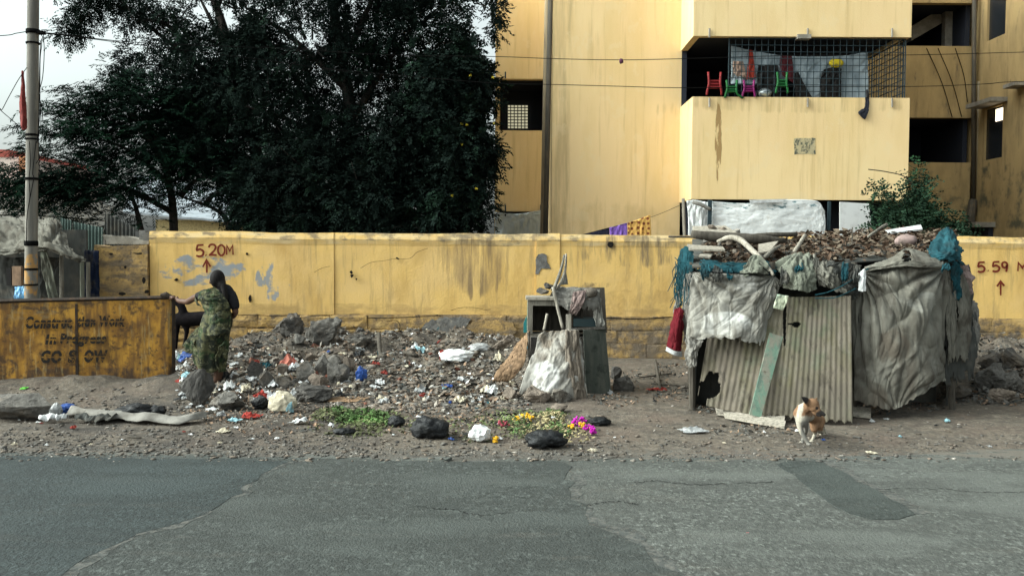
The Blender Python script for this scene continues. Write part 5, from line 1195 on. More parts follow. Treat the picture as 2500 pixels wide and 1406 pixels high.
# boards at the foot
for i, (q, lb, m_) in enumerate([([(1745, 1003, 8.75), (1916, 1032, 8.55), (1914, 1040, 8.52), (1750, 1016, 8.70)], 'long weathered board lying at the foot of the metal sheets', 'wood_pale'), ([(1765, 1018, 8.62), (1918, 1044, 8.45), (1915, 1050, 8.42), (1770, 1024, 8.58)], 'thinner board lying in front of the long weathered board', 'wood_pale'), ([(2082, 1005, 8.75), (2126, 1012, 8.72), (2126, 1026, 8.66), (2082, 1020, 8.70)], 'short plank end sticking out under the grey tarpaulin', 'wood_pale')]):
    pts = [on_ground(x, y) for x, y, _ in q]
    for p in pts: p.z = max(p.z, 0) + .012
    pts[0].z += .035; pts[1].z += .035
    MB().slab(*pts, (0, 0, 1), .022).build('board', M[m_], label=lb, cat='board')
# ------------------------------------------------------------------ load on the roof
def log(name, pts, r, m, label, n=10, cat='log', jit=.12, seed=0):
    k = path([Vector(p) for p in pts], n)
    rr = list(np.interp(np.linspace(0, 1, n), np.linspace(0, 1, len(r)), r)) if hasattr(r, '__len__') else r
    return MB().tube(k, rr, 9, jit=jit, seed=seed).build(name, M[m], smooth=True, label=label, cat=cat)
log('log', [P(1688, 572, 10.2), P(1760, 580, 10.2), P(1850, 584, 10.2), P(1915, 588, 10.3)], [.045, .06, .055, .03], 'wood_dark', 'thick dark log across the roof of the shack')
log('log', [P(1830, 578, 10.5), P(1880, 574, 10.5), P(1945, 572, 10.6)], [.03, .03, .025], 'wood_dark', 'thinner dark log behind the thick one on the shack roof')
log('branch', [P(1752, 590, 9.8), P(1780, 580, 9.7), P(1808, 586, 9.6), P(1832, 608, 9.4), P(1858, 632, 9.2), P(1880, 660, 9.05), P(1888, 672, 9.0)], [.018, .028, .032, .03, .024, .02, .014], 'wood_pale', 'curved pale branch bending down over the roof edge', n=18, cat='branch')
log('branch', [P(1868, 628, 9.3), P(1885, 612, 9.5), P(1905, 600, 9.7)], [.022, .022, .014], 'wood_grey', 'short grey branch stub beside the curved branch', cat='branch')
log('pole', [P(1632, 578, 10.4), P(1690, 579, 10.4), P(1740, 584, 10.4)], .012, 'wood_dark', 'thin dark stick jutting out to the left of the roof', cat='stick')
log('stick', [P(1940, 614, 9.6), P(1965, 575, 10.4)], .022, 'wood_pale', 'pale batten lying slantwise on the roof', cat='stick')
log('stick', [P(2120, 578, 10.2), P(2150, 556, 10.6), P(2165, 548, 10.8)], .016, 'wood_grey', 'bent grey stick at the back of the roof', cat='stick')
log('stick', [P(2080, 600, 9.8), P(2081, 555, 9.9)], .006, 'wood_dark', 'thin upright twig on the roof debris', cat='stick')
for i, (q, m_, lb) in enumerate([
 ([(1678, 600, 9.7), (1765, 606, 9.7), (1770, 614, 9.4), (1682, 612, 9.4)], 'wood_pale', 'wide pale board at the front left of the roof'),
 ([(1712, 622, 9.5), (1742, 620, 9.5), (1734, 632, 9.3), (1706, 628, 9.3)], 'wood_pale', 'small pale board end under the wide pale board'),
 ([(1690, 556, 10.6), (1770, 554, 10.6), (1800, 572, 10.3), (1692, 568, 10.3)], 'wood_pale', 'pale folded board on top of the log'),
 ([(1852, 600, 9.9), (1900, 592, 10.0), (1880, 616, 9.5), (1850, 622, 9.4)], 'wood_pale', 'pale slat beside the branch stub'),
 ([(2160, 566, 10.8), (2248, 552, 11.0), (2252, 562, 10.9), (2166, 574, 10.7)], 'plastic_white', 'clean white board lying at the back of the roof'),
 ([(2075, 632, 9.5), (2150, 612, 9.8), (2152, 620, 9.6), (2096, 638, 9.4)], 'wood_pale', 'tan board beside the blue net on the roof')]):
    MB().slab(*[P(*a) for a in q], (0, 0, 1), .018).build('roof_board', M[m_], label=lb, cat='board')
for i, (x, y, w, hh, m_) in enumerate([(1782, 598, 17, 12, 'rock_warm'), (1805, 602, 14, 12, 'rock'), (1826, 612, 16, 12, 'rock_warm'), (1795, 618, 12, 10, 'rock_pale'), (1722, 594, 14, 9, 'rock'), (1765, 570, 24, 16, 'rock_warm'), (1740, 560, 22, 12, 'rock_warm'), (1800, 570, 20, 12, 'rock_pale'), (1758, 600, 10, 10, 'rock')]):
    big_rock(x - w / 2, x + w / 2, y - hh, y, ['lump of rubble on the shack roof near the curved branch'][0], m_, seed=300 + i, cuts=2, rough=.1, Y=9.7 if y > 590 else 10.4, name='roof_stone', group='stones weighing down the roof', cat='stone')
# wood chips, dry leaves and bark heaped over the roof
def chips(name, label, fn, cnt, smin, smax, m, seed, parent=None, tilt=.6, kind='stuff', cat='debris'):
    rs = np.random.RandomState(seed); V = []; Fc = []
    for i in range(cnt):
        c = fn(rs); s = rs.uniform(smin, smax); d = Vector(rs.normal(0, 1, 3)); d.z *= tilt; d.normalize()
        e = d.cross(Vector((rs.normal(0, .5), rs.normal(0, .5), 1))).normalized()
        nn = d.cross(e) * s * .25; w = s * rs.uniform(.3, .7); b = len(V)
        V += [c - d * s, c - d * s * .2 + e * w + nn * rs.uniform(-1, 1), c + d * s, c + d * s * .1 - e * w + nn * rs.uniform(-1, 1)]
        Fc.append((b, b + 1, b + 2)); Fc.append((b, b + 2, b + 3))
    return put(name, np.array([tuple(v) for v in V]), Fc, m, parent, label=label, cat=cat, kind=kind)
def roofpt(rs):
    u, v = rs.uniform(.04, 1.0), rs.uniform(.0, .95)
    return RP(u, v, rs.uniform(0, .10) * (1 if u > .35 else .4))
M['chip_brown'] = fabric('chip_brown', (.11, .072, .05), dirt=(.04, .03, .024), sc=8, seed=3)
M['chip_tan'] = fabric('chip_tan', (.17, .135, .10), dirt=(.08, .06, .045), sc=8, seed=5)
chips('bark_debris', 'brown bark and dry leaves heaped on the shack roof', roofpt, 2200, .02, .06, M['chip_brown'], 3, tilt=.4)
chips('bark_debris', 'tan wood chips heaped on the shack roof', roofpt, 1300, .02, .065, M['chip_tan'], 4, tilt=.4)
blob('cloth_bundle', P(2212, 588, 9.9), (.11, .1, .07), M['rag_pink'], sub=3, amp=.2, ridge=.12, seed=3, label='pinkish rag bundle on the right of the roof debris', cat='rag')

# ------------------------------------------------------------------ cabinet heap
yc = 10.6
cab = thing('wooden_cabinet', 'old open-fronted wooden cabinet standing on the hearth heap', 'cabinet', (P(1340, 820, yc).x, yc, P(1340, 820, yc).z))
x0, x1 = P(1288, 780, yc).x, P(1397, 780, yc).x; z0, z1 = P(1340, 815, yc).z, P(1340, 728, yc).z
D = .42
MB().box(x0 - .02, x1 + .02, yc - .03, yc + D, z1 - .02, z1 + .015).build('top', M['wood_pale'], cab)
MB().box(x0, x0 + .06, yc, yc + .05, z0, z1 - .022).build('frame', M['wood_grey'], cab)
MB().box(x1 - .05, x1, yc, yc + .05, z0, z1 - .022).build('frame', M['wood_dark'], cab)
MB().box(x0 + .061, x1 - .051, yc + .001, yc + .049, z1 - .09, z1 - .023).build('frame', M['wood_grey'], cab)
MB().box(x0, x1, yc + .02, yc + D - .02, z0 - .04, z0 - .003).build('floor', M['wood_grey'], cab)
MB().box(x0 + .002, x0 + .02, yc + .055, yc + D - .02, z0, z1 - .023).build('side_panel', M['green_plank'], cab)
MB().box(x1 - .02, x1 - .002, yc + .055, yc + D - .02, z0, z1 - .023).build('side_panel', M['wood_dark'], cab)
MB().box(x0 + .021, x1 - .021, yc + D - .02, yc + D - .005, z0, z1 - .023).build('back_panel', M['wood_dark'], cab)
MB().slab(P(1278, 790, yc + .15), P(1286, 770, yc + .15), P(1286, 812, yc + .15), P(1278, 812, yc + .15), (0, 1, 0), .03).build('side_board', mat('teal_board', (.02, .16, .17), [((.05, .22, .22), 8, .5, .7, .8, 1)]), cab)
MB().slab(P(1396, 702, 11.05), P(1476, 702, 11.05), P(1482, 812, 11.05), P(1392, 812, 11.05), (0, 1, 0), .03).build('shade_panel', M['wood_dark'], cab)  # dark panel added behind the gap in place of its shade
# hearth: stacked stones and slab under it
hp = thing('hearth', 'block of stacked stones and dark slab under the cabinet', 'hearth', (P(1390, 950, 10.4).x, 10.4, 0))
MB().slab(P(1424, 806, 10.30), P(1478, 802, 10.45), P(1492, 960, 10.38), P(1432, 962, 10.25), (0, 1, 0), .06).build('slab', mat('green_slab', (.070, .080, .068), [((.12, .12, .10), (14, 14, 2), .45, .65, .8, 1), ((.03, .035, .03), 9, .55, .7, .8, 3)], bump=(30, .5, .02)), hp)
pa = P(1290, 815, 10.35); pb = P(1480, 815, 10.4)
MB().box(pa.x + .03, pb.x - .05, 10.45, 11.1, 0, pa.z - .05).build('core', M['rock_dark'], hp)
MB().slab(P(1395, 800, 10.3), P(1478, 797, 10.4), P(1478, 802, 10.9), P(1395, 805, 10.9), (0, 0, -1), .03).build('ledge', M['rock'], hp)
for i, (x, y, w, hh, m_) in enumerate([(1420, 782, 30, 8, 'glass_dark'), (1440, 792, 34, 7, 'glass_dark')]):
    pass
MB().box(P(1400, 790, 10.6).x, P(1458, 790, 10.6).x, 10.6, 10.9, P(1400, 797, 10.6).z, P(1400, 778, 10.6).z).build('crate', mat('glass_dark', (.02, .04, .045), rough=.3, spec=.5), hp)
cloth('sack', [[(1318, 812, 10.22), (1350, 806, 10.2), (1385, 804, 10.2), (1412, 806, 10.22)], [(1306, 850, 10.12), (1345, 852, 10.05), (1386, 850, 10.05), (1422, 850, 10.15)], [(1284, 905, 10.0), (1335, 910, 9.92), (1384, 910, 9.95), (1428, 910, 10.08)], [(1264, 970, 9.86), (1325, 978, 9.80), (1380, 984, 9.84), (1436, 985, 10.0)]], M['sack_white'], nu=90, nv=90, amp=.04, fx=4, fy=1.6, sharp=.10, seed=51, rag=.09, thick=.008, fine=.008, label='stiff dirty white sack draped over the front of the hearth', cat='sack')
cloth('sack', [[(1380, 806, 10.1), (1415, 806, 10.14)], [(1384, 870, 9.98), (1420, 870, 10.06)], [(1392, 940, 9.92), (1430, 940, 10.0)], [(1395, 998, 9.9), (1434, 990, 9.98)]], fabric('sack_brown', (.22, .185, .15), seed=33), nu=36, nv=80, amp=.04, fx=3, fy=2, seed=52, rag=.06, thick=.008, label='brown sacking hanging beside the dirty white sack', cat='sack')
cloth('cloth_drape', [[(1348, 700, 10.55), (1380, 698, 10.6), (1415, 700, 10.6), (1458, 706, 10.7)], [(1350, 722, 10.5), (1385, 724, 10.5), (1420, 720, 10.5), (1462, 724, 10.6)], [(1360, 744, 10.48), (1392, 762, 10.44), (1416, 764, 10.46), (1468, 756, 10.56)]], M['rag_grey'], nu=60, nv=40, amp=.03, fx=5, fy=2, seed=53, rag=.14, label='grey cloth draped over the top of the heap', cat='cloth')
cloth('cloth_drape', [[(1400, 712, 10.48), (1432, 708, 10.5)], [(1394, 740, 10.46), (1424, 742, 10.46)], [(1390, 768, 10.46), (1404, 772, 10.46)]], M['rag_pink'], nu=26, nv=40, amp=.02, seed=54, rag=.1, label='brownish cloth end hanging beside the cabinet opening', cat='cloth')
cloth('cloth_drape', [[(1440, 706, 10.6), (1464, 708, 10.66)], [(1448, 750, 10.55), (1470, 750, 10.6)], [(1456, 800, 10.5), (1478, 800, 10.55)]], M['tarp_pale'], nu=26, nv=50, amp=.03, seed=55, rag=.05, label='pale cloth hanging down the right side of the heap', cat='cloth')
blob('stone_lump', P(1440, 715, 10.6), (.09, .09, .06), M['rock'], sub=3, amp=.2, ridge=.1, seed=6, label='grey lump under the cloth on the heap top', cat='lump')
cw = MB().tube([P(1420, 790, 10.7), P(1420, 712, 10.7)], .02, 6)
cw.tube([P(1462, 790, 10.7), P(1460, 715, 10.7)], .02, 6).tube([P(1340, 735, 10.85), P(1355, 705, 10.75)], .02, 6).tube([P(1345, 706, 10.72), P(1465, 708, 10.75)], .018, 6)
cw.build('prop_rack', M['wood_dark'], label='dark wooden rack holding up the draped cloths', cat='rack')
log('stick', [P(1352, 708, 10.5), P(1362, 680, 10.55), P(1372, 650, 10.6), P(1378, 622, 10.62)], [.022, .02, .016, .013], 'wood_grey', 'taller of two sticks crossed upright on the heap', cat='stick')
log('stick', [P(1358, 706, 10.55), P(1374, 682, 10.6), P(1381, 650, 10.64), P(1382, 620, 10.66)], [.014, .018, .014, .012], 'wood_pale', 'thinner of two sticks crossed upright on the heap', cat='stick')
log('stick', [P(1350, 700, 10.48), P(1362, 755, 10.45), P(1374, 802, 10.4)], [.018, .018, .018], 'wood_pale', 'pale stick leaning across the cabinet opening', cat='stick')
log('stick', [P(1336, 766, 10.4), P(1328, 806, 10.35)], .016, 'wood_pale', 'short pale stick standing in front of the cabinet', cat='stick')
MB().slab(P(1382, 768, 10.42), P(1394, 767, 10.42), P(1394, 804, 10.4), P(1382, 804, 10.4), (0, 1, 0), .025).build('batten', M['wood_pale'], label='short flat batten standing before the cabinet corner', cat='batten')
cloth('wedge_cloth', [[(1378, 660, 10.75), (1381, 658, 10.75)], [(1370, 680, 10.72), (1385, 680, 10.75)], [(1366, 696, 10.7), (1387, 694, 10.75)]], M['rag_grey'], nu=12, nv=20, amp=.01, label='grey rag caught in the fork of the crossed sticks', cat='rag')
for (x, y, w) in ((1325, 712, 16), (1340, 700, 12)):
    big_rock(x - w, x + w, y - 10, y + 5, 'dark lump lying on the cabinet top', 'rock_dark', seed=x, cuts=2, Y=10.75, name='dark_lump', group='dark lumps on the cabinet top', cat='lump')
# leaning brown board, frayed
o = cloth('brown_board', [[(1258, 848, 10.35), (1294, 806, 10.45)], [(1236, 878, 10.15), (1288, 844, 10.3)], [(1214, 904, 9.98), (1280, 890, 10.1)], [(1200, 934, 9.85), (1244, 932, 9.95)]], M['wood_brown'], nu=40, nv=40, amp=.010, fx=3, fy=6, seed=61, rag=.05, ragside=.04, thick=.03, label='frayed brown board leaning against the left of the heap', cat='board')
log('stick', [P(1290, 812, 10.4), P(1292, 850, 10.3), P(1294, 905, 10.15)], .015, 'wood_dark', 'dark prop behind the frayed brown board', cat='stick')
# ------------------------------------------------------------------ bags, paper and other litter
def scrap(name, px, py, w, hh, m, label, seed=0, group=None, lift=.0, cat='litter', amp=.35):
    """crumpled sheet lying on the ground: w, hh pixel size"""
    g = on_ground(px, py); k = g.y / F
    W, D, n = w * k, max(w, hh * 2.2) * k * .8, 8
    rs = np.random.RandomState(seed); u, v = np.meshgrid(np.linspace(-.5, .5, n), np.linspace(-.5, .5, n))
    an = rs.uniform(0, 6.3); c, s_ = math.cos(an), math.sin(an)
    r = 1 + .35 * fbm(np.stack([u * 3 + seed, v * 3, 0 * u], -1), seed, 2)
    x, y = u * W * r, v * D * r
    z = hh * k * (.45 + amp * 1.6 * (1 - 2 * np.abs(fbm(np.stack([u * 3.2, v * 3.2, 0 * u + seed], -1), seed + 2, 3))))
    z = np.maximum(z * (1 - .8 * np.maximum(np.abs(u), np.abs(v)) * 2 * rs.uniform(.4, 1)), .004)
    X, Yy = g.x + x, g.y + y * .8
    X = X + W * rs.normal(0, .055, X.shape); Yy = Yy + D * rs.normal(0, .055, X.shape)
    z = z * rs.uniform(.5, 1.25, z.shape) * (1.2 if hh > 14 else 1)
    Z = h(X, Yy) + z + lift + .006
    V = np.stack([X, Yy, Z], -1).reshape(-1, 3)
    Fc = [(i * n + j, i * n + j + 1, (i + 1) * n + j + 1, (i + 1) * n + j) for i in range(n - 1) for j in range(n - 1) if not ((i in (0, n - 2)) and (j in (0, n - 2)))]
    return put(name, V, Fc, m, smooth=False, solid=.003, label=label, cat=cat, group=group)
def bag(px, py, w, hh, m, label, seed=0, ridge=.12, name='plastic_bag', depth=.8, cat='plastic bag', Y=None):
    g = on_ground(px, py); k = g.y / F
    bk = m is M['plastic_black']
    return blob(name, (g.x, g.y + w * k * depth * .4, g.z + hh * k * .5), (w * k * .5, w * k * .5 * depth, hh * k * .55), m, sub=4 if bk else 3, amp=.40 if bk else .34, ridge=ridge * (1.8 if bk else 1.2), seed=seed, freq=1.7, flat=.8, crumple=.02 if bk else .055, smooth=bk, label=label, cat=cat)
bag(1047, 1072, 78, 44, M['plastic_black'], 'biggest black plastic bag beside the white ball of plastic', 1)
bag(1332, 1096, 92, 36, M['plastic_black'], 'flattened black plastic bag at the road edge under the flowers', 2)
bag(1172, 1080, 50, 38, M['plastic_white'], 'crumpled white ball of plastic on the verge', 3, ridge=.10)
bag(967, 1044, 34, 26, M['plastic_black'], 'small black bag left of the biggest black bag', 4)
bag(322, 1022, 84, 30, M['plastic_black'], 'black sack lying behind the grey cloth strip', 5)
bag(370, 1020, 50, 24, M['plastic_black'], 'black rag heap right of the black sack', 6)
bag(160, 1012, 42, 24, M['plastic_blue'], 'dark blue plastic bag beside the stone block', 7)
bag(130, 1018, 30, 28, M['plastic_grey'], 'grey plastic bag touching the stone block', 8)
bag(686, 1008, 56, 42, M['paper_cream'], 'cream paper sack crumpled near the purple cloth', 9, ridge=.16, name='paper_sack', cat='paper sack')
bag(700, 1010, 26, 28, M['plastic_teal'], 'pale teal plastic bag right of the cream sack', 10)
bag(632, 1000, 34, 30, M['plastic_black'], 'black bag between the flat rocks and the cream sack', 11)
bag(880, 934, 26, 34, M['plastic_blue'], 'bright blue plastic bag snagged under the stake', 12)
bag(455, 890, 46, 26, M['plastic_blue'], 'blue plastic heap between barrier and woman', 13)
bag(455, 935, 30, 26, M['plastic_teal'], 'pale bag under the blue plastic by the barrier', 14)
bag(1465, 1040, 50, 18, M['plastic_black'], 'flat dark rag beyond the pink flowers', 15)
bag(838, 1062, 44, 14, M['plastic_black'], 'thin dark rag on the verge below the green leaves', 16)
bag(1112, 884, 80, 26, M['plastic_white'], 'white printed sack lying on the rubble by the brown board', 17, ridge=.10, name='plastic_sack', cat='sack')
bag(1168, 872, 50, 20, M['plastic_grey'], 'grey plastic wrap beside the white printed sack', 18)
cloth('red_label', [[(1076, 852, 12.05), (1086, 850, 12.05)], [(1074, 864, 11.95), (1084, 864, 11.93)], [(1074, 874, 11.9), (1082, 876, 11.88)]], M['paper_red'], nu=8, nv=10, amp=.005, label='red printed edge of the white sack on the rubble', cat='label') if False else None
bag(1078, 880, 12, 24, M['paper_red'], 'red torn packet at the end of the white printed sack', 19, name='packet', cat='packet')
scrap('plastic_sheet', 728, 1036, 42, 16, M['plastic_white'], 'torn white plastic sheet left of the green leaves', 21)
scrap('plastic_sheet', 1690, 1056, 62, 14, M['plastic_grey'], 'grey crumpled plastic film in front of the shack', 22)
scrap('paper_scrap', 545, 1056, 34, 12, M['paper_cream'], 'cream paper lump on the verge below the flat rocks', 23)
scrap('packet', 614, 1022, 46, 16, M['paper_red'], 'red and blue snack packet on the verge', 24, cat='packet')
scrap('plastic_sheet', 572, 1030, 34, 14, M['plastic_teal'], 'pale plastic next to the red packet', 25)
scrap('plastic_sheet', 540, 1018, 22, 16, M['plastic_grey'], 'small grey crumpled plastic left of the red packet', 26)
scrap('paper_scrap', 520, 1002, 34, 9, M['plastic_white'], 'flat white card in front of the flat rock', 27)
scrap('paper_scrap', 1447, 1104, 22, 12, M['paper_cream'], 'folded cream paper at the road edge', 28)
scrap('paper_scrap', 2128, 1108, 24, 6, M['paper_cream'], 'thin pale paper strip at the road edge below the shack', 29)
scrap('plastic_scrap', 1827, 1310, 32, 9, mat('pink_plastic', (.62, .12, .13), rough=.4), 'flat pink plastic scrap lying on the asphalt', 30)
scrap('paper_scrap', 93, 1325, 20, 5, M['paper_cream'], 'bent pale paper bit on the dark asphalt', 31)
scrap('paper_scrap', 505, 1298, 18, 4, M['paper_cream'], 'small pale paper bit on the grey asphalt', 32)
scrap('paper_scrap', 772, 1402, 32, 7, M['paper_cream'], 'orange-edged paper stub at the bottom of the road', 33)
scrap('paper_scrap', 918, 1380, 20, 5, M['paper_cream'], 'pale leaf-like scrap on the lower asphalt', 34)
scrap('packet', 1605, 955, 46, 7, M['paper_red'], 'thin red wrapper on the ground left of the shack', 35, cat='packet')
scrap('plastic_sheet', 665, 978, 44, 16, M['plastic_white'], 'clear white plastic film standing up from the litter', 36, amp=.6)
scrap('plastic_sheet', 560, 952, 30, 16, M['plastic_white'], 'pointed white paper behind the purple cloth', 37, amp=.7)
scrap('plastic_sheet', 640, 975, 40, 22, M['paper_red'], 'orange printed wrapper among the white plastic', 38)
scrap('cloth_heap', 700, 895, 44, 26, mat('salmon', (.40, .14, .10), [((.25, .07, .06), 14, .5, .65, .8, 1)]), 'salmon red torn cloth at the heap top', 39, cat='cloth')
scrap('cloth_heap', 650, 898, 30, 14, M['net_teal'], 'teal rag left of the salmon cloth', 40, cat='cloth')
scrap('plastic_sheet', 718, 905, 26, 18, M['plastic_white'], 'white plastic right of the salmon cloth', 41)
scrap('plastic_sheet', 625, 905, 24, 12, M['plastic_white'], 'small white film on the slope right of the woman', 42)
scrap('plank', 850, 978, 80, 5, M['wood_brown'], 'thin brown slat lying on the rubble slope', 43, cat='slat')
scrap('plank', 1230, 1008, 100, 6, M['wood_dark'], 'dark slat lying above the flower offerings', 44, cat='slat')
scrap('green_stone', 820, 1000, 26, 20, M['rock_pale'], 'pale triangular chip at the top of the green leaves', 45, cat='stone')
scrap('leaf', 58, 950, 16, 5, mat('lime', (.12, .42, .06)), 'bright green leaf at the barrier foot', 46, cat='leaf')
# purple cloth twisted between the rocks
cloth('purple_cloth', [[(600, 952, 10.4), (606, 948, 10.45)], [(575, 968, 10.2), (584, 960, 10.3)], [(556, 985, 9.95), (568, 974, 10.05)], [(548, 1002, 9.7), (566, 998, 9.75)]], M['cloth_maroon'], nu=16, nv=40, amp=.03, seed=3, rag=.05, label='twisted purple cloth running between the flat rocks', cat='cloth')
# long grey cloth strip on the verge
def strip(name, pts, w, m, label, seed=0, cat='cloth'):
    A = np.array([tuple(on_ground(x, y)) for x, y in pts]); A = crom(A, 70); n = 8
    V = []
    for i, p in enumerate(A):
        ww = w * (1 + .3 * math.sin(i * .35 + seed))
        for j in range(n):
            t = j / (n - 1) - .5
            z = .04 + .035 * float(fbm(np.array([i * .16, t * 3, seed]), seed, 3)) + .04 * (1 - (2 * t) ** 2)
            V.append((p[0], p[1] + t * ww, hz(p[0], p[1] + t * ww) + max(z, .005)))
    Fc = [(i * n + j, i * n + j + 1, (i + 1) * n + j + 1, (i + 1) * n + j) for i in range(69) for j in range(n - 1)]
    return put(name, np.array(V), Fc, m, smooth=True, solid=.006, label=label, cat=cat)
strip('cloth_strip', [(175, 1012), (220, 1020), (270, 1024), (320, 1030), (380, 1032), (440, 1034), (500, 1028), (512, 1024)], .20, M['rag_grey'], 'long pale grey cloth strip trailing along the verge', 2)
strip('cloth_strip', [(188, 1028), (230, 1034), (280, 1032)], .16, M['tarp_dark'], 'dark wet cloth under the start of the pale strip', 4)
strip('cloth_strip', [(100, 1032), (140, 1032), (165, 1030)], .10, M['plastic_white'], 'white plastic strip in front of the stone block', 6)
# kerb stone block with cloth at the left edge
kb = big_rock(-60, 118, 964, 1032, 'broken concrete block at the bottom left corner of the verge', 'rock', seed=411, depth=.5, cuts=3, rough=.08, name='concrete_block', cat='block')
cloth('cloth_drape', [[(28, 962, 9.85), (66, 964, 9.8)], [(20, 975, 9.45), (46, 975, 9.45)], [(18, 1000, 9.3), (40, 1002, 9.3)], [(14, 1028, 9.25), (32, 1028, 9.25)]], M['rag_grey'], nu=24, nv=40, amp=.02, seed=14, rag=.04, label='dirty cloth draped over the broken concrete block', cat='cloth')
# many small scraps
M['paper_red'] = fabric('paper_red2', (.26, .05, .04), dirt=(.15, .04, .03), sc=12, seed=23)
cols = [('plastic_white', 'small crumpled white plastic scrap on the rubble and verge'), ('paper_cream', 'small cream paper scrap on the rubble and verge'), ('plastic_grey', 'small grey plastic scrap on the rubble and verge'), ('plastic_teal', 'small pale teal plastic scrap on the rubble and verge'), ('paper_red', 'small red wrapper scrap on the rubble and verge'), ('plastic_black', 'small black plastic shred on the rubble and verge'), ('plastic_blue', 'small blue plastic shred on the rubble and verge')]
wts = [8, 7, 5, 1.5, 1, 4, .8]
Rl = random.Random(21)
for ((xa, xb), (ya, yb), cnt) in [((430, 720), (865, 1000), 85), ((720, 1290), (840, 1000), 95), ((0, 1500), (1005, 1100), 36), ((1490, 2500), (960, 1095), 16), ((432, 500), (860, 960), 24)]:
    for i in range(cnt):
        k, lb = Rl.choices(cols, wts)[0]
        w = Rl.choice([6, 8, 9, 11, 14, 18, 22, 26] if ya < 900 else [6, 8, 9, 11, 14]); x_, y_ = Rl.uniform(xa, xb), Rl.uniform(ya, yb)
        where = 'in the gap beside the barrier' if x_ < 500 and y_ < 990 else 'around the rocks by the woman' if x_ < 720 and y_ < 1000 else 'below the boulder heap' if x_ < 900 and y_ < 1000 else 'on the rubble near the white sack' if y_ < 1000 and x_ < 1300 else 'on the ground round the shack' if x_ > 1480 else 'on the verge left of the leaves' if x_ < 760 else 'on the verge by the leaf waste'
        lb = lb.replace('on the rubble and verge', where).replace('small', 'tiny' if w < 9 else 'small' if w < 14 else 'larger')
        scrap('litter_scrap', x_, y_, w, w * Rl.uniform(.3, .8), M[k], lb, seed=Rl.randrange(9999), group='loose litter scraps', amp=.5)
# vegetable leaves and flower waste
def leafpatch(name, label, ells, cnt, s0, s1, m, seed, hgt=.05):
    def fn(rs):
        cx, cy, rx, ry = ells[rs.randint(len(ells))]
        a, r = rs.uniform(0, 6.28), rs.uniform(0, 1) ** .5
        g = G(cx + rx * r * math.cos(a), cy + ry * r * math.sin(a), .02)
        return Vector((g.x, g.y, hz(g.x, g.y) + .01 + rs.uniform(0, hgt) * (1 - r * r)))
    return chips(name, label, fn, cnt, s0, s1, m, seed, tilt=.5, cat='leaves')
heap = [(520, 905, 90, 50), (600, 930, 90, 40), (700, 880, 110, 36), (700, 930, 110, 40), (820, 900, 120, 50), (940, 880, 120, 44), (940, 950, 120, 46), (1060, 910, 120, 60), (1060, 970, 130, 34), (1170, 900, 90, 50), (1180, 970, 90, 30), (560, 975, 80, 24), (460, 920, 30, 50)]
def debris(label, cnt, s0, s1, m, seed, hgt=.05): return leafpatch('mixed_debris', label, heap, cnt, s0, s1, m, seed, hgt)
M['leaf_green'] = leafmat('veg_leaf', (.085, .135, .055)); M['leaf_dull'] = leafmat('veg_dull', (.13, .14, .075)); M['straw'] = fabric('straw', (.40, .34, .19), dirt=(.2, .17, .1), sc=12)
leafpatch('green_leaves', 'heap of wilted green leaves on the verge', [(890, 1012, 60, 16), (830, 1004, 34, 10), (925, 1024, 40, 12), (850, 1020, 30, 9)], 1250, .012, .032, M['leaf_green'], 1, .07)
leafpatch('green_leaves', 'dull stalks mixed into the green leaf heap', [(860, 1012, 90, 26), (930, 1022, 60, 22), (800, 1010, 40, 16), (880, 1040, 60, 16)], 700, .012, .034, M['leaf_dull'], 7, .05)
leafpatch('green_leaves', 'thin green leaf scatter on the verge', [(900, 1035, 160, 26), (1180, 1045, 130, 32), (1330, 1035, 110, 34), (1240, 1020, 80, 20)], 1300, .010, .028, M['leaf_dull'], 2, .03)
leafpatch('straw_waste', 'pale straw and spent flower heads near the black bag', [(1330, 1040, 70, 26), (1290, 1030, 60, 20), (1380, 1055, 70, 22), (1350, 1015, 30, 14)], 900, .010, .026, M['straw'], 3, .05)
leafpatch('green_leaves', 'dark green stems within the straw waste', [(1268, 1035, 30, 22), (1350, 1012, 26, 14), (1360, 1045, 36, 16)], 420, .012, .030, M['leaf_green'], 4, .07)
debris('tan card and wood splinters mixed through the rubble heap', 900, .014, .055, M['card_brown'], 31)
debris('white plastic and paper shreds mixed through the rubble heap', 520, .012, .040, M['plastic_white'], 32, .06)
debris('grey cloth and film shreds mixed through the rubble heap', 800, .014, .055, M['rag_grey'], 33, .06)
debris('dark shreds mixed through the rubble heap', 700, .014, .060, M['tarp_dark'], 34, .04)
debris('cream paper shreds mixed through the rubble heap', 420, .012, .036, M['paper_cream'], 35, .06)
debris('teal and blue film shreds mixed through the rubble heap', 110, .014, .040, M['net_teal'], 36, .06)
debris('pale plaster shards mixed through the rubble heap', 600, .014, .05, M['rock_pale'], 38, .05)
debris('dusty flat shards mixed through the rubble heap', 1100, .018, .065, M['rock_warm'], 37, .04)
heap = [(560, 1005, 120, 22), (760, 1000, 120, 20), (1000, 1015, 140, 26), (1200, 1010, 120, 24), (640, 1030, 160, 26), (1100, 1045, 160, 26)]
debris('brown crumbs strewn from the heap to the road', 800, .008, .030, M['card_brown'], 51, .015)
debris('pale crumbs strewn from the heap to the road', 420, .008, .026, M['rock_pale'], 52, .015)
debris('dark crumbs strewn from the heap to the road', 620, .008, .030, M['tarp_dark'], 53, .015)
heap = [(2440, 900, 60, 50), (2410, 960, 40, 24), (2470, 960, 40, 26), (2440, 870, 60, 24)]
debris('grey rubble shards at the shack corner', 500, .016, .06, M['rock'], 41, .05)
debris('dark shreds at the shack corner', 260, .016, .06, M['tarp_dark'], 42, .05)
debris('tan splinters at the shack corner', 160, .014, .045, M['card_brown'], 43, .05)
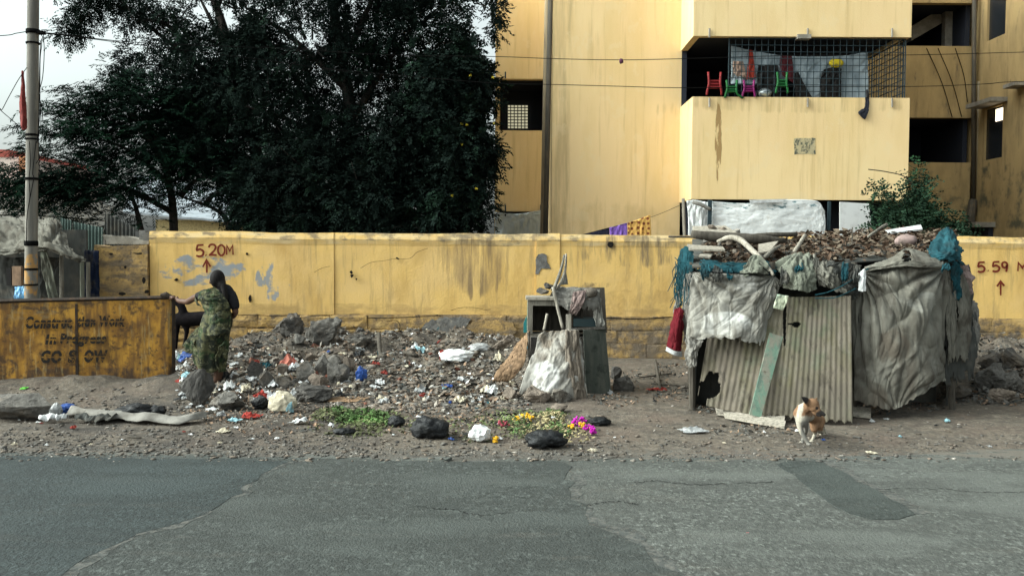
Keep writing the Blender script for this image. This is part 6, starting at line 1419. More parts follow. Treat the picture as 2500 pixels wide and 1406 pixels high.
heap = [(1720, 995, 40, 12), (2120, 1000, 60, 12), (2230, 985, 90, 14), (2330, 965, 50, 14), (1560, 930, 70, 26), (1640, 960, 60, 20), (1500, 975, 60, 16), (1850, 1045, 120, 16), (1640, 900, 50, 20)]
debris('dark chips on the ground round the shack', 520, .010, .036, M['tarp_dark'], 44, .015)
debris('tan chips on the ground round the shack', 420, .010, .032, M['card_brown'], 45, .015)
debris('grey chips on the ground round the shack', 420, .010, .034, M['rock'], 46, .015)
def flowers(labels, spots, m, seed):
    rs = np.random.RandomState(seed)
    for label, (x, y, r) in zip(labels, spots):
        g = on_ground(x, y); k = g.y / F; mb = MB()
        for q in range(16):
            c = g + Vector((rs.normal(0, r * k * .6), rs.normal(0, r * k * .6), rs.uniform(.01, .06)))
            bm = bmesh.new(); bmesh.ops.create_icosphere(bm, subdivisions=1, radius=rs.uniform(.008, .017))
            V = [v.co * (1 + rs.uniform(-.2, .2)) + c for v in bm.verts]; mb.add(V, [tuple(v.index for v in f.verts) for f in bm.faces]); bm.free()
        mb.build('flower_cluster', m, kind='stuff', label=label, cat='flowers', group='spent flowers on the verge')
mm, my, mr_ = mat('magenta', (.42, .012, .33), rough=.7), mat('marigold', (.65, .36, .02), rough=.7), mat('rose', (.26, .04, .06), rough=.7)
flowers(['magenta flower cluster nearest the straw waste', 'highest magenta flower cluster by the straw waste', 'bigger magenta cluster nearest the road', 'small magenta cluster farthest right of the straw'], [(1400, 1040, 14), (1414, 1033, 14), (1438, 1052, 14), (1446, 1060, 10)], mm, 1)
flowers(['yellow marigold cluster at the left of the leaf waste', 'fullest orange marigold cluster on the leaf waste', 'marigold cluster right of the fullest one', 'few yellow marigolds left of the magenta flowers', 'few yellow marigolds under the magenta flowers', 'lone yellow marigolds beside the white plastic ball'], [(1260, 1030, 10), (1278, 1024, 14), (1290, 1030, 10), (1395, 1048, 8), (1425, 1048, 8), (1210, 1082, 6)], my, 2)
flowers(['dull red flower cluster left of the marigolds'], [(1228, 1044, 14)], mr_, 3)
# clods along the road edge and sticks
for i, (pp, r, lb) in enumerate([([(1490, 860), (1530, 862), (1560, 866)], .012, 'dark stick lying at the plinth foot left of the shack'), ([(1600, 905), (1608, 930), (1612, 955)], .02, 'short dark stub beside the red wrapper'), ([(1560, 925), (1640, 915)], .010, 'thin stick behind the dark stub'), ([(960, 855), (1000, 868), (1020, 872)], .02, 'charred stick on the rubble top'), ([(925, 842), (928, 868), (940, 882)], .03, 'dark stump end sticking out of the rubble'), ([(1590, 940), (1690, 948)], .012, 'long dark stick running up to the shack'), ([(310, 1072), (345, 1074)], .008, 'short dark stick on the left verge')]):
    g = [on_ground(x, y) + Vector((0, 0, .02)) for x, y in pp]
    if i in (1, 4): g[0].z += .12
    log('stick', g, r, 'wood_dark', lb, n=6, cat='stick')
# ------------------------------------------------------------------ remeshed organic bodies
def organic(name, parts, m, parent=None, voxel=.012, smooth=3, color=None, **k):
    """overlapping limbs fused into one continuous skin"""
    mb = MB()
    for p in parts: mb.add(*p)
    me = bpy.data.meshes.new(name); me.from_pydata(mb.v, [], mb.f); me.update()
    bm = bmesh.new(); bm.from_mesh(me); bmesh.ops.recalc_face_normals(bm, faces=bm.faces[:]); bm.to_mesh(me); bm.free()
    ob = bpy.data.objects.new(name, me); COL.objects.link(ob)
    r = ob.modifiers.new('r', 'REMESH'); r.mode = 'VOXEL'; r.voxel_size = voxel
    s = ob.modifiers.new('s', 'SMOOTH'); s.factor = .5; s.iterations = smooth
    dg = bpy.context.evaluated_depsgraph_get(); m2 = bpy.data.meshes.new_from_object(ob.evaluated_get(dg))
    bpy.data.objects.remove(ob)
    V = np.array([v.co[:] for v in m2.vertices]); Fc = [tuple(p.vertices) for p in m2.polygons]
    o = put(name, V, Fc, m, parent, smooth=True, **k)
    if color is not None:
        ca = o.data.color_attributes.new('coat', 'FLOAT_COLOR', 'POINT')
        c = np.ones((len(V), 4), np.float32); c[:, :3] = color(V); ca.data.foreach_set('color', c.ravel())
    return o
def T(pts, rad, n=12, squash=None, k=3):
    """closed limb with rounded ends; pts world"""
    pts = [Vector(p) for p in pts]; rad = list(rad) if hasattr(rad, '__len__') else [rad] * len(pts)
    m = max(len(pts) * k, 6)
    A = path(pts, m); rr = np.interp(np.linspace(0, 1, m), np.linspace(0, 1, len(rad)), rad)
    t0 = (A[0] - A[1]).normalized(); t1 = (A[-1] - A[-2]).normalized()
    A = [A[0] + t0 * rr[0] * .8, A[0] + t0 * rr[0] * .5] + A + [A[-1] + t1 * rr[-1] * .5, A[-1] + t1 * rr[-1] * .8]
    rr = [rr[0] * .35, rr[0] * .82] + list(rr) + [rr[-1] * .82, rr[-1] * .35]
    q = MB().tube(A, rr, n, squash=squash); return q.v, q.f
def E(c, r, rot=None):
    bm = bmesh.new(); bmesh.ops.create_icosphere(bm, subdivisions=3, radius=1)
    Rm = rot.to_3x3() if rot is not None else Matrix.Identity(3)
    V = [Rm @ Vector((v.co.x * r[0], v.co.y * r[1], v.co.z * r[2])) + Vector(c) for v in bm.verts]
    Fc = [tuple(v.index for v in f.verts) for f in bm.faces]; bm.free(); return V, Fc
def coatmat(name, rough=.85):
    m = bpy.data.materials.new(name); m.use_nodes = True; N, L = m.node_tree.nodes, m.node_tree.links
    a = N.new('ShaderNodeVertexColor'); a.layer_name = 'coat'; b = N['Principled BSDF']; b.inputs['Roughness'].default_value = rough; b.inputs['Specular IOR Level'].default_value = .15
    t = N.new('ShaderNodeTexNoise'); t.inputs['Scale'].default_value = 60; t.inputs['Detail'].default_value = 5
    hv = N.new('ShaderNodeHueSaturation'); mr = N.new('ShaderNodeMapRange'); mr.inputs['To Min'].default_value = .8; mr.inputs['To Max'].default_value = 1.2
    L.new(t.outputs['Fac'], mr.inputs['Value']); L.new(mr.outputs[0], hv.inputs['Value']); L.new(a.outputs[0], hv.inputs['Color']); L.new(hv.outputs[0], b.inputs['Base Color'])
    bn = N.new('ShaderNodeBump'); bn.inputs['Strength'].default_value = .5; bn.inputs['Distance'].default_value = .01; L.new(t.outputs['Fac'], bn.inputs['Height']); L.new(bn.outputs[0], b.inputs['Normal'])
    return m

# ------------------------------------------------------------------ woman in a green sari, seen from behind
WYy = 10.45; base = P(530, 962, WYy)
def W(px, py, dy=0.0):
    """pixel on the woman's own plane, dy = further from the camera"""
    return P(px, py, WYy + dy)
skin = mat('skin', (.085, .043, .027), [((.075, .035, .022), 14, .45, .65, .7, 1)], rough=.6, spec=.3)
wm = thing('person', 'woman in green patterned sari walking away, hand on barrier', 'person', (base.x, WYy, 0))
hand = W(424, 727, .42)
parts = [E(W(531, 684, .0), (.075, .092, .105)),                                           # head
         E(W(529, 690, .07), (.055, .05, .07)), E(W(527, 692, .115), (.012, .018, .02)),    # face, nose
         E(W(513, 688, .0), (.012, .02, .03)), E(W(549, 688, .0), (.012, .02, .03)),        # ears
         T([W(533, 700, 0), W(537, 718, 0)], [.048, .055]),                                 # neck
         T([W(545, 722, 0), W(540, 770, 0), W(538, 800, 0)], [.11, .10, .10], squash=.75),  # torso
         T([W(497, 722, 0), W(478, 726, .12), W(458, 737, .26)], [.05, .043, .037]),        # left upper arm
         T([W(458, 737, .26), W(440, 735, .36), W(431, 730, .42)], [.036, .031, .024]),     # left forearm
         E(hand, (.032, .045, .018))]
for k_, (dx, L_) in enumerate(((-9, .06), (-5, .068), (-1, .066), (3, .055))):              # fingers over the barrier edge
    a = W(424 + dx * .7, 726, .43 - .004 * k_); parts.append(T([a, a + Vector((-.02, .02, .012)), a + Vector((-.03, .03, -L_ * .45))], [.0095, .009, .0075], n=8))
a = W(431, 727, .40); parts.append(T([a, a + Vector((.004, .03, .012)), a + Vector((-.012, .05, .0))], [.011, .010, .008], n=8))
parts += [T([W(565, 722, 0), W(571, 742, -.03), W(575, 762, -.03)], [.05, .043, .037]),     # right upper arm
          T([W(575, 762, -.03), W(569, 772, .08), W(558, 776, .19)], [.036, .031, .024]),   # right forearm
          E(W(552, 777, .24), (.04, .04, .022))]
for k_ in range(4):
    a = W(549, 774 + k_ * 3, .26); parts.append(T([a, a + Vector((-.035, .03, 0)), a + Vector((-.06, .01, -.005))], [.0095, .009, .0075], n=8))
a = W(553, 772, .25); parts.append(T([a, a + Vector((-.01, .03, .025)), a + Vector((-.03, .04, .03))], [.011, .010, .008], n=8))
# legs and feet
parts += [T([W(536, 800, 0), W(537, 870, .02), W(533, 915, .03), W(523, 948, .05)], [.09, .07, .052, .034]),
          T([W(512, 800, 0), W(497, 865, .15), W(490, 905, .30), W(487, 935, .36)], [.09, .07, .052, .034]),
          T([W(524, 952, .02), W(520, 957, .10), W(516, 959, .17)], [.034, .032, .024]),
          T([W(487, 938, .36), W(484, 944, .45), W(482, 946, .50)], [.034, .032, .024])]
organic('body', parts, skin, wm, voxel=.009, smooth=4)
hairm = mat('hair', (.008, .007, .007), [((.018, .016, .016), (60, 60, 8), .5, .65, .8, 1)], rough=.75, spec=.12)
organic('hair', [E(W(531, 681, -.018), (.086, .100, .110)), E(W(540, 694, -.06), (.055, .05, .055)), T([W(545, 697, -.075), W(548, 710, -.10), W(551, 724, -.11), W(554, 736, -.11)], [.04, .033, .028, .014])], hairm, wm, voxel=.010, smooth=2)
blouse = flatmat('blouse_black', (.012, .012, .015), .9)
organic('blouse', [T([W(548, 712, 0), W(540, 740, 0), W(536, 770, 0)], [.115, .125, .115], squash=.72), T([W(500, 718, 0), W(560, 718, 0)], .062), T([W(563, 719, 0), W(570, 735, -.025), W(573, 748, -.03)], [.066, .062, .058]), T([W(500, 719, 0), W(488, 724, .07)], [.064, .06])], blouse, wm, voxel=.011, smooth=3)
sari = mat('sari', (.075, .074, .036), [((.012, .016, .012), 11, .44, .54, .95, 1), ((.024, .048, .019), 6, .52, .62, .85, 3), ((.17, .165, .10), 19, .56, .66, .75, 5), ((.19, .18, .11), (7, 7, 22), .63, .70, .6, 7)], rough=.85, spec=.2, bump=(60, .4, .006))
def loft(name, rings, m, parent, nu=72, nv=80, folds=9, famp=.012, seed=0, ang=(0, 6.2832), hem=None, twist=0):
    """rings: (px centre, py, dy, half-width px, depth m), top to bottom"""
    A = crom(np.array(rings, float), nv); V = []
    full = abs(ang[1] - ang[0] - 6.2832) < .01; n = nu
    for i, (cx, cy, dy, hw, dp) in enumerate(A):
        t = i / (nv - 1)
        for j in range(n):
            an = ang[0] + (ang[1] - ang[0]) * j / (n if full else n - 1)
            c, s_ = math.cos(an), math.sin(an)
            f = 1 + famp * 10 * (.4 + .9 * t) * (math.sin(folds * an + 3 * math.sin(t * 2.5 + seed) + twist * t) * .35 + .65 * float(fbm(np.array([c * 2.4 + seed, s_ * 2.4, t * 3.2 + twist * c]), seed, 3)))
            q = P(cx, cy + (hem(an) if hem and i > nv * .75 else 0) * max(0, (t - .75) * 4), WYy + dy)
            V.append((q.x + c * hw * WYy / F * f, q.y + s_ * dp * f, q.z))
    Fc = []
    for i in range(nv - 1):
        for j in range(n if full else n - 1):
            a, b = i * n + j, i * n + (j + 1) % n
            Fc.append((a, b, b + n, a + n))
    return put(name, np.array(V), Fc, m, parent, smooth=True, solid=.005)
loft('sari_skirt', [(533, 762, 0, 31, .115), (530, 782, 0, 36, .14), (525, 805, .0, 37, .155), (519, 828, .02, 39, .17), (514, 852, .05, 41, .18), (513, 874, .07, 39, .18), (514, 892, .08, 36, .165)], sari, wm, folds=8, famp=.012, seed=3, hem=lambda a: 12 * math.sin(a + 2.6) + 5 * math.sin(3 * a))
cloth('sari_tail', [[(500, 790, 10.40), (492, 800, 10.45)], [(485, 815, 10.38), (468, 820, 10.5)], [(478, 845, 10.36), (452, 842, 10.55)], [(482, 872, 10.36), (458, 858, 10.55)]], sari, wm, nu=30, nv=40, amp=.03, fx=3, seed=5)
# drape: from the left shoulder down across the back to the right hip
cloth('sari_drape', [
 [(478, 716, 10.50), (494, 709, 10.36), (512, 703, 10.33), (524, 700, 10.36)],
 [(482, 728, 10.42), (500, 722, 10.30), (522, 716, 10.30), (540, 714, 10.33)],
 [(490, 742, 10.40), (508, 738, 10.29), (530, 732, 10.285), (554, 732, 10.32)],
 [(498, 756, 10.39), (514, 754, 10.29), (536, 750, 10.28), (562, 750, 10.33)],
 [(502, 770, 10.38), (518, 770, 10.28), (540, 768, 10.27), (564, 764, 10.36)],
 [(499, 790, 10.36), (516, 794, 10.25), (540, 792, 10.25), (564, 784, 10.36)],
 [(492, 812, 10.35), (514, 820, 10.22), (540, 816, 10.22), (562, 806, 10.36)]], sari, wm, nu=60, nv=90, amp=.016, fx=3, fy=7, seed=9)
cloth('sari_drape', [[(478, 716, 10.50), (482, 714, 10.6), (492, 712, 10.6)], [(480, 730, 10.44), (476, 730, 10.55), (484, 730, 10.62)], [(490, 748, 10.42), (484, 745, 10.52), (488, 744, 10.6)]], sari, wm, nu=30, nv=30, amp=.012, fx=3, seed=10)
cloth('sari_pleat', [[(548, 838, 10.26), (562, 826, 10.40)], [(530, 860, 10.22), (560, 858, 10.32)], [(526, 884, 10.24), (553, 886, 10.31)], [(536, 910, 10.26), (554, 908, 10.32)]], sari, wm, nu=30, nv=50, amp=.03, fx=4, fy=1.5, seed=13, rag=.03)
organic('sandal', [T([W(526, 960, -.02), W(520, 962, .08), W(515, 963, .18)], [.032, .034, .03], squash=.4)], M['card_brown'], wm, voxel=.008, smooth=2)

# ------------------------------------------------------------------ dog trotting forward, head turned
def Dp(px, py, Y): return P(px, py, Y)
dog = thing('dog', 'brown and white street dog trotting past the shack, head turned', 'dog', (P(1965, 1080, 7.7).x, 7.8, 0))
chest, rump = Dp(1958, 1016, 7.62), Dp(1996, 1026, 8.02)
sh_, wi = Dp(1960, 1000, 7.68), Dp(1958, 998, 7.66)
dparts = [T([Dp(1954, 1010, 7.62), Dp(1962, 1010, 7.74), Dp(1980, 1016, 7.90), Dp(1995, 1026, 8.03)], [.062, .070, .056, .058], n=14),
          T([Dp(1956, 1008, 7.60), Dp(1957, 1026, 7.57), Dp(1961, 1036, 7.60)], [.058, .050, .030], n=12),
          T([Dp(1958, 1002, 7.62), Dp(1970, 994, 7.56), Dp(1980, 988, 7.52)], [.058, .050, .046], n=12),             # neck
          E(Dp(1983, 986, 7.50), (.057, .058, .050)), E(Dp(1988, 994, 7.485), (.046, .046, .040)),                       # skull, cheek
          T([Dp(1990, 996, 7.475), Dp(2001, 1005, 7.455), Dp(2012, 1012, 7.44)], [.032, .022, .015], n=10),            # muzzle
          T([Dp(1988, 1006, 7.48), Dp(1996, 1012, 7.465), Dp(2003, 1015, 7.45)], [.020, .014, .009], n=8),             # jaw
          T([Dp(1975, 984, 7.48), Dp(1966, 976, 7.44), Dp(1956, 968, 7.42)], [.036, .028, .006], n=10, squash=.45),   # ear
          T([Dp(1990, 978, 7.54), Dp(1995, 971, 7.55)], [.022, .008], n=8, squash=.5),                                 # other ear
          T([Dp(1951, 1018, 7.58), Dp(1953, 1044, 7.555), Dp(1962, 1064, 7.54), Dp(1972, 1080, 7.53)], [.038, .023, .019, .016], n=10),
          E(Dp(1975, 1084, 7.52), (.022, .030, .012)),
          T([Dp(1965, 1024, 7.63), Dp(1968, 1048, 7.68), Dp(1963, 1064, 7.78), Dp(1959, 1076, 7.76)], [.032, .021, .016, .015], n=10),
          E(Dp(1957, 1079, 7.73), (.020, .028, .011)),
          T([Dp(2000, 1026, 8.03), Dp(1999, 1046, 7.98), Dp(2007, 1056, 8.07), Dp(2000, 1071, 8.03)], [.058, .036, .018, .015], n=10),
          E(Dp(1997, 1074, 7.99), (.018, .030, .011)),
          T([Dp(1990, 1030, 8.0), Dp(1987, 1046, 7.9), Dp(1990, 1058, 7.97), Dp(1983, 1075, 7.88)], [.050, .032, .017, .014], n=10),
          E(Dp(1981, 1077, 7.84), (.018, .030, .011)),
          T([Dp(2003, 1032, 8.10), Dp(2009, 1044, 8.14), Dp(2014, 1055, 8.18), Dp(2024, 1062, 8.20)], [.020, .018, .014, .006], n=8)]
def coat(V):
    br = np.array((.20, .115, .065)); wh = np.array((.36, .33, .27)); dk = np.array((.022, .019, .018))
    px = 1250 + V[:, 0] / V[:, 1] * F; py = 620 - (V[:, 2] - CAM_H) / V[:, 1] * F + 4
    wob = fbm(V * 24, 3, 3)
    w = sstep(1014, 1022, py + 5 * wob) * (V[:, 1] < 7.80)                                             # white chest and fore legs
    w = np.maximum(w, (1 - sstep(5, 8, np.abs(px - 1962 + (py - 990) * .18 + 3 * wob))) * (V[:, 1] < 7.70))   # stripe behind the neck
    w = np.maximum(w, 1 - sstep(.06, .08, V[:, 2]))
    hd = np.linalg.norm(V - np.array(Dp(1986, 991, 7.49)), axis=1) < .085
    w = np.where(hd, 0, w)
    c = br + (wh - br) * w[:, None] + br * .12 * wob[:, None]
    g = sstep(1018, 1034, py) * (px > 1962) * (V[:, 1] < 7.80); c = c + (np.array((.10, .10, .10)) - c) * (g * .7)[:, None]  # grey paints the shade under chin and chest into the coat
    mz = np.linalg.norm(V - np.array(Dp(2006, 1012, 7.44)), axis=1); c = c + (dk - c) * (1 - sstep(.03, .055, mz))[:, None]
    for (a, r) in ((Dp(1994, 996, 7.445), .017), (Dp(1998, 1012, 7.45), .024), (Dp(1962, 974, 7.44), .055)):
        q = np.linalg.norm(V - np.array(a), axis=1); c = c + (dk - c) * (1 - sstep(r * .6, r * 1.1, q))[:, None]
    return np.clip(c, .005, 1)
organic('body', dparts, coatmat('dog_coat'), dog, voxel=.006, smooth=2, color=coat)
E_ = MB(); E_.add(*E(Dp(1993, 997, 7.452), (.008, .008, .008))); E_.build('eye', mat('eye', (.01, .008, .007), rough=.15, spec=.5), dog, smooth=True)

# ------------------------------------------------------------------ dark goat half hidden behind the barrier
gt_ = thing('goat', 'black goat standing half hidden between barrier and woman', 'goat', (P(455, 870, 12.0).x, 12.0, 0))
gy_ = 12.0
gp_ = lambda x, y, dy=0: P(x, y, gy_ + dy)
gparts = [T([gp_(436, 778), gp_(456, 780), gp_(485, 778), gp_(520, 776)], [.085, .10, .10, .095], n=14), T([gp_(446, 776), gp_(446, 756), gp_(436, 740), gp_(420, 738)], [.075, .055, .048, .045]), E(gp_(406, 742), (.08, .05, .05)), T([gp_(400, 744), gp_(386, 756)], [.045, .028]),
          T([gp_(408, 732), gp_(414, 722)], [.018, .008], n=8), T([gp_(406, 738, .04), gp_(400, 748, .10)], [.02, .01], n=8),
          T([gp_(450, 785), gp_(456, 806), gp_(454, 822), gp_(448, 846)], [.06, .035, .025, .02]), T([gp_(434, 785, .1), gp_(432, 812, .1), gp_(430, 850, .1)], [.05, .03, .02]),
          T([gp_(512, 785), gp_(514, 808), gp_(520, 824), gp_(516, 850)], [.07, .04, .026, .02]), T([gp_(505, 785, .15), gp_(503, 815, .15), gp_(506, 850, .15)], [.06, .035, .02]),
          T([gp_(526, 772), gp_(536, 766)], [.025, .012], n=8)]
organic('body', gparts, mat('goat_coat', (.008, .007, .008), [((.016, .013, .014), 20, .5, .65, .7, 1)], rough=.95, spec=.05), gt_, voxel=.014, smooth=3)

# ------------------------------------------------------------------ balcony contents and washing lines
yb = YB + .02
def small_chair(px, py, w, hh, m, label, bend=0):
    """plastic child's chair hooked on the cage, back towards the street"""
    k = yb / F; c = P(px, py, YB - .03); t = thing('plastic_chair', label, 'chair', c, 'plastic chairs hung on the balcony')
    W_, H_ = w * k, hh * k
    for s in (-1, 1):
        x = c.x + s * W_ * .42
        b = bend if s > 0 else 0
        MB().tube(path([(x, c.y, c.z + H_ * .5), (x - s * .012, c.y - .02, c.z), (x + s * .012, c.y - .01, c.z - H_ * .3), (x + s * .02 + b, c.y, c.z - H_ * .5)], 10), .021, 8).build('leg', m, t, smooth=True)
    for q in (.12, -.02, -.14):
        MB().tube([(c.x - W_ * .40, c.y - .01, c.z + H_ * q), (c.x + W_ * .40, c.y - .01, c.z + H_ * q)], .016, 6).build('slat', m, t)
    MB().box(c.x - W_ * .36, c.x + W_ * .36, c.y + .02, c.y + .05, c.z - H_ * .2, c.z + H_ * .1).build('seat', m, t)
pr, pg, pk = (flatmat(n_, c_, .45, .2, 8, .15, None) for n_, c_ in (('red_plastic', (.20, .018, .02)), ('green_plastic', (.014, .11, .03)), ('pink_plastic2', (.18, .015, .10))))
small_chair(1744, 205, 36, 55, pr, 'red plastic chair hung at the left of the caged balcony')
small_chair(1786, 218, 30, 42, pg, 'green plastic chair with a bent leg next to the red one', bend=.10)
small_chair(1828, 217, 30, 40, pk, 'pink plastic chair between the two green ones')
small_chair(1909, 203, 28, 50, pg, 'green plastic chair right of the pink one')
def hang(name, rows, m, label, cat='cloth', **k): return cloth(name, rows, m, label=label, cat=cat, **k)
wh = mat('white_sheet', (.28, .33, .36), [((.14, .18, .21), (5, 5, 1.5), .45, .65, .8, 1)], rough=.9)
hang('white_sheet', [[(1785, 112, 16.62), (1830, 122, 16.62), (1880, 132, 16.62), (1918, 136, 16.62)], [(1785, 160, 16.63), (1830, 162, 16.62), (1880, 165, 16.62), (1918, 165, 16.62)], [(1785, 205, 16.64), (1830, 205, 16.62), (1880, 205, 16.62), (1918, 205, 16.62)]], wh, 'white sheet with sagging top hung at the left of the balcony', nu=60, nv=40, amp=.03, fx=6, fy=1)
hang('white_sheet', [[(1934, 137, 16.60), (1980, 138, 16.60), (2050, 137, 16.60), (2120, 127, 16.60)], [(1934, 190, 16.60), (1980, 190, 16.60), (2050, 190, 16.60), (2120, 190, 16.60)], [(1950, 245, 16.60), (1985, 248, 16.60), (2050, 248, 16.60), (2120, 248, 16.60)]], wh, 'wide white sheet hung behind the balcony cage', nu=90, nv=50, amp=.03, fx=8, fy=1, seed=3)
hang('garment', [[(1828, 122, 16.55), (1838, 124, 16.55)], [(1826, 160, 16.55), (1842, 160, 16.55)], [(1822, 195, 16.55), (1846, 190, 16.55)]], flatmat('orange_red', (.30, .035, .02)), 'narrow red garment hanging before the left white sheet', nu=14, nv=30, amp=.02)
hang('garment', [[(1906, 135, 16.54), (1934, 136, 16.54)], [(1904, 160, 16.54), (1936, 160, 16.54)], [(1910, 185, 16.54), (1940, 205, 16.54)]], flatmat('dark_red', (.07, .008, .012)), 'dark red garment hanging between the white sheets', nu=20, nv=30, amp=.02)
hang('garment', [[(2012, 170, 16.51), (2030, 165, 16.51), (2056, 168, 16.51)], [(2004, 195, 16.51), (2030, 195, 16.51), (2054, 195, 16.51)], [(2002, 240, 16.51), (2030, 242, 16.51), (2054, 240, 16.51)]], M['black'], 'black coat hanging before the wide white sheet', nu=30, nv=40, amp=.04)
blob('yellow_bundle', P(2042, 155, 16.52), (.125, .06, .085), mat('yellow_cloth', (.55, .42, .02), [((.25, .2, .02), 12, .5, .62, .8, 1)]), sub=3, amp=.15, ridge=.08, seed=4, label='yellow bundle perched on top of the black coat', cat='bundle')
hang('garment', [[(1790, 150, 16.55), (1815, 150, 16.55)], [(1790, 172, 16.55), (1820, 175, 16.55)], [(1798, 188, 16.55), (1822, 192, 16.55)]], fabric('rag_tan', (.40, .27, .21)), 'pinkish tan garment hanging before the left white sheet', nu=24, nv=24, amp=.03, rag=.1)
hang('garment', [[(1850, 160, 16.54), (1900, 158, 16.54)], [(1850, 200, 16.54), (1905, 200, 16.54)], [(1845, 245, 16.54), (1905, 245, 16.54)]], M['black'], 'dark garments bunched in the middle of the balcony', nu=30, nv=30, amp=.05, seed=6)
hang('garment', [[(1935, 178, 16.52), (1950, 176, 16.52)], [(1940, 210, 16.51), (1965, 208, 16.51)], [(1945, 245, 16.51), (1988, 245, 16.51)]], M['black'], 'dark cloth wedge below the dark red garment', nu=24, nv=24, amp=.03, seed=7)
blob('steel_pot', P(1868, 228, 16.5), (.12, .1, .09), mat('steel', (.55, .6, .62), rough=.3, metal=.8), sub=3, amp=.06, seed=4, label='round steel pot on the balcony ledge', cat='pot')
hang('hanging_axe', [[(2113, 238, 16.27), (2122, 238, 16.27)], [(2112, 262, 16.26), (2121, 262, 16.26)], [(2100, 270, 16.25), (2120, 272, 16.25)], [(2096, 276, 16.25), (2116, 284, 16.25)], [(2106, 288, 16.25), (2112, 292, 16.25)]], flatmat('dark_blue', (.018, .02, .03)), 'dark hooked rag hanging over the balcony parapet', cat='rag', nu=20, nv=40, amp=.012, thick=.02).name = 'hanging_rag'
log('rag_knot', [P(2116, 220, 16.3), P(2118, 240, 16.26)], .02, 'black', 'dark knot tying the hooked rag to the cage', n=4, cat='rag')
# ground-floor enclosure of white sheets under the balcony
en = thing('sheet_enclosure', 'white sheet enclosure closing off the space under the balcony', 'enclosure', (5, 16.2, 0))
wt = mat('white_tarp', (.66, .68, .68), [((.50, .52, .52), (4, 4, 6), .45, .65, .8, 1), ((.05, .13, .15), (7, 7, 16), .52, .62, .9, 3, (P(1850, 500, 16.1).x, P(1850, 500, 16.1).z, 1.6, .13)), ((.40, .38, .35), 9, .6, .72, .6, 6)], rough=.7, bump=(20, .4, .02))
cloth('sheet', [[(1676, 490, 16.15), (1700, 488, 16.15), (1730, 494, 16.15)], [(1680, 530, 16.12), (1705, 528, 16.1), (1730, 530, 16.12)], [(1680, 600, 16.12), (1705, 600, 16.1), (1730, 600, 16.12)]], wt, en, nu=30, nv=40, amp=.03, seed=2)
cloth('sheet', [[(1738, 492, 16.12), (1820, 496, 16.1), (1900, 488, 16.1), (1990, 490, 16.12), (2014, 515, 16.15)], [(1738, 540, 16.1), (1820, 540, 16.06), (1900, 540, 16.06), (1990, 540, 16.1), (2016, 545, 16.12)], [(1738, 600, 16.1), (1820, 600, 16.06), (1900, 600, 16.06), (1990, 600, 16.1), (2012, 600, 16.12)]], wt, en, nu=100, nv=50, amp=.014, fx=7, fy=3, seed=4, fine=.002)
MB().slab(P(2050, 493, 16.1), P(2121, 497, 16.1), P(2134, 600, 16.1), P(2050, 600, 16.1), (0, 1, 0), .02).build('board', mat('white_board', (.62, .63, .63), [((.5, .5, .5), 6, .5, .66, .7, 1)]), en)
MB().box(P(1728, 540, 16.05).x, P(1737, 540, 16.05).x, 16.02, 16.08, 0, P(1730, 488, 16.05).z).build('post', M['iron'], en)
MB().box(P(2022, 540, 16.2).x, P(2028, 540, 16.2).x, 16.2, 16.26, 0, P(2030, 492, 16.2).z).build('post', M['iron'], en)
MB().tube([P(1668, 485, 16.2), P(1672, 600, 16.2)], .03, 8).build('post', M['wood_pale'], en)
MB().box(bx0 + .05, bx1 - .05, 17.2, 17.3, 0, zA).build('back_sheet', M['inside'], en)
MB().slab(P(1830, 488, 16.05), P(1925, 486, 16.05), P(1900, 494, 16.02), P(1832, 496, 16.02), (0, 1, 0), .02).build('valance', M['plastic_grey'], en)
log('cloth_roll', [P(1690, 494, 16.05), P(1712, 500, 16.02), P(1735, 512, 16.02)], [.03, .035, .03], 'rag_grey', 'rolled grey cloth tied at the corner of the white enclosure', cat='cloth roll')
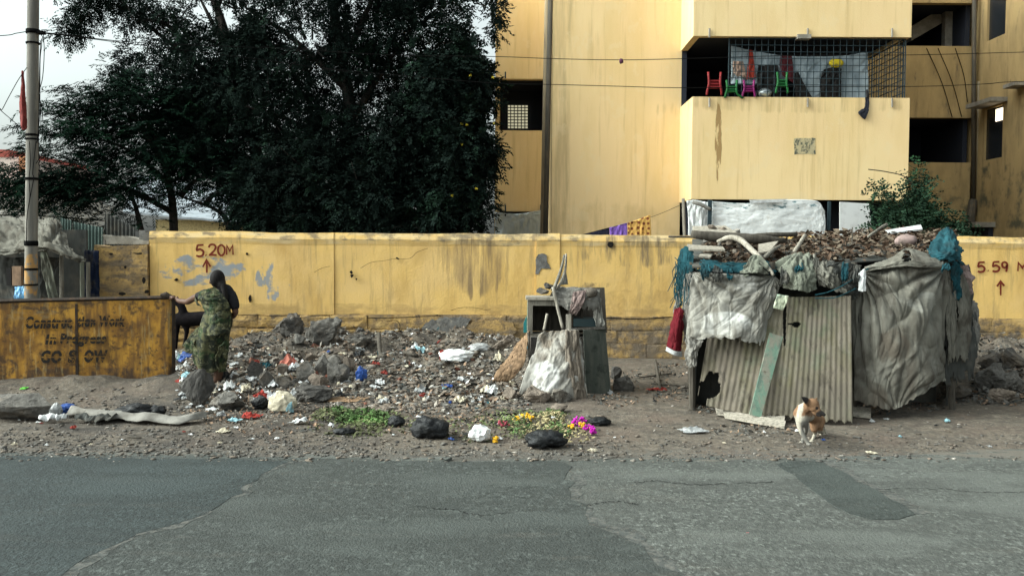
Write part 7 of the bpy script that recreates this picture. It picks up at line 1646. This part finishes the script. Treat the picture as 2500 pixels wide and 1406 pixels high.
# washing line at the wall
wire([(1405, 577, 15.6), (1480, 558, 15.6), (1590, 530, 15.6), (1668, 498, 16.1)], r=.004, label='thin washing line behind the wall carrying three cloths', group=None, name='washing_line')
hang('washing', [[(1408, 575, 15.6), (1450, 566, 15.6), (1488, 556, 15.6)], [(1408, 590, 15.6), (1450, 590, 15.6), (1488, 590, 15.6)], [(1408, 620, 15.6), (1450, 620, 15.6), (1488, 620, 15.6)]], flatmat('navy_cloth', (.012, .012, .03)), 'dark navy cloth on the washing line', nu=40, nv=20, amp=.015)
hang('washing', [[(1488, 556, 15.58), (1510, 550, 15.58), (1531, 544, 15.58)], [(1490, 585, 15.58), (1512, 582, 15.58), (1532, 580, 15.58)], [(1490, 620, 15.58), (1512, 620, 15.58), (1532, 620, 15.58)]], mat('violet_cloth', (.20, .11, .42), [((.13, .06, .30), (30, 30, 2), .45, .62, .8, 1)], rough=.9), 'violet cloth next to the navy one on the line', nu=40, nv=20, amp=.02)
def dotmat():
    m = mat('dotted_cloth', (.55, .32, .09), rough=.9); N, L = m.node_tree.nodes, m.node_tree.links
    g = N.new('ShaderNodeNewGeometry'); v = N.new('ShaderNodeTexVoronoi'); v.inputs['Scale'].default_value = 11; v.inputs['Randomness'].default_value = .35
    mr = N.new('ShaderNodeMapRange'); mr.inputs['From Min'].default_value = .26; mr.inputs['From Max'].default_value = .32
    mx = N.new('ShaderNodeMix'); mx.data_type = 'RGBA'; mx.inputs['A'].default_value = (.16, .05, .02, 1); mx.inputs['B'].default_value = (.55, .32, .09, 1)
    L.new(g.outputs['Position'], v.inputs['Vector']); L.new(v.outputs['Distance'], mr.inputs['Value']); L.new(mr.outputs[0], mx.inputs['Factor']); L.new(mx.outputs['Result'], N['Principled BSDF'].inputs['Base Color']); return m
hang('washing', [[(1533, 544, 15.56), (1560, 535, 15.56), (1588, 524, 15.56)], [(1533, 575, 15.56), (1560, 572, 15.56), (1590, 570, 15.56)], [(1533, 620, 15.56), (1560, 620, 15.56), (1592, 620, 15.56)]], dotmat(), 'ochre dotted cloth hanging highest on the washing line', nu=40, nv=24, amp=.02)
hang('washing', [[(1209, 518, 19.9), (1265, 522, 19.9), (1321, 513, 19.9)], [(1209, 550, 19.9), (1265, 550, 19.9), (1321, 550, 19.9)], [(1209, 620, 19.9), (1265, 620, 19.9), (1321, 620, 19.9)]], mat('blue_grey_cloth', (.40, .45, .48), [((.30, .34, .37), (6, 6, 3), .45, .65, .8, 1)], rough=.95), 'blue-grey sheet hung under the left recess of the building', nu=60, nv=30, amp=.03)
